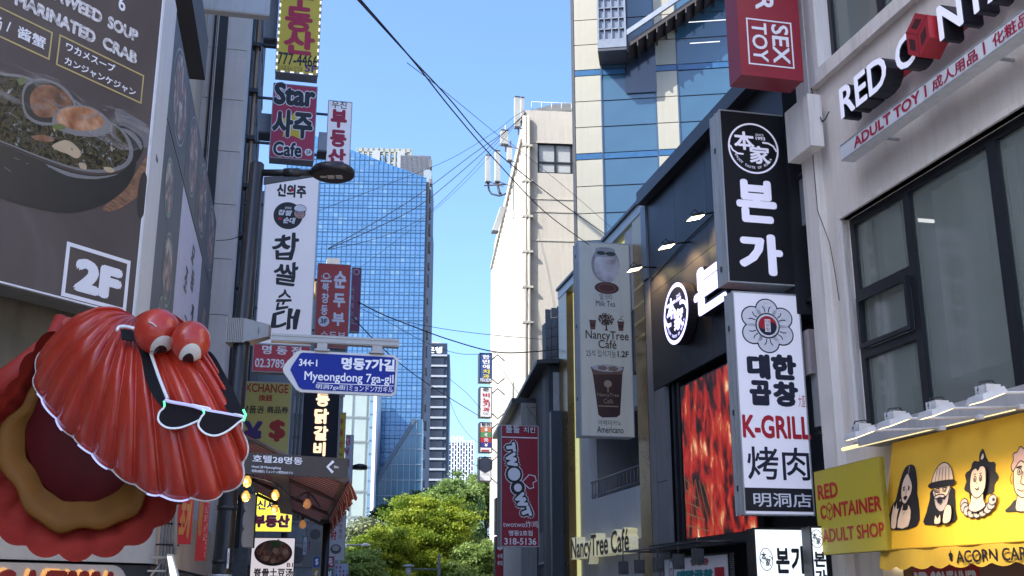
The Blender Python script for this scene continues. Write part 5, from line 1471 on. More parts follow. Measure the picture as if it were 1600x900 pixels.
def ex(S, m, mats):
    cols = [mat('xo', (0.45, 0.16, 0.07)), mat('xg', (0.08, 0.25, 0.1)), mat('xr', (0.4, 0.02, 0.04)), mat('xb', (0.03, 0.03, 0.2))]
    z1 = S.L(750, 667)[1]; z0 = S.L(750, 699)[1]
    for i, c_ in enumerate(cols):
        mats.append(c_); m.box(S.x0+.04, S.x1-.04, -0.006, -0.001, z1-(z1-z0)*(i+1)/4, z1-(z1-z0)*i/4-.005, len(mats)-1)
    m.box(S.x0+.1, S.x1-.15, -0.008, -0.001, S.L(750, 704)[1]-.03, S.L(750, 704)[1]+.05, mats.index(cols[2]))
small_sign('small striped money exchange sign, third of the stack at the street end', 749, 769, 660, 707, 54, WHITE, [('$', 757, 762, 674, 669, WPRINT, .03), ('€', 757, 762, 682, 677, WPRINT, .03), ('元', 756, 763, 690, 685, WPRINT, .03), ('¥', 757, 762, 698, 693, WPRINT, .03), ('환전', 752, 766, 666, 661, INK, .03)], extra=ex)
def hx(S, m, mats):
    mats.append(mat('hex_navy', (0.02, 0.03, 0.06))); c = S.L(758, 726); r = .42
    m.flat([(c[0]+r*sin(2*pi*k/6), c[1]+r*cos(2*pi*k/6)) for k in range(6)][::-1], -0.006, len(mats)-1)
small_sign('small white sign with a dark hexagon, lowest of the stack at the street end', 748, 768, 714, 752, 54, WHITE, [('hexagon', 753, 764, 727.5, 724.5, WPRINT, .02), ('COFFEE', 753, 764, 742, 739, mat('grey_print', (0.4, 0.4, 0.4)), 0)] and [('COFFEE', 753, 764, 742, 739, mat('grey_print', (0.4, 0.4, 0.4)), 0)], extra=hx)

# ================================================================== left: billboard building
BF = Plane(208, 497, 12.5, 1886)
SP = Plane(208, 497, 12.5, 450)
CORNER = at(208, 497, 12.5)
tan_wall = mat('khaki_wall', (0.20, 0.175, 0.125), rough=0.9, var=0.35, scale=1.5, bump=0.5, streak=0.3, fine=12)
upper_wall = mat('upper_tan_wall', (0.58, 0.47, 0.35), rough=0.9, var=0.25, scale=0.8, bump=0.3, streak=0.4)
def footprint_prism(m, pts, z0, z1, mi=0):
    n = len(pts)
    v = [(p[0], p[1], z0) for p in pts] + [(p[0], p[1], z1) for p in pts]
    f = [list(range(n))[::-1], list(range(n, 2*n))] + [[i, (i+1) % n, n+(i+1) % n, n+i] for i in range(n)]
    m._add(v, f, mi)
def vec2(p): return (p.x, p.y)
T = Thing('billboard_building', 'tan and khaki corner building behind the big seafood billboard', 'building', loc=(0, 0, 0))
c0 = CORNER + BF.n*0.45 + SP.n*0.25 ; c0.z = 0
pA = c0 - BF.u*22; pB = c0 + SP.u*10.6; pC = pB + Vector((-14, 0, 0)); pD = pA + Vector((-8, 10, 0))
m = MB(); footprint_prism(m, [vec2(c0), vec2(pB), vec2(pC), vec2(pD), vec2(pA)], 9.35, 33); T.part('upper_wall', m, upper_wall)
c1 = CORNER + BF.n*0.55 + SP.n*0.3; c1.z = 0
wz = BF.uv(100, 745)[1]
m = MB(); footprint_prism(m, [vec2(c1 - SP.n*0.0), vec2(c1+SP.u*10.4), vec2(pC), vec2(pD), vec2(c1-BF.u*22)], wz, 9.3); T.part('khaki_wall', m, tan_wall)
lowwhite = mat('low_white_wall', (0.62, 0.57, 0.49), rough=0.7, var=0.15, scale=1.2, bump=0.1, streak=0.15)
m = MB()
LWp = BF.shift(0.35)
ue = LWp.uv(243, 850)[0]
pe = LWp.pt(ue, 0); pf = LWp.pt(ue-22, 0)
zs = LWp.uv(100, 878)[1]
footprint_prism(m, [vec2(pe), vec2(pe+SP.u*9.5), vec2(pC+Vector((1, 0, 0))), vec2(pD+Vector((.5, 0, 0))), vec2(pf)], zs+0.012, wz-0.02, 0); T.part('white_wall', m, lowwhite)
m = MB(); footprint_prism(m, [vec2(pe+BF.n*.05), vec2(pe+SP.u*9.4+BF.n*.05), vec2(pC+Vector((1.2, 0, 0))), vec2(pD+Vector((.7, 0, 0))), vec2(pf+BF.n*.05)], 0, zs-0.012, 0); T.part('lower_wall', m, mat('low_dark_wall', (0.05, 0.05, 0.055), rough=0.6))
# dark beam along the street side and an end lintel
m = MB()
b0 = CORNER + SP.n*0.0; L_ = 5.9; zb = SP.uv(323, 130)[1]
def sbox(m, s0, s1, n0, n1, z0, z1, mi=0):   # box in street-side coordinates
    P_ = [CORNER + SP.u*s + SP.n*n for s, n in ((s0, n0), (s1, n0), (s1, n1), (s0, n1))]
    m.hexa([(p.x, p.y, z0) for p in P_] + [(p.x, p.y, z1) for p in P_], mi)
m = MB(); sbox(m, 0.9, L_, 0.02, 0.9, zb, zb+0.8); T.part('dark_beam', m, mat('beam_dark', (0.045, 0.045, 0.05), rough=0.6))
m = MB(); sbox(m, 10.0, 10.1, 0.05, 0.24, 4, 20); T.part('corner_trim', m, BLACKM)

# the billboard
bb = rampmat('billboard_brown', [(0.35, (0.082, 0.063, 0.058)), (0.62, (0.112, 0.090, 0.083)), (0.75, (0.16, 0.14, 0.13))], scale=0.55, rough=0.5, spec=.25, stretch=(1, 1, 0.7), distort=1.2, detail=3)
S = Thing('billboard', 'huge brown seafood billboard with a bowl of soup and a framed 2F', 'billboard', BF, 208, 497)
W_ = 7.5; H_ = SP.uv(275, 12)[1] - S.z0; ZT = H_
zb0 = 0.0
m = MB(); m.box(-W_, -0.002, 0.012, 0.42, 0.0, ZT); S.part('housing', m, mat('housing_grey', (0.20, 0.19, 0.17), rough=0.6, var=0.3))
m = MB(); m.box(-W_, -0.02, 0.0, 0.0115, 0.02, ZT-0.02); S.part('print_face', m, bb)
m = MB(); m.box(-W_, -0.002, -0.004, 0.011, 0.012, 0.03); m.box(-0.019, -0.002, -0.004, 0.011, 0.03, ZT); S.part('trim', m, WPRINT)
LL = S.L
m = MB()
def poly_px(m, pts, y, mi, n=3):
    P = [Vector(LL(*p)) for p in pts]; Q = []; N_ = len(P)
    for i in range(N_):
        p0, p1, p2, p3 = P[i-1], P[i], P[(i+1) % N_], P[(i+2) % N_]
        for k in range(n):
            t = k/n; Q.append(tuple(0.5*((2*p1)+(-p0+p2)*t+(2*p0-5*p1+4*p2-p3)*t*t+(-p0+3*p1-3*p2+p3)*t**3)))
    m.flat(Q, y, mi)
    return Q
soup = rampmat('soup_print', [(0.30, (0.010, 0.010, 0.008)), (0.44, (0.030, 0.030, 0.016)), (0.52, (0.11, 0.085, 0.04)), (0.58, (0.02, 0.02, 0.016)), (0.66, (0.16, 0.17, 0.15)), (0.74, (0.45, 0.46, 0.42)), (0.82, (0.06, 0.07, 0.03))], scale=11, rough=0.4, detail=12, distort=1.2, spec=.2)
abal = rampmat('abalone_print', [(0.3, (0.07, 0.025, 0.012)), (0.5, (0.20, 0.08, 0.04)), (0.7, (0.34, 0.18, 0.10))], scale=5, rough=0.3)
abal2 = rampmat('abalone_bright', [(0.3, (0.22, 0.07, 0.025)), (0.5, (0.42, 0.19, 0.09)), (0.7, (0.60, 0.38, 0.24))], scale=6, rough=0.3)
potb = mat('pot_black', (0.016, 0.017, 0.018), rough=0.3)
potr = mat('pot_rim', (0.20, 0.20, 0.20), rough=0.3)
wood = rampmat('board_wood', [(0.3, (0.10, 0.045, 0.025)), (0.7, (0.30, 0.16, 0.09))], scale=8, stretch=(1, 1, 5), rough=0.4)
steam = mat('steam_grey', (0.24, 0.21, 0.20), rough=0.4)
mats = [potb, soup, abal, potr, wood, mat('plate_shadow', (0.035, 0.028, 0.027)), mat('clam_pale', (0.5, 0.38, 0.24)), mat('leaf_green', (0.14, 0.17, 0.04)), mat('rim_light', (0.22, 0.21, 0.20)), abal2, mat('napkin_grey', (0.16, 0.15, 0.155))]
poly_px(m, [(180, 170), (205, 180), (232, 200), (232, 232), (205, 215), (185, 195)], -0.003, 10)
poly_px(m, [(160, 325), (195, 295), (228, 245), (230, 262), (226, 295), (200, 318), (175, 330)], -0.003, 4)
m.ell(*LL(222, 305), 0.07, 0.30, -0.0045, m=5)
poly_px(m, [(178, 195), (200, 200), (219, 214), (224, 232), (214, 252), (202, 262), (196, 250), (205, 232), (200, 215), (186, 205)], -0.005, 0)   # handle
poly_px(m, [(-300, 150), (-60, 212), (0, 226), (60, 250), (130, 272), (185, 270), (206, 252), (212, 258), (200, 290), (165, 318), (110, 333), (40, 322), (-60, 290), (-300, 220)], -0.0055, 0)
rim = [(-300, 60), (-60, 92), (0, 113), (30, 117), (70, 130), (110, 152), (150, 180), (185, 198), (203, 220), (207, 245), (195, 262), (165, 270), (120, 266), (60, 246), (0, 222), (-60, 205), (-300, 150)]
poly_px(m, rim, -0.008, 3)
cxp, cyp = 20, 190
poly_px(m, [(cxp+(x-cxp)*0.965+0, cyp+(y-cyp)*0.94) for x, y in rim], -0.010, 1)
# shells and abalone
poly_px(m, [(33, 150), (40, 130), (60, 123), (85, 128), (105, 142), (118, 165), (112, 185), (90, 195), (60, 195), (38, 180)], -0.0115, 8)
poly_px(m, [(36, 152), (43, 134), (62, 127), (84, 132), (102, 146), (114, 165), (108, 182), (88, 191), (60, 190), (41, 177)], -0.0130, 0)
poly_px(m, [(46, 150), (60, 134), (84, 135), (104, 148), (112, 166), (100, 178), (75, 184), (58, 182), (48, 170)], -0.0145, 2)
poly_px(m, [(80, 190), (90, 172), (120, 164), (150, 172), (170, 190), (173, 205), (150, 214), (118, 212), (92, 204)], -0.0150, 8)
poly_px(m, [(86, 188), (95, 172), (120, 167), (146, 173), (160, 188), (155, 200), (130, 205), (105, 200)], -0.0165, 9)
poly_px(m, [(95, 180), (120, 172), (146, 182), (150, 192), (128, 197), (104, 191)], -0.018, 9)
poly_px(m, [(80, 228), (100, 219), (115, 226), (126, 240), (118, 248), (104, 241), (90, 236)], -0.0145, 6)
poly_px(m, [(48, 214), (66, 211), (84, 218), (76, 222), (58, 220)], -0.0145, 2)
poly_px(m, [(80, 196), (98, 194), (100, 202), (86, 203)], -0.0165, 7)
poly_px(m, [(26, 125), (36, 121), (38, 130), (30, 134)], -0.0145, 7)
poly_px(m, [(160, 262), (172, 262), (178, 268), (168, 270)], -0.0145, 6)
poly_px(m, [(122, 255), (132, 256), (134, 265), (124, 263)], -0.0145, 6)
rr = random.Random(8)
for k in range(60):
    px_, py_ = rr.uniform(5, 190), rr.uniform(170, 255)
    if py_ > 215 + px_*0.2 or (px_ < 130 and py_ < 195): continue
    c = LL(px_, py_); m.ell(c[0], c[1], rr.uniform(.01, .035), rr.uniform(.006, .015), -0.0148, m=rr.choice([8, 6, 0, 7, 8]), n=6, rot=rr.uniform(0, 3))
for k in range(26):     # glints on the broth and the pot lip
    a_ = LL(rr.uniform(0, 200), rr.uniform(165, 262)); m.stroke([a_, (a_[0]+rr.uniform(.02, .09), a_[1]+rr.uniform(-.03, .03))], .006, -.0152, 8)
poly_px(m, [(70, 256), (110, 270), (150, 276), (185, 272), (150, 280), (105, 275)], -0.0060, 3)
poly_px(m, [(186, 200), (205, 205), (220, 222), (220, 235), (212, 222), (200, 210)], -0.0058, 3)
S.part('soup_picture', m, mats)
stm = bpy.data.materials.new('steam_print'); stm.use_nodes = True
N = stm.node_tree.nodes; K = stm.node_tree.links; b = N["Principled BSDF"]; b.inputs["Base Color"].default_value = (.42, .38, .36, 1); b.inputs["Roughness"].default_value = .6; b.inputs["Specular IOR Level"].default_value = .1
tc = N.new("ShaderNodeTexCoord"); mp = N.new("ShaderNodeMapping"); mp.inputs["Rotation"].default_value = (0, radians(35), 0); mp.inputs["Scale"].default_value = (.8, 1, 2.4); nz = N.new("ShaderNodeTexNoise"); nz.inputs["Scale"].default_value = 1.3; nz.inputs["Detail"].default_value = 5; nz.inputs["Distortion"].default_value = 2.2
rp = N.new("ShaderNodeValToRGB"); rp.color_ramp.elements[0].position = .50; rp.color_ramp.elements[0].color = (0, 0, 0, 1); rp.color_ramp.elements[1].position = .78; rp.color_ramp.elements[1].color = (.75, .75, .75, 1)
K.new(tc.outputs["Object"], mp.inputs[0]); K.new(mp.outputs[0], nz.inputs["Vector"]); K.new(nz.outputs["Fac"], rp.inputs[0]); K.new(rp.outputs[0], b.inputs["Alpha"])
m = MB(); poly_px(m, [(-120, 20), (0, 85), (40, 110), (90, 125), (140, 165), (180, 165), (225, 190), (228, 225), (190, 235), (120, 200), (60, 175), (0, 170), (-120, 120)], -.021, 0); S.part('steam_picture', m, stm)
m = MB()
# lettering
zz0, zz1 = LL(167, 43)[1], LL(168, 23)[1]; xs0, xs1 = LL(167, 43)[0], LL(217, 43)[0]
chalk = rampmat('chalk_print', [(0.35, (0.22, 0.20, 0.20)), (0.48, (0.62, 0.6, 0.6)), (0.7, (0.8, 0.78, 0.78))], scale=16, detail=6, rough=0.5)
m.text('SOUP', xs0, zz0, xs1, zz1, -0.004, 0, bold=0.06)
m.text('SEAWEED', xs0-(xs1-xs0)*2.05, zz0, xs0-(xs1-xs0)*0.18, zz1, -0.004, 0, bold=0.06)
zz0, zz1 = LL(159, 75)[1], LL(160, 55)[1]
m.text('CRAB', LL(159, 75)[0], zz0, LL(213, 100)[0], zz1, -0.004, 0, bold=0.06)
m.text('MARINATED', LL(21, 12)[0], zz0, LL(149, 60)[0], zz1, -0.004, 0, bold=0.06)
S.txt(m, '6', (184, 14), (197, -3), m=1, bold=0.02)
gold_p = mat('gold_print', (0.50, 0.40, 0.15), rough=0.5)
b0, b1 = LL(87, 101), LL(225, 118)
m.frame(b0[0], b1[0], b0[1], b1[1], 0.018, -0.004, -0.001, 2)
b2, b3 = LL(77, 94), LL(81, 50)
m.frame(b2[0]-1.6, b2[0], b2[1], b3[1], 0.018, -0.004, -0.001, 2)
S.txt(m, '酱蟹', (26, 58), (72, 60), m=1, bold=0.02); S.txt(m, '/', (9, 49), (17, 35), m=1, bold=0.02); S.txt(m, '汤', (-14, 42), (4, 28), m=1, bold=0.02)
S.txt(m, 'ワカメスープ', (102, 78), (180, 102), m=1, bold=0.025); S.txt(m, 'カンジャンケジャン', (100, 100), (212, 140), m=1, bold=0.025)
b0, b1 = LL(95, 462), LL(204, 408)
m.frame(b0[0], b1[0], b0[1], b1[1], 0.045, -0.004, -0.001, 1)
S.txt(m, '2F', (113, 453), (192, 422), m=1, bold=0.07)
S.part('lettering', m, [chalk, WPRINT, gold_p])

# corner column and side posters
S = Thing('poster_panel', 'receding side panel of the billboard with food photos and a white calligraphy banner', 'billboard', SP, 208, 497)
alu_w = mat('white_aluminium', (0.62, 0.60, 0.56), rough=0.4, var=0.08, metal=0.1, streak=0.2)
LS = lambda px, py: S.L(px, py)[0]
e0 = LS(275, 12); E1 = LS(338, 350); zt_ = S.L(275, 12)[1]
m = MB(); m.box(0.002, e0*0.42, -0.02, 0.3, 0, zt_); m.box(e0*0.43, e0, -0.015, 0.3, 0, zt_-0.03); S.part('corner_column', m, alu_w)
m = MB(); m.box(e0+.01, E1+0.05, 0.012, 0.2, -0.0, zt_); S.part('panel_back', m, alu_w)
zsep = S.L(287, 289)[1]
sea = rampmat('seafood_print', [(0.30, (0.05, 0.06, 0.07)), (0.45, (0.10, 0.12, 0.13)), (0.52, (0.28, 0.12, 0.09)), (0.58, (0.32, 0.30, 0.28)), (0.66, (0.50, 0.47, 0.44)), (0.74, (0.14, 0.15, 0.14))], scale=3.2, detail=9, distort=1.0, rough=0.5, spec=.2)
seabg = mat('poster_slate', (0.085, 0.10, 0.115), spec=.2, rough=0.5, var=0.3, scale=1)
cu = [e0+.02, LS(299, 142), LS(314, 217), LS(327, 300), E1]
for i in range(4):
    a, b = cu[i]+.02, cu[i+1]-.02
    m = MB(); m.box(a, b, 0, 0.0115, zsep+.03, zt_-.03); p = S.part('photo_poster', m, seabg)
    m = MB(); m.ell((a+b)/2, (zsep+zt_)/2+.05, (b-a)*.33, (zt_-zsep)*.36, -0.003, rot=0.1*i); m.ring((a+b)/2, (zsep+zt_)/2+.05, (b-a)*.37, (zt_-zsep)*.40, 0.03, -0.002, 1); S.part('dish_picture', m, [sea, mat('plate_grey', (0.3, 0.32, 0.33))], parent=p)
cl = [e0+.02, LS(287, 289), LS(317, 390), E1]
m = MB(); m.box(cl[0], cl[1]-.02, 0, .0115, .03, zsep-.02); p = S.part('photo_poster', m, seabg)
m = MB()
for (fx, fz, fr) in ((.35, .78, .2), (.6, .45, .26), (.5, .16, .2)):
    cx = cl[0]+(cl[1]-cl[0])*fx; cz = zsep*fz; m.ring(cx, cz, fr*2.3, fr*2.0, .05, -.004, 1); m.ell(cx, cz, fr*2.1, fr*1.8, -.003)
S.part('dish_picture', m, [sea, mat('plate_green', (0.22, 0.30, 0.26))], parent=p)
m = MB(); m.box(cl[1]+.02, cl[2]-.02, 0, .0115, .03, zsep-.02); p = S.part('white_banner', m, mat('banner_white', (0.66, 0.66, 0.76), spec=.2, rough=0.6))
m = MB(); w_ = cl[2]-cl[1]
for (ch, fx, fz0, fz1) in (('모', .55, .80, .90), ('듬', .62, .66, .78), ('조', .35, .56, .70), ('개', .72, .50, .62), ('구', .45, .34, .46), ('이', .20, .20, .38), ('찜', .55, .16, .32), ('탕', .78, .12, .26)):
    x0 = cl[1]+w_*fx-.25; m.text(ch, x0, zsep*fz0, x0+.55, zsep*fz1, -.004, 0, bold=.02, shear=.3)
S.part('lettering', m, INK, parent=p)
m = MB(); m.box(cl[2]+.02, E1-.02, 0, .0115, .03, zsep-.02); p = S.part('photo_poster', m, seabg)
m = MB(); m.ell((cl[2]+E1)/2, zsep*.5, .5, .9, -.003); S.part('dish_picture', m, sea, parent=p)
m = MB(); m.box(e0*0.40, e0*0.56, -.024, -.0205, S.L(244, 253)[1]-.02, S.L(244, 253)[1]+.03); S.part('bolt_plate', m, DGREY)

# sign of the clam restaurant
S = Thing('restaurant_name_sign', 'cream rounded sign with red halo lit JOGAEWA letters at the bottom left', 'sign', BF, 200, 900)
yo = 0.05
r_ = lambda px, py: S.L(px, py, yo)
x1, z1 = r_(200, 895)[0], r_(170, 883)[1]
pts = [(x1, -1)] + [(x1-.22+.22*cos(a), z1-.22+.22*sin(a)) for a in [k*pi/2/6 for k in range(7)]] + [(-8, z1), (-8, -1)]
m = MB(); m.prism(pts, yo, yo+.25); S.part('board', m, mat('sign_cream', (0.60, 0.55, 0.47), rough=0.5))
zt_ = r_(160, 893)[1]; 
m = MB(); zbm = zt_-.32
LET = [('J', -95, -78), ('O', -70, -48), ('G', -12, 18), ('A', 33, 56), ('E', 67, 99), ('W', 100, 150), ('A', 157, 176)]
hal = mat('halo_orange', (1, 0.6, 0.25), emit=.16, ecol=(1.0, 0.5, 0.12))
for ch, a, b in LET:
    xa, xb = r_(a, 895)[0], r_(b, 895)[0]
    m = MB(); m.text(ch, xa, zbm, xb, zt_, yo-.09, 0, bold=.10, depth=.04); lo_ = S.part('letter', m, mat('letter_darkred', (0.30, 0.015, 0.02), rough=0.35))
    m = MB(); m.text(ch, xa-.035, zbm-.02, xb-.005, zt_+.02, yo-.012, 0, bold=.11); S.part('halo', m, hal, parent=lo_)

# red gold-lettered signs, conduits and flood lamp on the street side
S = Thing('red_menu_sign', 'red signs with gold calligraphy on the beige ribbed street side below the clam', 'sign', SP, 262, 900)
bei = mat('beige_ribs', (0.42, 0.34, 0.25), rough=0.7, var=0.2, streak=0.3)
GOLDP = mat('gold_letters', (0.55, 0.22, 0.05), rough=0.4)
red2 = mat('sign_bright_red', (0.50, 0.02, 0.02), rough=0.4)
x0 = S.L(258, 850)[0]; x1 = S.L(305, 850)[0]
m = MB(); k = x0
while k < x1+2: m.box(k, k+.16, .10, .2, -1.6, S.L(262, 770)[1]+2.5); k += .26
m.box(x0-.3, x1+2.5, .2, .3, -1.6, 5); S.part('ribbed_wall', m, bei)
m = MB(); a, b = S.L(262, 828), S.L(292, 770); m.box(a[0], b[0], -.1, 0, S.L(275, 835)[1], b[1]); S.part('board', m, red2)
m = MB(); m.text('조개구이', a[0]+.1, S.L(275, 835)[1]+.1, b[0]-.1, b[1]-.1, -.105, bold=.05); S.part('lettering', m, GOLDP)
F_ = frontal(300, 862, 15.5); 
S = Thing('red_banner', 'tall red banner sign with gold and white print hanging right of the clam bottom', 'sign', frontal(304, 876, 16.5), 304, 876)
x1, z1 = S.L(329, 770); zt_ = z1
m = MB(); m.box(0, x1*.98, 0, .12, 0, zt_); S.part('board', m, red2)
m = MB(); m.text('해물탕', x1*.05, zt_*.35, x1*.45, zt_*.98, -.005, 0, bold=.06, shear=.2); m.text('회 모둠 조개', x1*.62, zt_*.3, x1*.78, zt_*.95, -.005, 1, rot=90); m.text('SINCE 2010', x1*.84, zt_*.05, x1*.93, zt_*.95, -.005, 1, rot=90)
S.part('lettering', m, [GOLDP, mat('pink_print', (0.7, 0.45, 0.45))])
S = Thing('red_banner', 'shorter red banner with gold brush letters left of the tall red one', 'sign', frontal(285, 850, 15.6), 283, 850)
x1, z1 = S.L(303, 775)
m = MB(); m.box(-.1, x1, 0, .12, 0, z1); S.part('board', m, red2)
m = MB(); m.text('조개', -.05, z1*.1, x1*.9, z1*.92, -.006, 0, bold=.06, rot=0, shear=.3); S.part('lettering', m, GOLDP)
S = Thing('conduit_bundle', 'bundle of grey conduits down the white wall corner beside the clam', 'pipes', LWp, 252, 900)
m = MB()
for k in range(5): m.tube([(-.10+.05*k, -.06, -.5), (-.10+.05*k, -.06, 1.05), (.05+.04*k, -.02, 1.5)], .018, 6)
S.part('conduit', m, mat('conduit_grey', (0.28, 0.28, 0.27), rough=0.5, metal=0.3))
m = MB()
for z in (.35, .6, .85): m.box(-.15, .16, -.09, -.03, z, z+.02)
S.part('clamp', m, INK)
S = Thing('flood_lamp', 'white lit flood lamp on a bracket below the clam at the wall corner', 'lamp', frontal(272, 890, 10.8), 272, 890)
m = MB(); m.hexa([(-.01, -.10, -.12), (.07, -.10, -.12), (.07, .10, -.12), (-.01, .10, -.12), (-.07, -.10, .14), (-.02, -.10, .14), (-.02, .10, .14), (-.07, .10, .14)]); h = S.part('lamp_head', m, flood_w)
m = MB(); m._add([(-.012, -.104, -.11), (.055, -.104, -.11), (-.025, -.104, .12), (-.066, -.104, .12)], [(0, 1, 2, 3)]); S.part('lamp_glass', m, mat('flood_cool', (1, 1, .97), emit=.30, ecol=(1, 1, .95)), parent=h)
m = MB(); m.box(-.24, -.05, -.02, .02, .10, .125); m.box(-.24, -.07, -.02, .02, -.02, -.005); m.tube([(-.3, 0, -.2), (-.1, 0, .1)], .01, 6); m.tube([(0, 0, .14), (-.06, 0, .9), (-.1, 0, 1.3)], .02, 8); S.part('bracket', m, mat('bracket_white', (0.28, 0.28, 0.27)))
ld = bpy.data.lights.new('flood_lamp_light', 'POINT'); ld.energy = .8; ld.color = (1, .97, .9); ld.shadow_soft_size = .08
lo = bpy.data.objects.new('flood_lamp_light', ld); COL.objects.link(lo); lo.parent = S.o; lo.location = (-.25, -.35, -.15)

# ================================================================== stone tiled building and its glazed neighbour
ST = Plane(391, 13, 23.2, 8755)
T = Thing('stone_tile_building', 'tall building clad in large grey stone tiles behind the lamp post', 'building', ST, 391, 930)
stone = mat('grey_stone_tile', (0.56, 0.545, 0.53), rough=0.7, var=0.12, scale=1.3, bump=0.12, streak=0.12, fine=25)
grout = mat('tile_joint', (0.05, 0.05, 0.055), rough=0.9)
tx0 = T.L(342, 13)[0]; th = T.L(370, 237)[1]-T.L(370, 320)[1]; tw = -tx0
zref = T.L(365, 237)[1]
H = 25
m = MB(); m.box(-9, -0.03, 0.03, 7, -T.z0, H); T.part('core', m, grout)
q = None
ns = int((H)/th)
for c_ in range(3):
    for k in range(-8, 26):
        z = zref + k*th
        if z < -T.z0 or z > 17: continue
        if q is None:
            b_ = MB(); b_.box(.008, tw-.008, 0, .029, .008, th-.008); q = T.part('stone_tile', b_, stone); q.location = (tx0, 0, z)
        else: inst(q, 'stone_tile', T.o, (tx0-c_*tw, 0, z))
q2 = None
for c_ in range(2):
    for k in range(-8, 26):
        z = zref + k*th
        if z < -T.z0 or z > 17: continue
        if q2 is None:
            b_ = MB(); b_.box(-.029, 0, .035, 1.2, .008, th-.008); q2 = T.part('side_tile', b_, stone); q2.location = (0, 0, z)
        else: inst(q2, 'side_tile', T.o, (0, 1.25*c_, z))
m = MB(); m.box(tx0-.07, tx0-.02, -.04, -.002, T.L(330, 320)[1], 17); T.part('black_trim', m, INK)
m = MB(); m.tube([(.14, 2.7, -T.z0), (.14, 2.7, 20)], .055, 8); T.part('copper_pipe', m, mat('copper', (0.32, 0.20, 0.12), rough=0.35, metal=0.6))
m = MB(); 
for k in range(14): m.box(.02, .24, 2.55, 2.85, 2+k*1.3, 2.1+k*1.3)
T.part('pipe_clamp', m, BLACKM, kind='stuff')
T = Thing('glazed_building', 'narrow glazed facade behind the hanging signs right of the stone tiles', 'building', ST, 391, 930)
m = MB(); m.box(-9, .02, 3.2, 14, -T.z0, 23); T.part('core', m, mat('glazed_core', (0.10, 0.11, 0.12), rough=.6))
m = MB(); m.box(.021, .05, 3.3, 13.9, -T.z0, 23); T.part('glazing', m, glassmat('left_glass', (0.10, 0.15, 0.20), rough=0.12))
m = MB()
for k in range(9): m.box(.051, .14, 3.3, 13.9, 2+k*3.0, 2.12+k*3.0)
for k in range(7): m.box(.051, .12, 3.3+k*1.7, 3.38+k*1.7, -T.z0, 23)
T.part('mullion', m, mat('left_mullion', (0.25, 0.27, 0.3)))
m = MB(); m.box(.3, 1.9, 12, 13.95, -T.z0, 6.2)
# lower facades seen between the signs
T = Thing('grey_low_building', 'grey building top with vents behind the red soft tofu sign', 'building', Plane(500, 400, 42, 8755), 490, 930)
z1 = T.L(520, 392)[1]; x1 = T.L(545, 420)[0]; x2 = T.L(548, 420)[0]
gw = mat('low_building_grey', (0.40, 0.41, 0.41), rough=.7, var=.2, streak=.3)
zh = T.L(530, 470)[1]
m = MB(); m.box(-5, x1, 0, 12, -T.z0, zh); m.box(T.L(512, 420)[0], x1-.3, 1, 8, zh, z1); T.part('wall', m, gw)
m = MB(); 
k = 0
while 1.9+k*1.6 < zh: m.box(-4, x1+.05, -.05, 0, 1+k*1.6, 1.9+k*1.6); k += 1
T.part('window_strip', m, glassmat('grey_strip', (0.12, 0.13, 0.14), rough=.2))
m = MB(); m.box(T.L(492, 392)[0], T.L(513, 392)[0], 2, 4, z1-.8, z1-.6); m.tube([(T.L(505, 400)[0], 2, zh), (T.L(505, 400)[0], 2, z1-.8)], .1, 8); m.tube([(T.L(500, 400)[0], 2, zh), (T.L(497, 400)[0], 2, z1-.8)], .06, 8); T.part('roof_platform', m, mat('rust_platform', (0.30, 0.20, 0.10)))
T = Thing('pale_glass_building', 'pale greenish glass building at the left foot of the blue tower', 'building', Plane(545, 700, 85, 8755), 540, 930)
x1 = T.L(576, 700)[0]; z1 = T.L(560, 600)[1]
m = MB(); m.box(-8, x1, 0, 20, -T.z0, z1); T.part('wall', m, glassmat('pale_green_glass', (0.42, 0.50, 0.46), rough=.3))
m = MB()
for k in range(10): m.box(-8, x1, -.06, -.002, k*1.9, k*1.9+.12)
for k in range(4): xx = x1-.3-k*1.1; m.box(xx, xx+.08, -.06, -.003, -T.z0, z1)
T.part('frame', m, mat('pale_frame', (0.25, 0.29, 0.28)))
# buildings further along the left side which shade the street (their tops show nowhere, their fronts stand behind the signs)
T = Thing('shop_row_building', 'shaded shop building filling the gap behind the left signs near the lamp bulbs', 'building', ST, 391, 930)
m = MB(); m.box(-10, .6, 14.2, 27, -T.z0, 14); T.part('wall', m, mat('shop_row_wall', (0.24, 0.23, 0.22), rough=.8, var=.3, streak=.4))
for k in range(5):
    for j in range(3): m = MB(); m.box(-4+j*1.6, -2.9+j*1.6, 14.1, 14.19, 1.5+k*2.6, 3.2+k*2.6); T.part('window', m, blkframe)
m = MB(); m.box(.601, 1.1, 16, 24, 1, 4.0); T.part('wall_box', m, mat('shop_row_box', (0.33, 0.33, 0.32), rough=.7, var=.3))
# unseen building added behind the viewpoint on the left to help shade the street
T = Thing('shading_building', 'unseen tan building added on the left behind the viewpoint to shade the street', 'building', loc=(-40, -34, 0)); W1, D1 = 22, 20
m = MB(); m.box(0, W1, 0, D1, 0, 22); T.part('wall', m, mat('rear_wall', (0.45, 0.42, 0.37), rough=.8, streak=.2))
m = MB()
for fl_ in range(6):
    for k in range(6): m.box(W1, W1+.03, 1+k*3, 2.8+k*3, 1.2+fl_*3.2, 3+fl_*3.2)
T.part('window', m, blkframe, kind='stuff')

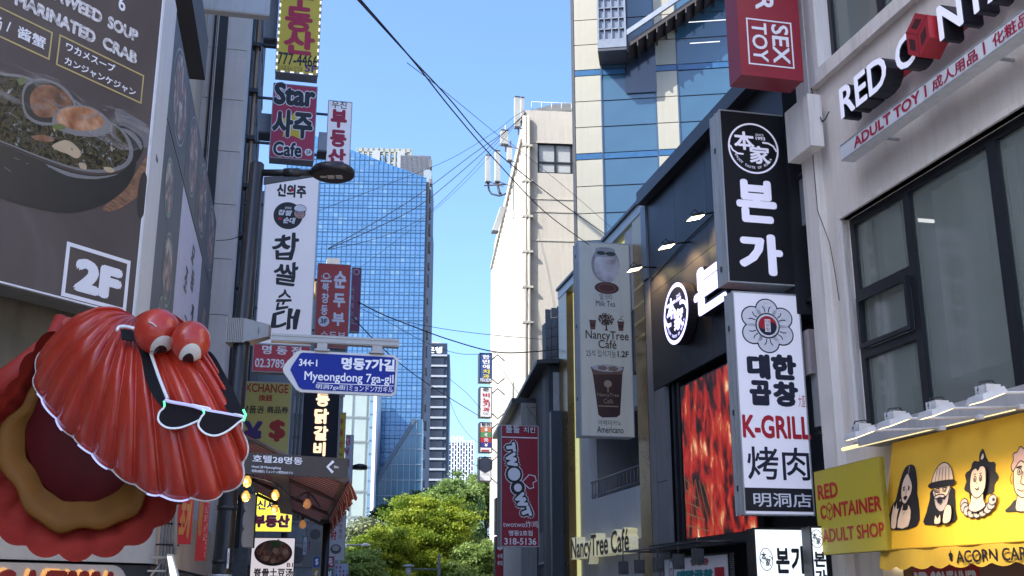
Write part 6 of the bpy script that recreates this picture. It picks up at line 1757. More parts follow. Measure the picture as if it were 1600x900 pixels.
# ================================================================== clam sculpture
clam_red = mat('clam_red_paint', (0.54, 0.034, 0.013), rough=0.3, var=0.3, scale=1.6, coat=0.35, streak=.22, dirt=(.75, 3.0, 4.5), bump=0.06, fine=18)
nd = clam_red.node_tree
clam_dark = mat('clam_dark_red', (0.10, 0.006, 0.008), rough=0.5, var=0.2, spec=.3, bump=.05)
clam_pink = mat('clam_salmon', (0.50, 0.10, 0.07), rough=0.4, var=0.2)
clam_low = mat('clam_lower_red', (0.46, 0.045, 0.030), rough=0.5, var=0.3, scale=3, spec=.3, bump=.15)
flesh = mat('clam_flesh', (0.24, 0.095, 0.015), rough=0.6, var=0.3, scale=3, spec=.25)
rimw = mat('clam_rim_white', (0.75, 0.72, 0.68), rough=0.35)
CL = Thing('clam_sculpture', 'giant glossy red scallop shell sculpture with bulging eyes over the restaurant sign', 'sculpture', frontal(190, 700, 9.6), 190, 700)
def CP(px, py, Y): return Vector(CL.W(at(px, py, Y)))
def cat(P, n):
    out = []
    for i in range(len(P)-1):
        p0 = P[max(i-1, 0)]; p1 = P[i]; p2 = P[i+1]; p3 = P[min(i+2, len(P)-1)]
        for k in range(n):
            t = k/n
            out.append(0.5*((2*p1)+(-p0+p2)*t+(2*p0-5*p1+4*p2-p3)*t*t+(-p0+3*p1-3*p2+p3)*t**3))
    out.append(P[-1]); return out
def resample(P, n):
    L = [0]
    for i in range(1, len(P)): L.append(L[-1]+(P[i]-P[i-1]).length)
    out = []; j = 0
    for k in range(n):
        s = L[-1]*k/(n-1)
        while j < len(L)-2 and L[j+1] < s: j += 1
        t = (s-L[j])/max(L[j+1]-L[j], 1e-9); out.append(P[j].lerp(P[j+1], min(1, t)))
    return out
def lidY(px, py): return 9.75 - ((px-57)/325.0*0.55 + (py-490)/290.0*0.55)
rimpx = [(165, 494), (137, 503), (100, 530), (68, 556), (56, 590), (62, 618), (80, 645), (102, 675), (130, 700), (160, 727), (190, 749), (220, 766), (250, 777), (285, 782), (320, 782), (350, 773), (370, 755), (379, 725), (379, 690), (368, 655), (350, 615), (330, 582), (308, 556), (285, 535), (262, 512)]
rim = resample(cat([CP(x, y, lidY(x, y)) for x, y in rimpx], 8), 321)
hinge = CP(212, 508, 9.72)
NR = 19     # ribs
nt_ = 36
bul = Vector((0.05, -0.60, 0.16))
def ribw(a):       # rounded ribs with sharp grooves
    return abs(sin(pi*NR*a))**0.75
vs = []; fs = []
for i, r_ in enumerate(rim):
    a = i/(len(rim)-1)
    edge = min(1, min(a, 1-a)*7)          # flatter towards the hinge sides
    for j in range(nt_+1):
        t = j/nt_
        tt = t**0.9
        p = hinge.lerp(r_, tt)
        b = sin(pi*min(1, tt*0.93+0.05))**0.75
        p = p + bul*(b*(0.35+0.65*edge))
        rw = ribw(a)
        amp = 0.078*tt**0.8*(0.4+.6*edge)
        p = p + bul.normalized()*(amp*(rw-0.5)) + (r_-hinge)*(0.035*(rw-0.35)*tt**3)
        # slight growth step near two thirds
        p = p + bul.normalized()*(0.012*sin(tt*22)*(tt > .25)*0.4)
        vs.append(p)
n1 = nt_+1
for i in range(len(rim)-1):
    for j in range(nt_):
        fs.append((i*n1+j, i*n1+j+1, (i+1)*n1+j+1, (i+1)*n1+j))
m = MB(); m._add([tuple(v) for v in vs], fs, 0, True)
# inner skin so that the lid has thickness
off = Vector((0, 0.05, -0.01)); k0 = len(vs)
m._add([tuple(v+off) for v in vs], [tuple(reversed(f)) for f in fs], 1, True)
rl = [i*n1+nt_ for i in range(len(rim))]
m.f += [[rl[i], rl[i]+k0, rl[i+1]+k0, rl[i+1]] for i in range(len(rl)-1)]; m.m += [0]*(len(rl)-1); m.sm += [False]*(len(rl)-1)
CL.part('upper_shell', m, [clam_red, clam_dark])
m = MB(); m.tube([vs[i*n1+nt_]+Vector((0, .02, 0)) for i in range(0, len(rim), 2)], 0.013, 6); CL.part('rim_tube', m, rimw)
led = mat('led_blue_tube', (0.55, 0.6, 0.9), emit=.25, ecol=(.45, .5, 1.0))
m = MB(); sel = [vs[i*n1+nt_]+Vector((-.006, -.012, -.012)) for i in range(0, len(rim), 2)]
for a, b in ((0.20, .30), (.34, .42), (.50, .58)): m.tube(sel[int(a*len(sel)):int(b*len(sel))], .007, 6)
CL.part('led_line', m, led)
# hinge ears
m = MB()
def wedge(pts, d=0.25):
    P = [CP(*p) for p in pts]; n = len(P); v = [tuple(p) for p in P] + [tuple(p+Vector((0, d, 0))) for p in P]
    m._add(v, [list(range(n)), list(range(2*n-1, n-1, -1))] + [[i, n+i, n+(i+1) % n, (i+1) % n] for i in range(n)], 0)
wedge([(97, 502, 9.9), (104, 495, 9.95), (150, 502, 9.9), (170, 510, 9.8), (150, 530, 9.75), (118, 540, 9.8), (103, 532, 9.85), (98, 516, 9.9)], .2)
CL.part('hinge_ear', m, clam_pink)
# lower shell: bowl standing on the wall, opening to the viewer
cpx, cpy = 118, 688
def low(r, a, Y):   # ring point r in px units
    g_ = 1-.30*math.exp(-((a-2.45)/.55)**2); rx = 192*r*g_; ry = 184*r*g_
    return CP(cpx + rx*cos(a), cpy - ry*sin(a), Y)
n = 180; prof = [(1.0, 9.62), (0.97, 9.70), (0.86, 9.86), (0.72, 10.02), (0.5, 10.14), (0.25, 10.2), (0.02, 10.22)]
def lowring(r, Y, k):
    out = []
    for i in range(n):
        a = 2*pi*i/n
        s_ = abs(sin(a*11))**.7
        f = 1 + 0.065*(s_-.5)*r**3
        out.append(tuple(low(r*f, a, Y - 0.13*(s_-.5)*r**1.5)))
    return out
V = []; F = []
for k, (r, Y) in enumerate(prof): V += lowring(r, Y, k)
for k in range(len(prof)-1):
    for i in range(n): F.append((k*n+i, k*n+(i+1) % n, (k+1)*n+(i+1) % n, (k+1)*n+i))
m = MB(); m._add(V, F, 0, True)
prof2 = [(1.0, 9.62), (1.0, 9.75), (0.9, 10.0), (0.7, 10.25), (0.3, 10.4)]
V2 = []; F2 = []
for k, (r, Y) in enumerate(prof2): V2 += lowring(r, Y, k)
for k in range(len(prof2)-1):
    for i in range(n): F2.append((k*n+i, (k+1)*n+i, (k+1)*n+(i+1) % n, k*n+(i+1) % n))
m._add(V2, F2, 0, True)
CL.part('lower_shell', m, clam_low)
# flesh: wavy mantle ring and dark inner body
m = MB(); V = []; F = []
for k, (r, Y) in enumerate([(0.86, 9.84), (0.84, 9.78), (0.72, 9.84), (0.58, 9.93)]):
    for i in range(n):
        a = 2*pi*i/n; wv = .035*sin(a*6+1)+.02*sin(a*13)-.24*math.exp(-((a-2.45)/.55)**2)
        V.append(tuple(CP(cpx+8 + 178*(r+wv*r)*cos(a)*.86, cpy-8 - 178*(r+wv*r)*sin(a), Y)))
for k in range(3):
    for i in range(n): F.append((k*n+i, k*n+(i+1) % n, (k+1)*n+(i+1) % n, (k+1)*n+i))
m._add(V, F, 0, True); CL.part('mantle', m, flesh)
m = MB(); V = []; F = []
for k, (r, Y) in enumerate([(0.66, 9.93), (0.55, 9.84), (0.4, 9.78), (0.2, 9.74), (0.01, 9.73)]):
    for i in range(n):
        a = 2*pi*i/n
        V.append(tuple(CP(cpx+14 + 178*r*cos(a)*.80, cpy-20 - 178*r*sin(a)*1.02, Y)))
for k in range(4):
    for i in range(n): F.append((k*n+i, k*n+(i+1) % n, (k+1)*n+(i+1) % n, (k+1)*n+i))
m._add(V, F, 0, True); CL.part('inner_body', m, clam_dark)
# dark red strut seen upper left
m = MB(); m.tube([CP(96, 498, 10.1), CP(86, 530, 10.0), CP(40, 575, 9.95), (CP(-20, 625, 9.9))], [.07, .09, .13, .16], 12); CL.part('hinge_rim', m, clam_low)
# eyes
def eye(cx, cy, Y, rx, rz, wx, wy, px_, py_, ws):
    wy += 8; py_ += 9
    c = CP(cx, cy, Y)
    sc = 9.6/FPX*1.02
    R = Vector((rx*sc, rx*sc, rz*sc))
    m = MB(); m.sphere(tuple(c), R.x, R.y, R.z, 32, 20); o = CL.part('eye', m, clam_red)
    def cap(tx, ty, ax, az, lift, ro, mt, nm):
        # direction of the patch centre, in the picture plane offset from the ball's centre
        d = CP(tx, ty, Y)-c; dx, dz = d.x/R.x, d.z/R.z
        V = []; F = []; N_ = 28; K_ = 7
        V.append((0, 0))
        for k in range(1, K_+1):
            for i in range(N_):
                a = 2*pi*i/N_; ex, ez = ax*cos(a)*k/K_, az*sin(a)*k/K_
                V.append((ex*cos(ro)-ez*sin(ro), ex*sin(ro)+ez*cos(ro)))
        P = []
        for ex, ez in V:
            x = dx+ex; z = dz+ez; q = x*x+z*z
            if q > .98: f = sqrt(.98/q); x *= f; z *= f; q = .98
            y = -sqrt(1-q)
            P.append((c.x+x*R.x*(1+lift), c.y+y*R.y*(1+lift), c.z+z*R.z*(1+lift)))
        for i in range(N_): F.append((0, 1+i, 1+(i+1) % N_))
        for k in range(K_-1):
            for i in range(N_): F.append((1+k*N_+i, 1+(k+1)*N_+i, 1+(k+1)*N_+(i+1) % N_, 1+k*N_+(i+1) % N_))
        m = MB(); m._add(P, F, 0, True); CL.part(nm, m, mt, parent=o)
    cap(wx, wy, .62, .46, .012, .75, mat('eye_white', (0.72, 0.68, 0.6), rough=.3, coat=.4), 'eye_white')
    cap(px_, py_, .36, .24, .024, .75, mat('pupil_black', (0.01, 0.01, 0.012), rough=.2), 'pupil')
    return o
eye(246, 518, 8.72, 32, 33, 255, 541, 250, 545, 1)
eye(298, 534, 8.64, 27.5, 30, 297, 552, 293, 557, 1)
m = MB(); c = CP(233, 503, 8.52); m.tube([c, c+Vector((.03, 0, -.012)), c+Vector((.06, .005, -.035))], .006, 6); CL.part('eye_glint_mark', m, rimw)  # glint on the eye ball, laid on as a white tube
# sunglasses: a thing worn by the clam
G = Thing('sunglasses', 'huge black heart shaped sunglasses with a colour changing LED outline worn by the clam', 'sunglasses', frontal(300, 650, 8.6), 300, 650)
def GP(px, py, Y): return Vector(G.W(at(px, py, Y)))
gb = mat('glasses_black', (0.008, 0.008, 0.010), rough=.6, spec=.15)
def slab(m, top, bot, th=0.03):
    n = len(top); v = [tuple(p) for p in top]+[tuple(p) for p in bot]+[tuple(p+Vector((0, th, 0))) for p in top]+[tuple(p+Vector((0, th, 0))) for p in bot]
    f = []
    for i in range(n-1):
        f += [(i, n+i, n+i+1, i+1), (2*n+i, 2*n+i+1, 3*n+i+1, 3*n+i), (i, i+1, 2*n+i+1, 2*n+i), (n+i, 3*n+i, 3*n+i+1, n+i+1)]
    f += [(0, 2*n, 3*n, n), (n-1, 2*n-1, 4*n-1, 3*n-1)]
    m._add(v, f, 0)
def YG(px, py): return 8.92 - (py-510)/130*.42
mid = cat([GP(x, y, YG(x, y)) for x, y in [(188, 514), (205, 516), (220, 526), (232, 545), (243, 578), (256, 612), (266, 628)]], 5)
low_ = cat([GP(x, y, YG(x, y)) for x, y in [(190, 530), (203, 532), (211, 534), (221, 560), (227, 592), (240, 620), (255, 638)]], 5)
m = MB(); slab(m, mid, low_); G.part('temple_arm', m, gb)
mid2 = cat([GP(x, y, 8.9-(y-545)/100*.4) for x, y in [(312, 549), (322, 546), (335, 556), (350, 582), (366, 612), (381, 648)]], 5)
low2 = cat([GP(x, y, 8.9-(y-545)/100*.4) for x, y in [(314, 560), (321, 561), (327, 574), (337, 604), (350, 633), (366, 655)]], 5)
m = MB(); slab(m, mid2, low2); G.part('temple_arm', m, gb)
lens1 = [(256, 625), (285, 630), (312, 635), (329, 640), (319, 652), (300, 662), (279, 669), (260, 668), (248, 658), (249, 645), (257, 636)]
lens2 = [(316, 639), (345, 644), (381, 651), (372, 661), (355, 674), (337, 681), (320, 677), (310, 665), (314, 653), (319, 646)]
glens = mat('lens_black', (0.012, 0.008, 0.010), rough=.5, spec=.15)
for nm, l_, yb in (('lens', lens1, 8.50), ('lens', lens2, 8.46)):
    P = [GP(x, y, yb) for x, y in l_]
    P = cat(P+[P[0]], 4)[:-1]; N_ = len(P)
    m = MB(); m._add([tuple(p) for p in P]+[tuple(p+Vector((0, .03, 0))) for p in P], [list(range(N_)), list(range(2*N_-1, N_-1, -1))]+[[i, N_+i, N_+(i+1) % N_, (i+1) % N_] for i in range(N_)]); lo_ = G.part(nm, m, glens)
    m = MB(); m.tube([p+Vector((0, -.012, 0)) for p in P[6:]], .008, 6); G.part('led_outline', m, mat('led_white', (0.7, 0.75, 0.8), emit=.08, ecol=(.8, .9, 1)), parent=lo_)
    m = MB(); m.tube([p+Vector((0, -.018, 0)) for p in P[-4:]], .008, 6); G.part('led_outline_green', m, mat('led_green', (0.1, 0.8, 0.3), emit=.4, ecol=(.15, 1, .4)), parent=lo_)
m = MB(); m.tube(cat([GP(x, y, 8.47) for x, y in [(258, 625), (268, 628), (300, 634), (322, 641), (350, 646), (382, 652)]], 5), .013, 8); G.part('brow_bar', m, mat('led_violet', (0.5, 0.5, 0.8), emit=.12, ecol=(.6, .6, 1)))
m = MB(); m.tube([p+Vector((0, -.012, .0)) for p in cat([GP(x, y, YG(x, y)) for x, y in [(183, 517), (187, 511), (200, 511), (214, 516), (226, 528), (236, 553), (248, 588), (262, 624)]], 5)], .013, 8); G.part('arm_led', m, mat('led_white2', (0.7, 0.74, 0.78), emit=.05, ecol=(.85, .9, 1)))
m = MB(); m.tube([GP(380, 640, 8.45), GP(384, 648, 8.45), GP(380, 658, 8.45)], .010, 6); G.part('hinge_led', m, mat('led_green', (0.1, 0.8, 0.3)))

# ================================================================== hanging signs, left
whiteface = mat('white_plastic_face', (0.74, 0.73, 0.78), rough=.4, var=.06, scale=1, emit=0.05, ecol=(.9, .9, 1))
yellowface = mat('yellow_plastic_face', (0.66, 0.50, 0.035), rough=.4, var=.08, scale=1)
crimson = mat('crimson_print', (0.46, 0.012, 0.055), rough=.45)
greyside = mat('grey_sign_side', (0.30, 0.31, 0.33), rough=.5, var=.15, streak=.2)
def hang(S, n=2, right=False, z=None):
    """steel arms back to the facade"""
    m = MB()
    for k in range(n):
        zz = S.zz0+(S.zz1-S.zz0)*(.2+.6*k/max(1, n-1))
        m.box(S.x0-.5, S.x0, .12, .18, zz, zz+.06)
    S.part('bracket', m, BLACKM)
# yellow 부동산 5F
S = box_sign('blade_sign', 'yellow light box with red 부동산 and 777-4466 at the top, edged with white LEDs', (430, 113), (506, -90), 27, .5, yellowface, greyside, tl=(442, -90), br=(499, 118), lips=False, frame_t=.03)
m = MB(); S.txt(m, '부', (446, 10), (493, -28), bold=.05); S.txt(m, '동', (444, 48), (490, 13), bold=.05); S.txt(m, '산', (442, 83), (493, 50), bold=.05)
S.txt(m, '777-4466', (433, 100), (497, 87), m=1, bold=.02); S.txt(m, '공인중개사:김기은', (433, 111), (473, 105), m=1); S.txt(m, '5F', (476, 112), (495, 103), m=2, bold=.03)
S.part('lettering', m, [crimson, INK, mat('blue_violet_print', (0.10, 0.04, 0.22))])
m = MB(); k = S.zz0+.08
while k < S.zz1:
    for xx in (S.x0+.015, S.x1-.05): m.box(xx, xx+.035, -.02, -.009, k, k+.09)
    k += .21
k = S.x0+.15
while k < S.x1-.1: m.box(k, k+.1, -.02, -.009, S.zz0+.012, S.zz0+.04); k += .25
S.part('led_border', m, mat('led_dash', (.8, .8, .8), emit=.5), kind='stuff'); hang(S)
# star 사주 cafe
S = box_sign('blade_sign', 'magenta light box with Star 사주 Cafe lettering over a yellow star', (420, 247), (497, 134), 27, .45, mat('magenta_face', (0.40, 0.010, 0.060), rough=.4, var=.08), greyside, tl=(427, 131), br=(490, 251), lips=False, frame_t=.025)
m = MB(); c = S.L(460, 197); r = S.L(487, 197)[0]-c[0]
m.flat([(c[0]+r*(1 if k % 2 == 0 else .62)*sin(pi*k/5+.08), c[1]+r*(1 if k % 2 == 0 else .62)*cos(pi*k/5+.08)) for k in range(10)][::-1], -.003, 2)
for (b, bl, tr) in (('Star', (427, 163), (494, 134)), ('사주', (424, 213), (490, 175)), ('Cafe', (426, 243), (472, 224))):
    S.txt(m, b, (bl[0]-1.5, bl[1]+1), (tr[0]+1.5, tr[1]-1), -.006, m=1, bold=.11 if b == 'Cafe' else .09); S.txt(m, b, bl, tr, -.011, m=0, bold=.035 if b == 'Cafe' else .05)
c = S.L(482, 238); m.ell(c[0], c[1], .1, .1, -.004, m=1, n=20); S.txt(m, '5F', (478.5, 241), (486, 235.5), -.006, m=0, bold=.02)
S.part('lettering', m, [INK, WPRINT, mat('star_yellow', (0.70, 0.50, 0.03))]); hang(S)
# 우진 부동산
S = box_sign('blade_sign', 'white light box with green 우진 over red 부동산 beside the lamp head', (509, 264), (550, 159), 31, .3, whiteface, greyside, tl=(512, 157), br=(547, 266), lips=False, frame_t=.02)
m = MB(); S.txt(m, '우진', (518, 168.5), (542, 159), m=0, bold=.015)
for b, bl, tr in (('부', (516, 199), (543, 172)), ('동', (515, 229), (542, 204)), ('산', (512, 255), (541, 233))): S.txt(m, b, bl, tr, m=1, bold=.06)
S.part('lettering', m, [mat('green_print', (0.03, 0.12, 0.10)), crimson]); hang(S)
# 신의주 찹쌀순대
S = box_sign('blade_sign', 'tall white light box with black brush 찹쌀순대 lettering and round portrait emblem', (398, 537), (499, 272), 25, .4, whiteface, alu_side, tl=(415, 268), br=(487, 541), frame_t=.02)
m = MB()
S.txt(m, '신의주', (432, 307), (479, 290), bold=.05); c = S.L(441, 297); m.ell(*S.L(456, 297), .045, .045, -.012, m=2, n=14)
for b, bl, tr, sh in (('찹', (423, 407), (466, 369), .25), ('쌀', (425, 447), (465, 413), .3), ('순', (429, 485), (454, 455), .2), ('대', (421, 519), (465, 486), .3)):
    m2 = MB(); x0, x1, z0, z1 = S.rect(bl, tr)
    g0 = len(m.v); m.text(b, x0, z0, x1, z1, -.004, 0, bold=.028, lean=.05)
    # brush wobble
    for i in range(g0, len(m.v)):
        x, y, z = m.v[i]; m.v[i] = (x+.02*sin(z*9+x*7), y, z+.035*sin(x*8+z*3)+(x-x0)*.10)
c = S.L(450, 337); r = .345
m.ell(c[0], c[1], r, r, -.004, m=0)
m.text('신의주', c[0]-r*.25, c[1]+r*.48, c[0]+r*.22, c[1]+r*.66, -.006, 1, bold=.03); m.text('찹쌀', c[0]-r*.72, c[1]+r*.0, c[0]+r*.22, c[1]+r*.42, -.006, 1, bold=.04, lean=.03); m.text('순대', c[0]-r*.35, c[1]-r*.58, c[0]+r*.45, c[1]-r*.12, -.006, 1, bold=.04, lean=.03)
m.ell(c[0]-r*.55, c[1]-r*.25, r*.14, r*.12, -.006, m=2, n=8)
h = (c[0]+r*.78, c[1]+r*.35)
m.ell(h[0], h[1]-r*.12, r*.42, r*.42, -.0075, m=0); m.ell(h[0], h[1]-r*.14, r*.36, r*.36, -.009, m=3); m.ell(h[0]+.01, h[1]+r*.22, r*.42, r*.30, -.0105, m=1); m.ring(h[0]+.01, h[1]+r*.22, r*.42, r*.30, .012, -.012, 0)
m.stroke([(h[0]-r*.4, h[1]+r*.06), (h[0], h[1]+r*.0), (h[0]+r*.42, h[1]+r*.06)], .014, -.012)
for s_ in (-1, 1): m.ring(h[0]+s_*r*.15, h[1]-r*.12, r*.11, r*.08, .008, -.012, 0, n=12)
m.stroke([(h[0]-r*.12, h[1]-r*.36), (h[0], h[1]-r*.33), (h[0]+r*.12, h[1]-r*.36)], .012, -.012)
S.part('lettering', m, [INK, WPRINT, mat('small_red', (.5, .02, .03)), mat('portrait_pink', (0.55, 0.34, 0.31))]); hang(S)
# 명동점 phone
S = box_sign('blade_sign', 'red light box with white 명동점 and 02.3789 partly behind the blue street sign', (393, 580), (487, 541), 25, .35, mat('phone_red_face', (0.46, 0.012, 0.03), rough=.4, var=.06), greyside, tl=(396, 537), br=(482, 585), lips=False, frame_t=.02)
m = MB(); S.txt(m, '명 동 점', (409, 553), (471, 542), bold=.03); S.txt(m, '02.3789.1234'[:8]+'0028', (398, 573.5), (476, 563), bold=.02); S.part('lettering', m, WPRINT)
# exchange
S = box_sign('blade_sign', 'yellow money exchange light box with EXCHANGE, yen and dollar marks', (374, 738), (456, 598), 29, .3, mat('pale_yellow_face', (0.58, 0.50, 0.13), rough=.45, var=.08), alu_w, tl=(384, 596), br=(449, 742), lips=False, frame_t=.02)
m = MB(); S.txt(m, 'EXCHANGE', (376, 612), (451, 601), m=0, bold=.02); S.txt(m, '換銭', (404, 626.5), (426, 617), m=0, bold=.02); S.txt(m, '상품권', (377, 645), (412, 634.5), m=1, bold=.02); S.txt(m, '商品券', (417, 645.5), (451, 635.5), m=1, bold=.02)
S.txt(m, '¥', (379, 692), (411, 658), m=2, bold=.05); S.txt(m, '$', (419, 690), (447, 656), m=0, bold=.05)
S.part('lettering', m, [mat('ex_red', (0.42, 0.03, 0.025)), INK, mat('ex_blue', (0.06, 0.03, 0.17))]); hang(S)
# 동닭갈비
S = box_sign('blade_sign', 'black board with lit cream vertical 동닭갈비 lettering under the blue street sign', (465, 722), (535, 560), 30, .3, mat('night_black_face', (0.008, 0.010, 0.02), spec=.2, rough=.5), greyside, tl=(480, 560), br=(526, 724), lips=False, frame_t=.02)
litc = mat('lit_cream', (.8, .65, .45), emit=.42, ecol=(1, .70, .40)); 
m = MB()
for b, bl, tr in (('춘', (494, 600), (517, 578)), ('동', (493, 635), (515.5, 613)), ('닭', (490.5, 662), (514, 639)), ('갈', (489.5, 688), (513, 666)), ('비', (489, 712.5), (509, 691))): S.txt(m, b, bl, tr, -.03, bold=.05, depth=.02)
S.part('lettering', m, litc)
# pipes and cables left of it
q = Thing('facade_pipes', 'pipes and grey ducting on the facade between the exchange sign and the black board', 'pipes', frontal(465, 700, 31), 465, 700)
m = MB()
for k in range(4): m.tube([(-.15+.1*k, 0, -2), (-.05+.1*k, 0, 2.4)], .03, 6)
q.part('pipe', m, mat('pipe_tan', (.35, .30, .25), rough=.5)); m = MB(); m.box(-.30, -.18, 0, .3, -2, 2.3); m.box(.22, .42, .1, .4, -2, 2.3); q.part('duct', m, gw)
# 순두부
S = box_sign('blade_sign', 'red light box with white 순두부 and 북창동 3F lettering', (489.5, 543), (549.7, 414), 33, .35, mat('tofu_red_face', (0.50, 0.03, 0.02), rough=.4, var=.06), greyside, tl=(497, 411), br=(542, 545), lips=False, frame_t=.02)
m = MB()
for b, bl, tr, bo in (('순', (521, 450), (541.6, 424), .045), ('두', (520, 480), (540, 459), .045), ('부', (518, 509), (538.7, 489), .045), ('북', (503, 455), (514.5, 442), .03), ('창', (502, 473.5), (514.5, 458), .03), ('동', (501, 492), (512.5, 477), .03)): S.txt(m, b, bl, tr, bold=bo)
c = S.L(505.7, 502); m.ell(c[0], c[1], .17, .17, -.004, m=0, n=24); S.txt(m, '3F', (500.5, 505.5), (511.5, 498), -.006, m=1, bold=.03)
c = S.L(510, 431); m.ring(c[0], c[1], .09, .08, .03, -.004, 0, n=20); m.ring(c[0], c[1], .15, .10, .015, -.004, 0, a0=pi, a1=2*pi); m.box(c[0]-.17, c[0]+.17, -.005, -.002, c[1]-.2, c[1]-.14, 0)
S.txt(m, '순두부', (500, 531), (540, 519), m=0, bold=.01)
S.part('lettering', m, [WPRINT, INK]); hang(S)
# purple behind
S = box_sign('blade_sign', 'narrow plum coloured sign with a pale ring, just right of the red tofu sign', (546, 518), (566, 419), 38, .3, mat('plum_face', (0.20, 0.02, 0.07), rough=.4), greyside, tl=(550, 417), br=(561, 519), lips=False, frame_t=.02)
m = MB(); c = S.L(557, 425); m.ring(c[0], c[1], .10, .10, .035, -.004, 0, n=20)
for i, ch in enumerate('커피볶는집'): S.txt(m, ch, (548, 458+i*12), (553, 449+i*12), m=0)
m.ell(*S.L(555.5, 498), .06, .06, -.004, n=10); S.txt(m, '카페', (549, 508), (558, 504), m=0)
S.part('lettering', m, mat('pink_grey_print', (.5, .35, .4)))
# slim yellow, slim white
S = box_sign('blade_sign', 'slim yellow sign with red letters beside the black board', (528, 730), (541.5, 645), 35, .2, mat('slim_yellow_face', (.62, .44, .02)), greyside, tl=(531, 644), br=(537, 730), lips=False, frame_t=.02)
m = MB()
for i, ch in enumerate('부동산'): S.txt(m, ch, (531-.6*i, 665+i*17), (537-.6*i, 654+i*17), bold=.03)
S.txt(m, '78', (528, 713), (535, 708), m=1); S.part('lettering', m, [REDP, INK])
S = box_sign('blade_sign', 'slim white sign with a red stamp and letter, right of the slim yellow one', (537, 790), (554, 680), 38, .2, mat('slim_white_face', (.55, .53, .62)), greyside, tl=(540, 679), br=(548, 791), lips=False, frame_t=.02)
m = MB(); x0, x1, z0, z1 = S.rect((540, 695), (547, 682)); m.box(x0, x1, -.005, -.002, z0, z1); m.text('맛', x0+.02, z0+.03, x1-.02, z1-.03, -.008, 1); S.txt(m, '낙', (538, 712), (546, 699), bold=.05); S.txt(m, '지', (538, 730), (546, 717), bold=.05); S.part('lettering', m, [REDP, WPRINT])
# 신세계 부동산
S = box_sign('light_box_sign', 'lit yellow light box with blue 신세계 over red 부동산 under the striped awning', (395, 831), (458, 768), 28, .25, mat('lit_yellow_face', (.75, .62, .05), rough=.35, emit=.42, ecol=(1, .86, .06)), greyside, tl=(398, 766), br=(457, 832), lips=False, frame_t=.02)
m = MB(); S.txt(m, '02-776', (393, 775), (425, 768), m=2, bold=.02); S.txt(m, '신세계', (401, 796.5), (447, 782), m=0, bold=.04); S.txt(m, '부동산', (394, 824.5), (454, 804), m=1, bold=.09); S.txt(m, '부동산', (395, 823.5), (453, 805), -.012, m=3, bold=.05)
S.part('lettering', m, [mat('royal_blue', (.03, .04, .45)), WPRINT, INK, crimson])
# food sign
S = box_sign('light_box_sign', 'white light box picturing a bowl of pork bone stew above black Chinese lettering', (389, 925), (462, 840), 26.5, .25, mat('lit_pink_white', (.66, .60, .63), emit=.18, ecol=(1, .92, .96)), BLACKM, tl=(392, 839), br=(458, 926), lips=False, frame_t=.02)
m = MB(); c = S.L(427, 864); r = S.L(455, 864)[0]-c[0]
stew = rampmat('stew_print', [(.3, (.06, .02, .012)), (.45, (.26, .08, .05)), (.55, (.42, .20, .12)), (.68, (.30, .12, .07)), (.8, (.1, .07, .03))], scale=9, detail=8)
m.ell(c[0], c[1], r*1.06, r*.72, -.004, m=0); m.ell(c[0], c[1]+.02, r*.94, r*.60, -.006, m=1)
m.ell(c[0]-.05, c[1]+r*.3, r*.45, r*.22, -.007, m=5, n=7)
for dx, dz, q_ in ((-.35, -.3, .15), (.0, -.45, .14), (.12, .12, .17), (.68, .05, .17)): m.ell(c[0]+r*dx, c[1]+r*dz, r*q_, r*q_*.95, -.008, m=2)
for dx, dz in ((.0, .52), (.2, .62), (.1, .42), (.32, .45), (-.1, .6)): m.ell(c[0]+r*dx, c[1]+r*dz, r*.18, r*.09, -.009, m=3, n=6, rot=dx*5)
S.txt(m, 'B1', (448, 886), (458, 879.5), m=4, bold=.02); S.txt(m, '脊骨土豆汤', (395.6, 902), (458, 888), m=6, bold=.03)
S.part('stew_picture', m, [mat('dish_dark', (.05, .03, .03)), stew, mat('egg_tan', (.62, .40, .24)), mat('herb_green', (.08, .20, .05)), crimson, mat('broth', (.2, .12, .08)), INK])
# scalloped silver side
S = Thing('wavy_sign_side', 'silver sign seen edge on with a wavy profile beside the lit yellow box', 'sign', frontal(388, 855, 23), 388, 855)
m = MB(); pts = []
for k in range(33): z = k*.033; pts.append((-.10-.05*abs(sin(k*pi/11))**.5, z))
m.prism(pts+[(.09, 1.06), (.09, 0)], 0, .5); S.part('box_body', m, mat('silver_satin', (.45, .44, .44), rough=.35, metal=.5)); m = MB(); m.box(.091, .12, -.02, .5, 0, 1.06); S.part('face_edge', m, DGREY)
# currency squares
for i, (x0, x1, y0, y1, ch, col, lab) in enumerate([(488, 501, 869, 887, '$', (.02, .06, .28), 'small blue square dollar sign tile'), (487, 500, 888, 906, '€', (.42, .28, .03), 'small mustard square euro sign tile under the blue one'),
                                 (507.5, 523, 869, 887, '元', (.34, .02, .05), 'small red square yuan sign tile right of the black post'), (507, 521.5, 888, 906, '¥', (.03, .16, .12), 'small green square yen sign tile under the red one')]):
    S = box_sign('currency_sign', lab, (x0, y1), (x1, y0), 31, .2, mat('cur_%d' % i, col), greyside, lips=False, frame_t=.015, group='currency tiles of the exchange shop')
    m = MB(); S.txt(m, ch, (x0+4, y1-3.5), (x1-3, y0+3.5), bold=.04); S.part('lettering', m, WPRINT)
S = box_sign('blade_sign', 'white vertical sign with red Chinese letters and a picture below the awning flap', (511, 876), (542, 798), 36, .2, mat('dull_white_face', (.58, .55, .55)), greyside, tl=(514, 797), br=(538, 877), lips=False, frame_t=.02)
m = MB(); S.txt(m, '千', (517, 826), (526, 814), bold=.04); S.txt(m, '村', (516, 844), (526, 829), bold=.04)
for i, ch in enumerate('火鍋專賣店'): S.txt(m, ch, (530.5-.4*i, 808+i*8.5), (536-.4*i, 801+i*8.5), m=0)
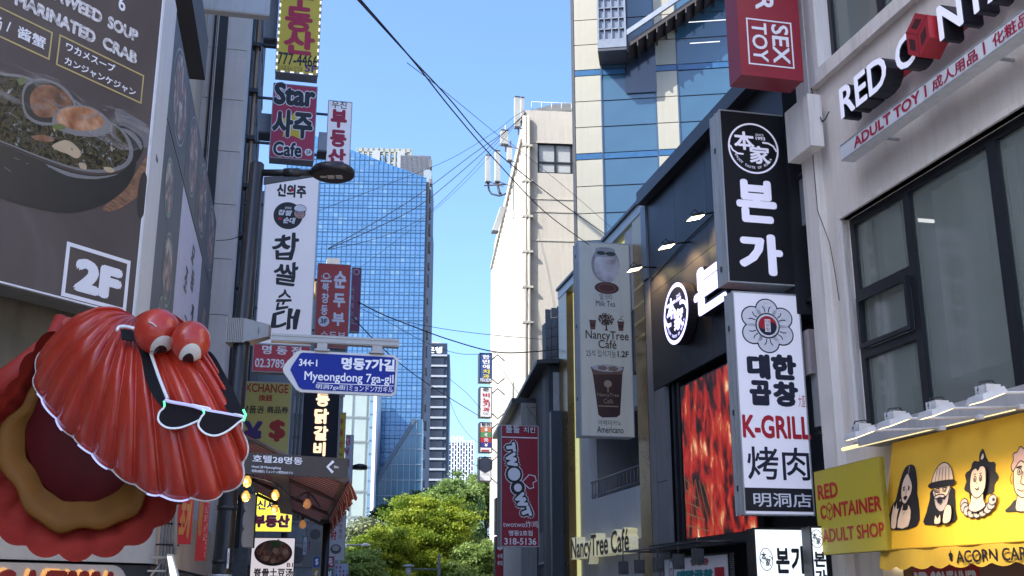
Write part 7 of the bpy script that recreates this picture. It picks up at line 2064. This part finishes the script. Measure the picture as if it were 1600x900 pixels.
x0, x1, z0, z1 = S.rect((514, 867), (535, 849)); m.ell((x0+x1)/2, (z0+z1)/2, (x1-x0)*.42, (z1-z0)*.42, -.006, m=1, n=16); m.ell((x0+x1)/2, (z0+z1)/2+.03, (x1-x0)*.28, (z1-z0)*.25, -.008, m=2, n=12)
S.part('lettering', m, [REDP, mat('pic_dark', (.08, .08, .08)), mat('pic_grey', (.4, .37, .36))])
S = box_sign('blade_sign', 'small pale sign with blue and pink pattern at the picture bottom left of the trees', (522, 915), (545, 880), 36, .2, mat('pattern_pale', (.5, .5, .6)), greyside, lips=False, frame_t=.015)
m = MB()
for k in range(14): m.ell(S.x0+.06+(k % 4)*.11, S.zz0+.2+(k//4)*.12, .035, .05, -.004, m=k % 3, n=8)
S.part('pattern', m, [mat('pt_a', (.35, .1, .2)), mat('pt_b', (.1, .15, .4)), mat('pt_c', (.3, .3, .5))])
S = box_sign('blade_sign', 'thin dark red vertical sign in the shade under the awning tip', (481, 862), (487, 812), 33, .2, mat('thin_red', (.2, .015, .02)), greyside, lips=False, frame_t=.015)
m = MB(); S.txt(m, '炸鸡', (482, 830), (486, 816), rot=90); S.part('lettering', m, WPRINT)
S = box_sign('blade_sign', 'bluish white tilted sign in the shade right of the stew picture', (472, 868), (481, 838), 29, .2, mat('blueish_white', (.42, .46, .55)), BLACKM, lips=False, frame_t=.015)
m = MB(); S.txt(m, '노래', (474, 862), (479, 845), rot=90); S.part('lettering', m, INK)
# dark air conditioners and grilles in the shade
acm = mat('ac_unit_grey', (.30, .30, .29), rough=.6, var=.2)
for i, (px_, py_, Y_, w_, h_) in enumerate([(470, 812, 32, .5, .45), (492, 846, 33, .5, .4), (462, 885, 31, .35, .6)]):
    q = Thing('air_conditioner', ['grey air conditioner high in the shade under the awning', 'grey air conditioner above the currency tiles', 'upright grey vent box right of the stew sign'][i], 'air conditioner', frontal(px_, py_, Y_), px_, py_)
    m = MB(); m.box(-w_/2, w_/2, 0, .3, 0, h_); q.part('casing', m, acm); m = MB(); m.ell(0, h_/2, h_*.38, h_*.38, -.01, -.001, n=20)
    for k in range(5): m.box(-w_*.45, w_*.45, -.014, -.011, h_*(.15+.16*k), h_*(.17+.16*k))
    q.part('grille', m, DGREY)
# AC boxes and black windows at the top left facade
for i, (x0, x1, y0, y1, lab) in enumerate([(405, 425, 178, 207, 'grey box unit behind the left edge of the magenta sign'), (413, 437, -20, 60, 'grey metal cabinet left of the yellow sign at the top'), (497, 511, 207, 236, 'small grey box left of the white 우진 sign')]):
    q = Thing('facade_unit', lab, 'wall unit', frontal(x0, y1, 27.4), x0, y1)
    x1_, z1_ = q.L(x1, y0); m = MB(); m.box(0, x1_, 0, .5, 0.03, z1_); q.part('casing', m, mat('unit_bluegrey', (.26, .29, .33), rough=.5)); m = MB(); m.box(-.02, x1_+.02, -.02, .52, -.02, .03); q.part('base', m, DGREY)
S = Thing('overhead_sign_box', 'pale grey underside of a sign box crossing the top left edge', 'sign', frontal(318, 14, 20), 318, 14)
x1_ = S.L(421, 12)[0]; m = MB(); m.box(-.5, x1_, 0, .2, 0, .8); S.part('box_body', m, mat('pale_box', (.50, .49, .47), rough=.5, streak=.2)); m = MB(); m.box(-.5, x1_+.01, -.012, -.002, .02, .8); S.part('face', m, ALU)

# ================================================================== lamp post with street signs
Yp = 13.0
bt = at(346, 900, Yp); tp = at(402, 255, Yp)
dirp = (tp-bt)/(tp.z-bt.z)
S = Thing('lamp_post', 'black street lamp post with a round flat lamp head carrying the street signs', 'street lamp', loc=(bt.x-dirp.x*bt.z, Yp, 0))
LPt = lambda z, dx=0, dy=0: (dirp.x*z+dx, dy, z)
m = MB(); m.tube([LPt(0), LPt(1.2), LPt(tp.z-.02), LPt(tp.z)], [.15, .115, .09, .075], 20)
m.tube([LPt(2.55), LPt(2.6)], .118, 20); m.tube([LPt(1.95), LPt(1.99)], .121, 20)
S.part('pole', m, BLACKM)
m = MB(); m.tube([LPt(1.80), LPt(1.83)], .117, 20); S.part('band', m, ALU)
hd = at(520, 277, Yp); hx = S.W(hd); az = at(450, 270, Yp).z
m = MB(); m.tube([LPt(az, 0), (hx[0]-.26, 0, az)], .045, 12); m.hexa([(dirp.x*az+.1, -.012, az-.16), (dirp.x*az+.75, -.012, az-.05), (dirp.x*az+.75, .012, az-.05), (dirp.x*az+.1, .012, az-.16), (dirp.x*az+.1, -.012, az-.06), (dirp.x*az+.75, -.012, az-.02), (dirp.x*az+.75, .012, az-.02), (dirp.x*az+.1, .012, az-.06)]); m.tube([(hx[0]-.62, 0, az), (hx[0]-.42, 0, az)], .058, 12)
S.part('arm', m, BLACKM)
m = MB(); m.lathe([(.245, -.05), (.27, -.035), (.275, .02), (.25, .055), (.10, .085), (.0, .09)], hx[0], 0, az, 40); h = S.part('lamp_head', m, BLACKM)
m = MB()
for k, a in enumerate((-.02, .085)): m.box(hx[0]+a-.045, hx[0]+a+.035, -.05, .05, az-.062, az-.0515)
m.box(hx[0]-.16, hx[0]-.08, -.025, .025, az-.060, az-.0515); S.part('led_module', m, mat('led_module', (.55, .53, .48), rough=.3), parent=h)
# bracket
bz = at(400, 520, Yp).z; 
m = MB(); bx_ = dirp.x*bz
for k in range(9): m.box(bx_-.16+.022*k, bx_-.145+.022*k, -.15, -.13, bz-.15, bz+.15)
m.box(bx_-.17, bx_+.05, -.13, .14, bz-.15, bz+.15)
m.hexa([(bx_+.05, -.13, bz-.14), (bx_+.33, -.07, bz-.06), (bx_+.33, .07, bz-.06), (bx_+.05, .13, bz-.14), (bx_+.05, -.13, bz+.15), (bx_+.33, -.07, bz+.09), (bx_+.33, .07, bz+.09), (bx_+.05, .13, bz+.15)])
S.part('clamp', m, mat('clamp_grey', (.26, .24, .22), rough=.35, metal=.5, var=.15))
m = MB()
for dz in (-.03, .0, .03): m.ell(bx_+.22, bz+dz, .008, .008, -.12, n=8)
S.part('screw', m, INK)
POST = S
ap = Plane(623, 536, 13.0, 8755)
S = Thing('street_name_sign', 'blue arrow shaped street name sign reading Myeongdong 7ga-gil hung from a grey bar', 'sign', ap, 463, 612)
gm = mat('sign_bar_grey', (.40, .37, .34), rough=.35, metal=.4, var=.1)
a, b = S.L(427, 522), S.L(623, 541); b0 = S.L(427, 511); 
m = MB(); zb_, zt_ = S.L(623, 543)[1], S.L(623, 531)[1]; m.box(a[0]-.02, b[0], -.04, .08, zb_, zt_); m.box(a[0]-.02, b[0]-.01, -.05, -.041, zt_-.03, zt_-.012); m.box(a[0]-.02, b[0]-.01, -.05, -.041, zb_+.01, zb_+.03)
S.part('bar', m, gm)
m = MB()
for px_ in (503, 589): xx = S.L(px_, 545)[0]; m.box(xx-.06, xx+.06, -.045, .085, zb_-.07, zb_+.0-.002); m.box(xx-.09, xx+.09, -.05, .09, zb_-.09, zb_-.07)
S.part('hanger', m, gm)
out = [(442, 575), (445, 569), (464, 549), (470, 547.5), (616, 555), (622.5, 560), (619, 614), (613, 619), (470, 612.5), (462, 608), (443, 582)]
inn = [(453.5, 578), (456, 572), (469, 552.5), (474, 551), (614, 558.5), (618.5, 563), (616, 611), (611, 615), (473, 608.5), (467, 605)]
P = S.LP(out); P = [(x, z) for x, z in P]
m = MB(); m.prism(P, 0, .05); S.part('plate', m, mat('sign_rim_pale', (.62, .58, .54), rough=.35, metal=.2))
m = MB(); m.prism(S.LP(inn), -.006, -.001); S.part('blue_face', m, mat('sign_blue', (.006, .022, .27), spec=.25, rough=.4, var=.1))
m = MB(); S.txt(m, '34←1', (467, 572), (496, 562), -.009, bold=.03); S.txt(m, '명동7가길', (533, 577.5), (617, 562), -.009, bold=.045); S.txt(m, 'Myeongdong 7ga-gil', (475, 598), (615, 586), -.009, bold=.015)
S.txt(m, '明洞7ga街', (493.5, 609), (540, 602), -.009, bold=.008); S.txt(m, 'ミョンドン7ガギル', (545, 611), (614, 604), -.009, bold=.008)
a, b = S.L(495, 598.5), S.L(615, 603); m.box(a[0], b[0], -.009, -.0085, a[1]-.004, a[1]+.004); c = S.L(542.5, 606); m.box(c[0]-.003, c[0]+.003, -.009, -.0085, c[1]-.035, c[1]+.03)
S.part('lettering', m, mat('reflective_white', (.85, .85, .88), rough=.4, var=.02))
S = Thing('hotel_direction_sign', 'dark brown hotel direction sign with a white arrow mounted on the lamp post', 'sign', Plane(545, 716, 12.8, 4000), 380, 739)
x1, z1 = S.L(545, 716.5)
x1b = S.L(543, 747)[0]; x1 = (x1+x1b)/2
m = MB(); m.box(0, x1, 0, .04, 0, z1*1.0); S.part('plate', m, mat('hotel_brown', (.040, .030, .028), rough=.4, var=.15))
m = MB(); z_ = S.L(394, 739)[1]
S.txt(m, '호텔28명동', (394, 722), (473, 715), -.004, bold=.022); S.txt(m, 'Hotel 28 Myeongdong', (393, 732), (439, 729.5), -.004, bold=.02); S.txt(m, '明洞28酒店 | ミョンドン(明洞)28ホテル', (393, 738.5), (458, 737), -.004, bold=.02)
a, b, c = S.L(521, 720.5), S.L(511.5, 729.5), S.L(520, 738.5); m.stroke([a, b, c], .032, -.004); S.txt(m, '80m', (521.5, 731.5), (529, 727.8), -.004, bold=.02)
S.part('lettering', m, mat('reflective_white', (.85, .85, .88)))
m = MB()
for p_ in ((384, 713), (384, 735)): m.ell(*S.L(*p_), .008, .008, -.008, -.001, n=10)
m.box(-.3, 0.02, .041, .07, z1*.3, z1*.6); S.part('bolt', m, DGREY)
S = Thing('post_sticker', 'small white vertical label plate on the lower lamp post', 'label plate', frontal(354, 888, 12.85), 354, 888)
x1, z1 = S.L(359, 857); m = MB(); m.box(0, x1, 0, .02, 0, z1); S.part('plate', m, WPRINT); m = MB(); m.box(x1*.3, x1*.6, -.003, -.001, z1*.2, z1*.8); S.part('print', m, DGREY)

# ================================================================== striped awning with bulbs
wallX = lambda Y: None
A = at(372, 672, 16); B = at(541, 748, 16)
A2 = A + Vector((-.196, 1, 0))*9.9; B2 = B + Vector((-.196, 1, 0))*9.9
S = Thing('striped_awning', 'red and cream striped fabric awning with brown frame sticking out over the left shops', 'awning', loc=(A.x, A.y, A.z-.0))
loc_ = lambda p: Vector(S.W(p))
stripe = bpy.data.materials.new('awning_stripes'); stripe.use_nodes = True
N = stripe.node_tree.nodes; K = stripe.node_tree.links; b_ = N["Principled BSDF"]; b_.inputs["Roughness"].default_value = .8
uvn = N.new("ShaderNodeAttribute"); uvn.attribute_name = "stripe"
r_ = N.new("ShaderNodeValToRGB"); r_.color_ramp.interpolation = 'CONSTANT'; e = r_.color_ramp.elements
e[0].position = 0; e[0].color = (.36, .04, .03, 1); e[1].position = .38; e[1].color = (.66, .52, .38, 1); e.new(.72).color = (.20, .05, .035, 1); e.new(.82).color = (.66, .52, .38, 1)
K.new(uvn.outputs["Fac"], r_.inputs[0]); K.new(r_.outputs[0], b_.inputs["Base Color"])
tr = N.new("ShaderNodeBsdfTranslucent"); ad = N.new("ShaderNodeMixShader"); ad.inputs[0].default_value = .3
K.new(r_.outputs[0], tr.inputs[0]); K.new(b_.outputs[0], ad.inputs[1]); K.new(tr.outputs[0], ad.inputs[2]); K.new(ad.outputs[0], N["Material Output"].inputs[0])
def stripemesh(name, rows, length, per, parent):
    # rows: cross section points; extruded along the street with stripes across it
    d = Vector((-.196, 1, 0)); n_ = 200; v = []; f = []; at_ = []
    for i in range(n_+1):
        for p in rows: v.append(tuple(loc_(p(i/n_) if callable(p) else p + d*length*i/n_)))
    k = len(rows)
    for i in range(n_):
        for j in range(k-1): f.append((i*k+j, i*k+j+1, (i+1)*k+j+1, (i+1)*k+j))
    me = bpy.data.meshes.new(name); me.from_pydata(v, [], f); me.materials.append(stripe)
    at = me.attributes.new('stripe', 'FLOAT', 'POINT')
    return me, n_, k
def stripes(name, rowsf, parent, count):
    """each stripe its own strip of cloth value, taken from position along the awning"""
    d = Vector((-.196, 1, 0)); v = []; f = []; val = []
    n_ = count*4
    for i in range(n_):
        t0, t1 = i/n_, (i+1)/n_; fr = (i % 4)/4+.05
        b = len(v); r0 = rowsf(t0); r1 = rowsf(t1); k = len(r0)
        v += [tuple(loc_(p)) for p in r0]+[tuple(loc_(p)) for p in r1]; val += [fr]*(2*k)
        for j in range(k-1): f.append((b+j, b+j+1, b+k+j+1, b+k+j))
    me = bpy.data.meshes.new(name); me.from_pydata(v, [], f); me.materials.append(stripe)
    me.attributes.new('stripe', 'FLOAT', 'POINT').data.foreach_set('value', val)
    o = bpy.data.objects.new(name, me); COL.objects.link(o); o.parent = parent
    return o
d_ = Vector((-.196, 1, 0))*9.9
def rowsf(t):
    a = A + d_*t; b = B + d_*t; s = .05*sin(pi*0.5)
    return [a, a.lerp(b, .33)-Vector((0, 0, .03)), a.lerp(b, .66)-Vector((0, 0, .03)), b]
stripes('cloth', rowsf, S.o, 34)
def valf(t):
    b = B + d_*t; wv = .05*sin(t*60)
    return [b+Vector((.03, -.01, 0)), b+Vector((.10+wv*.4, -.02, -.12)), b+Vector((.14+wv, -.03, -.27-.02*sin(t*210)))]
stripes('valance', valf, S.o, 34)
def endf(t):     # near end flap follows the slope
    p = A.lerp(B, t); return [p+Vector((0, -.01, .0)), p+Vector((0, -.03, -.10))]
brown_ = mat('awning_frame_brown', (.18, .12, .09), rough=.5, var=.2)
m = MB()
m.tube([loc_(B), loc_(B2)], .05, 8); m.tube([loc_(A), loc_(A2)], .04, 8)
for t in (0.0, .33, .66, 1.0):
    p, q_ = A+d_*t, B+d_*t; m.tube([loc_(p)-Vector((0, 0, .06)), loc_(q_)-Vector((0, 0, .06))], .035, 8)
S.part('frame', m, brown_)
m = MB()
p, q_ = A+d_*.02+(B-A)*.35, A+d_*1.0+(B-A)*.42
pr = [loc_(p)+Vector((0, 0, -.10)), loc_(q_)+Vector((0, 0, -.10))]
m.hexa([tuple(pr[0]+Vector((-.10, 0, -.1))), tuple(pr[0]+Vector((.18, 0, -.14))), tuple(pr[1]+Vector((.18, 0, -.14))), tuple(pr[1]+Vector((-.10, 0, -.1))), tuple(pr[0]+Vector((-.10, 0, .0))), tuple(pr[0]+Vector((.18, 0, -.04))), tuple(pr[1]+Vector((.18, 0, -.04))), tuple(pr[1]+Vector((-.10, 0, .0)))])
S.part('rafter', m, mat('rafter_brown', (.30, .21, .16), rough=.6, var=.2))
# black post under the far tip
S = Thing('awning_post', 'slim black post under the far tip of the striped awning', 'post', loc=tuple(at(508, 900, 24.5)*Vector((1, 1, 0)).x and (at(508, 870, 24.5).x, 24.5, 0)))
zt_ = at(508, 815, 24.5).z
m = MB(); m.tube([(0, 0, 0), (0, 0, zt_)], .085, 10); S.part('pole', m, BLACKM); m = MB(); m.box(-.12, .12, -.12, .12, zt_-.04, zt_+.04); S.part('cap', m, DGREY)
# light bulbs on a string
bulb_on = mat('bulb_amber_lit', (.9, .55, .12), rough=.1, emit=.22, ecol=(1, .48, .05)); bulb_off = mat('bulb_amber_dim', (.30, .12, .06), rough=.1, emit=.08, ecol=(1, .45, .15))
filament = mat('filament', (1, .9, .5), emit=1.6, ecol=(1, .8, .35))
blb = [(386, 753, 14.5, 1, 'lit amber bulb nearest the clam, upper one at the awning string'), (384, 776, 15.2, 1, 'lit amber bulb just below the first one by the lamp post'), (430, 774, 16.0, 1, 'large lit amber bulb in front of the yellow light box'), (429, 797, 17.5, 1, 'lit amber bulb lower in front of the yellow light box'), (480, 788, 16.5, 0, 'dim clear bulb under the middle of the striped awning'), (473, 820, 19.0, 0, 'dim reddish bulb hanging lowest at the string end')]
pos = []
for (px_, py_, Y_, on, lab) in blb:
    p = at(px_, py_, Y_); pos.append(p)
    q = Thing('string_bulb', lab, 'light bulb', loc=tuple(p), group='bulbs strung under the striped awning')
    r = .060
    m = MB(); m.lathe([(.0, -r*1.1), (r*.55, -r*.95), (r*.95, -r*.35), (r, 0.1*r), (r*.85, r*.6), (r*.45, r*1.15), (r*.38, r*1.35)], 0, 0, 0, 18); q.part('glass', m, bulb_on if on else bulb_off)
    m = MB(); m.lathe([(r*.42, r*1.3), (r*.45, r*2.1), (r*.2, r*2.3)], 0, 0, 0, 12); q.part('socket', m, INK)
    if on:
        m = MB(); m.tube([(-.025, -r*.98, -.03), (-.012, -r*1.04, .03), (.0, -r*1.05, -.03), (.012, -r*1.04, .03), (.025, -r*.98, -.03)], .004, 5); q.part('filament', m, filament)
        ld = bpy.data.lights.new('bulb_light', 'POINT'); ld.energy = 1.8; ld.color = (1, .72, .42); ld.shadow_soft_size = .06; lo = bpy.data.objects.new('bulb_light', ld); COL.objects.link(lo); lo.parent = q.o; lo.location = (0, 0, -.09)
m = MB(); pts = [at(378, 742, 13.5)]+[p+Vector((0, 0, .165)) for p in (pos[0], pos[1])]; 
m.tube(cat(pts, 5), .012, 6); tag(m.build('light_string', CABLE), 'short black cable linking the two bulbs by the lamp post', 'cable')
m = MB(); pts = [at(383, 742, 14.6), pos[2]+Vector((0, 0, .17)), at(455, 780, 16.3), pos[4]+Vector((0, 0, .17)), at(500, 792, 17.5)]
m.tube(cat(pts, 5), .014, 6); tag(m.build('light_string', CABLE), 'black cable carrying the bulbs under the striped awning', 'cable')
# second small lamp and far lamps
S = Thing('street_lamp', 'small black disc street lamp head peeking out right of the brown hotel sign', 'street lamp', loc=(at(556, 900, 40).x-2.6, 40, 0))
zl_ = at(556, 730, 40).z
m = MB(); m.tube([(0, 0, 0), (0, 0, zl_+.1)], .11, 12); m.tube([(0, 0, zl_), (2.4, 0, zl_)], .04, 8); S.part('pole', m, BLACKM)
m = MB(); m.lathe([(.25, -.08), (.28, -.04), (.27, .06), (.1, .12), (0, .13)], 2.6, 0, zl_, 24); S.part('lamp_head', m, BLACKM)
S = Thing('street_lamp', 'pale far street lamp with a thin curved arm in front of the trees', 'street lamp', loc=(at(530, 900, 55).x, 55, 0))
zl_ = at(540, 852, 55).z; x2 = at(568, 852, 55).x-S.o.location.x
m = MB(); m.tube([(0, 0, 0), (0, 0, zl_-.1), (.4, 0, zl_), (x2, 0, zl_+.02)], .045, 8); S.part('pole', m, greyside); m = MB(); m.lathe([(.24, -.05), (.2, .06), (0, .12)], x2+.1, 0, zl_, 16); S.part('lamp_head', m, mat('lamp_pale', (.5, .52, .5)))
S = Thing('camera_pole', 'far grey camera pole with a white dome hanging from its arm before the trees', 'pole', loc=(at(686, 900, 45).x, 45, 0))
zt_ = at(686, 866, 45).z; za = at(686, 890, 45).z; x2 = at(638, 890, 45).x-S.o.location.x
m = MB(); m.tube([(0, 0, 0), (0, 0, zt_)], .06, 10); m.tube([(0, 0, za), (x2, 0, za+.02)], .03, 8); S.part('pole', m, mat('pole_grey', (.20, .21, .2), rough=.5))
m = MB(); m.lathe([(.03, .1), (.22, .12), (.24, .17), (.05, .2)], x2, 0, za, 14); m.sphere((x2, 0, za-.02), .11, n=14, rows=8); m.lathe([(.09, -.2), (.12, .06)], x2, 0, za, 14); S.part('dome_camera', m, mat('dome_white', (.7, .72, .72)))

# ================================================================== trees at the street end
def leafmat(name, dark, mid, light, tr_):
    m = bpy.data.materials.new(name); m.use_nodes = True
    N = m.node_tree.nodes; K = m.node_tree.links; b = N["Principled BSDF"]; b.inputs["Roughness"].default_value = .5; b.inputs["Specular IOR Level"].default_value = .3
    g = N.new("ShaderNodeAttribute"); g.attribute_name = "shade"
    r = N.new("ShaderNodeValToRGB"); e = r.color_ramp.elements; e.new(.5)
    for i, c in enumerate((dark, mid, light)): e[i].position = (0, .5, 1)[i]; e[i].color = (*c, 1)
    K.new(g.outputs["Fac"], r.inputs[0]); K.new(r.outputs[0], b.inputs["Base Color"])
    t = N.new("ShaderNodeBsdfTranslucent"); K.new(r.outputs[0], t.inputs[0]); mx = N.new("ShaderNodeMixShader"); mx.inputs[0].default_value = tr_
    K.new(b.outputs[0], mx.inputs[1]); K.new(t.outputs[0], mx.inputs[2]); K.new(mx.outputs[0], N["Material Output"].inputs[0])
    return m
bark = mat('tree_bark', (.08, .065, .05), rough=.9, var=.4, bump=.6)
def tree(name, label, px, Y, top_py, rpx, mt, seed, nclump=70, nleaf=150, leaf=.17, flat=1.0, dead=False, base_h=-.8):
    rr = random.Random(seed); c = at(px, 860, Y); H_ = at(px, top_py, Y).z; R = rpx/FPX*Y
    S = Thing(name, label, 'tree', loc=(c.x, Y, 0), group='trees at the end of the street')
    cz = base_h+(H_-base_h)*.5; hz = (H_-base_h)*.5
    cl = []
    # limbs
    m = MB(); m.tube([(0, 0, 0), (.1, 0, cz*.5), (-.1, .1, cz)], [.35, .26, .16], 10)
    lobes = []
    for i in range(11):
        a = rr.uniform(0, 2*pi); e = rr.uniform(-.15, 1.0)
        rad = R*.62*sqrt(max(0.05, 1-e*e*.8))
        lobes.append((rad*cos(a), rad*sin(a), cz+hz*e*.75, R*rr.uniform(.34, .55)))
        m.tube([(0, 0, cz*.55), (rad*cos(a)*.5, rad*sin(a)*.5, cz*.75+e*hz*.2), (rad*cos(a), rad*sin(a), cz+hz*e*.75)], [.14, .08, .03], 6)
    lobes.append((0, 0, cz+hz*.55, R*.5)); lobes.append((0, 0, cz, R*.6))
    S.part('trunk', m, bark)
    g = np.random.default_rng(seed)
    lb = np.array(lobes); pk = g.integers(0, len(lobes), nclump)
    u = g.normal(size=(nclump, 3))*[1, 1, .8]; u /= np.linalg.norm(u, axis=1)[:, None]
    L = lb[pk]; k = L[:, :3] + u*(L[:, 3]*g.uniform(.6, 1.08, nclump))[:, None]*[1, 1, flat]
    k[:, 2] = np.minimum(k[:, 2], H_ - g.random(nclump)*.5)
    cr = g.uniform(.35, .85, nclump)*R*.15+.2; sh = g.uniform(.1, .9, nclump)
    n = nclump*nleaf; ci = np.repeat(np.arange(nclump), nleaf)
    p = k[ci] + g.normal(size=(n, 3))*[1, 1, .5]*(cr[ci]*.58)[:, None]
    ax = g.normal(size=(n, 3))*[1, 1, .7]; ax /= np.linalg.norm(ax, axis=1)[:, None]
    bb_ = np.cross(ax, g.normal(size=(n, 3))); bb_ /= np.linalg.norm(bb_, axis=1)[:, None]+1e-9
    s1 = leaf*g.uniform(.4, 1.5, n); s2 = s1*g.uniform(.3, .65, n)
    V = np.stack([p-ax*s1[:, None], p+bb_*s2[:, None], p+ax*s1[:, None], p-bb_*s2[:, None]], axis=1).reshape(-1, 3)
    val = np.repeat(np.clip(sh[ci]+g.uniform(-.25, .25, n), 0, 1), 4)
    me = bpy.data.meshes.new('crown'); me.vertices.add(4*n); me.vertices.foreach_set('co', V.ravel().astype(np.float32))
    me.loops.add(4*n); me.loops.foreach_set('vertex_index', np.arange(4*n, dtype=np.int32))
    me.polygons.add(n); me.polygons.foreach_set('loop_start', np.arange(0, 4*n, 4, dtype=np.int32)); me.update(calc_edges=True)
    me.materials.append(mt); me.attributes.new('shade', 'FLOAT', 'POINT').data.foreach_set('value', val.astype(np.float32))
    o = bpy.data.objects.new('crown', me); COL.objects.link(o); o.parent = S.o
L_bright = leafmat('leaf_yellow_green', (.09, .155, .015), (.20, .28, .025), (.37, .41, .045), .5)
L_light = leafmat('leaf_light_green', (.10, .17, .04), (.18, .27, .07), (.28, .37, .11), .45)
L_dark = leafmat('leaf_deep_green', (.025, .06, .015), (.045, .095, .025), (.07, .13, .035), .25)
L_pine = leafmat('leaf_pale_pine', (.07, .10, .05), (.15, .18, .09), (.26, .28, .16), .2)
tree('broadleaf_tree', 'bright yellow green tree filling the centre of the street end', 668, 62, 772, 84, L_bright, 1, 420, 190, .085)
tree('broadleaf_tree', 'second bright green tree, lower and to the left of the big yellow green one', 592, 58, 820, 58, L_bright, 12, 260, 170, .085)
tree('broadleaf_tree', 'tall light green tree rising at the right beside the stack of small signs', 744, 82, 718, 64, L_light, 2, 320, 180, .11)
tree('broadleaf_tree', 'light green tree between the bank tower foot and the tall right tree', 704, 78, 738, 52, L_light, 3, 240, 170, .10)
tree('broadleaf_tree', 'dark green tree in front of the bank tower', 655, 95, 742, 52, L_dark, 4, 240, 160, .13)
tree('broadleaf_tree', 'small dark green tree at the foot of the white corner fin', 606, 92, 768, 36, L_dark, 5, 150, 150, .13)
tree('pine_tree', 'pale grey green pine with loose feathery branches at the left of the trees', 580, 68, 788, 52, L_pine, 6, 190, 130, .10, .6)
tree('broadleaf_tree', 'shaded green tree at the lower right of the tree group', 748, 60, 838, 46, L_light, 7, 200, 150, .09)
tree('broadleaf_tree', 'low green tree at the bottom left of the group beneath the pine', 560, 56, 850, 40, L_light, 17, 160, 150, .085)
# more of the same park beyond, hidden parts closed by a hedge of foliage
# ================================================================== overhead cables
def cable(label, pts, r, n=6):
    P = cat([at(*p) for p in pts], n); m = MB(); m.tube(P, r, 5); tag(m.build('overhead_cable', CABLE), label, 'cable', group='overhead cables across the street')
cable('thick black cable from the top edge down to the cafe roof, upper of the pair', [(556, -4, 12), (640, 88, 15), (700, 152, 18), (770, 232, 22), (860, 305, 26), (946, 366, 29)], 0.0122)
cable('thick black cable from the top edge down to the cafe roof, lower of the pair', [(560, -4, 12.2), (648, 98, 15), (705, 170, 18), (770, 246, 22), (850, 330, 26), (920, 382, 29)], 0.0122)
cable('thin cable branching off the thick pair towards the blue glass tower', [(636, 98, 16), (700, 147, 20), (777, 210, 26), (810, 233, 29), (900, 307, 33), (960, 360, 36)], 0.0065)
cable('cable fanning from the roof corner with antennas to the grey roof, topmost', [(820, 172, 50), (800, 185, 49.5), (770, 208, 49), (700, 250, 47), (600, 290, 45), (470, 340, 43)], 0.0115)
cable('cable fanning from the roof corner with antennas to the grey roof, second', [(822, 176, 50), (790, 205, 49.5), (740, 240, 48.5), (660, 300, 46.5), (590, 345, 44.5), (513, 388, 42.5)], 0.0173)
cable('cable fanning from the roof corner with antennas to the grey roof, third', [(820, 178, 50), (780, 215, 49.5), (735, 256, 48.5), (660, 318, 46.5), (590, 355, 44.5), (513, 389, 42.5)], 0.0173)
cable('cable fanning from the roof corner with antennas to the grey roof, fourth', [(818, 180, 50), (775, 225, 49.5), (725, 280, 48.5), (660, 340, 46.5), (590, 372, 44.5), (513, 390, 42.5)], 0.0115)
cable('cable fanning from the roof corner with antennas to the grey roof, lowest', [(816, 182, 50), (760, 250, 49), (700, 310, 48), (640, 360, 46), (560, 420, 44), (520, 445, 43)], 0.0086)
cable('thick low cable crossing from the left signs to the dark house roof', [(560, 472, 38), (595, 490, 38), (635, 506, 38), (700, 530, 38), (775, 550, 38), (840, 549, 38), (882, 543, 38)], 0.0216)
cable('thin low cable crossing just above the thick low one', [(635, 503, 40), (700, 515, 41), (775, 524, 42), (858, 531, 43)], 0.0115)
cable('thin low cable ending at the small blue sign', [(560, 480, 40), (610, 505, 40), (665, 535, 41), (720, 553, 41), (775, 551, 42)], 0.0101)
cable('long black cable sloping from the street sign down to the small white sign', [(550, 495, 30), (600, 546, 33), (650, 587, 37), (700, 620, 42), (752, 652, 50)], 0.0158)
cable('thin cable sloping behind the bank tower edge to the small signs', [(700, 590, 48), (730, 615, 49), (752, 640, 50)], 0.0101)
cable('thin loose cable hanging down between the bank tower and the small signs', [(700, 618, 48), (715, 655, 49), (735, 682, 50), (752, 694, 50)], 0.0086)
cable('thin cable drooping over the small signs to the bubble letter sign', [(770, 556, 45), (800, 600, 43), (830, 645, 41), (880, 712, 37.5)], 0.0101)
cable('wires bunched at the small signs running to the dark house', [(760, 655, 52), (775, 645, 50), (800, 640, 46), (840, 636, 40)], 0.0101)
cable('short cable from the stone tiles to the lamp post', [(338, 376, 21), (360, 374, 18), (383, 365, 13.2)], 0.0072)
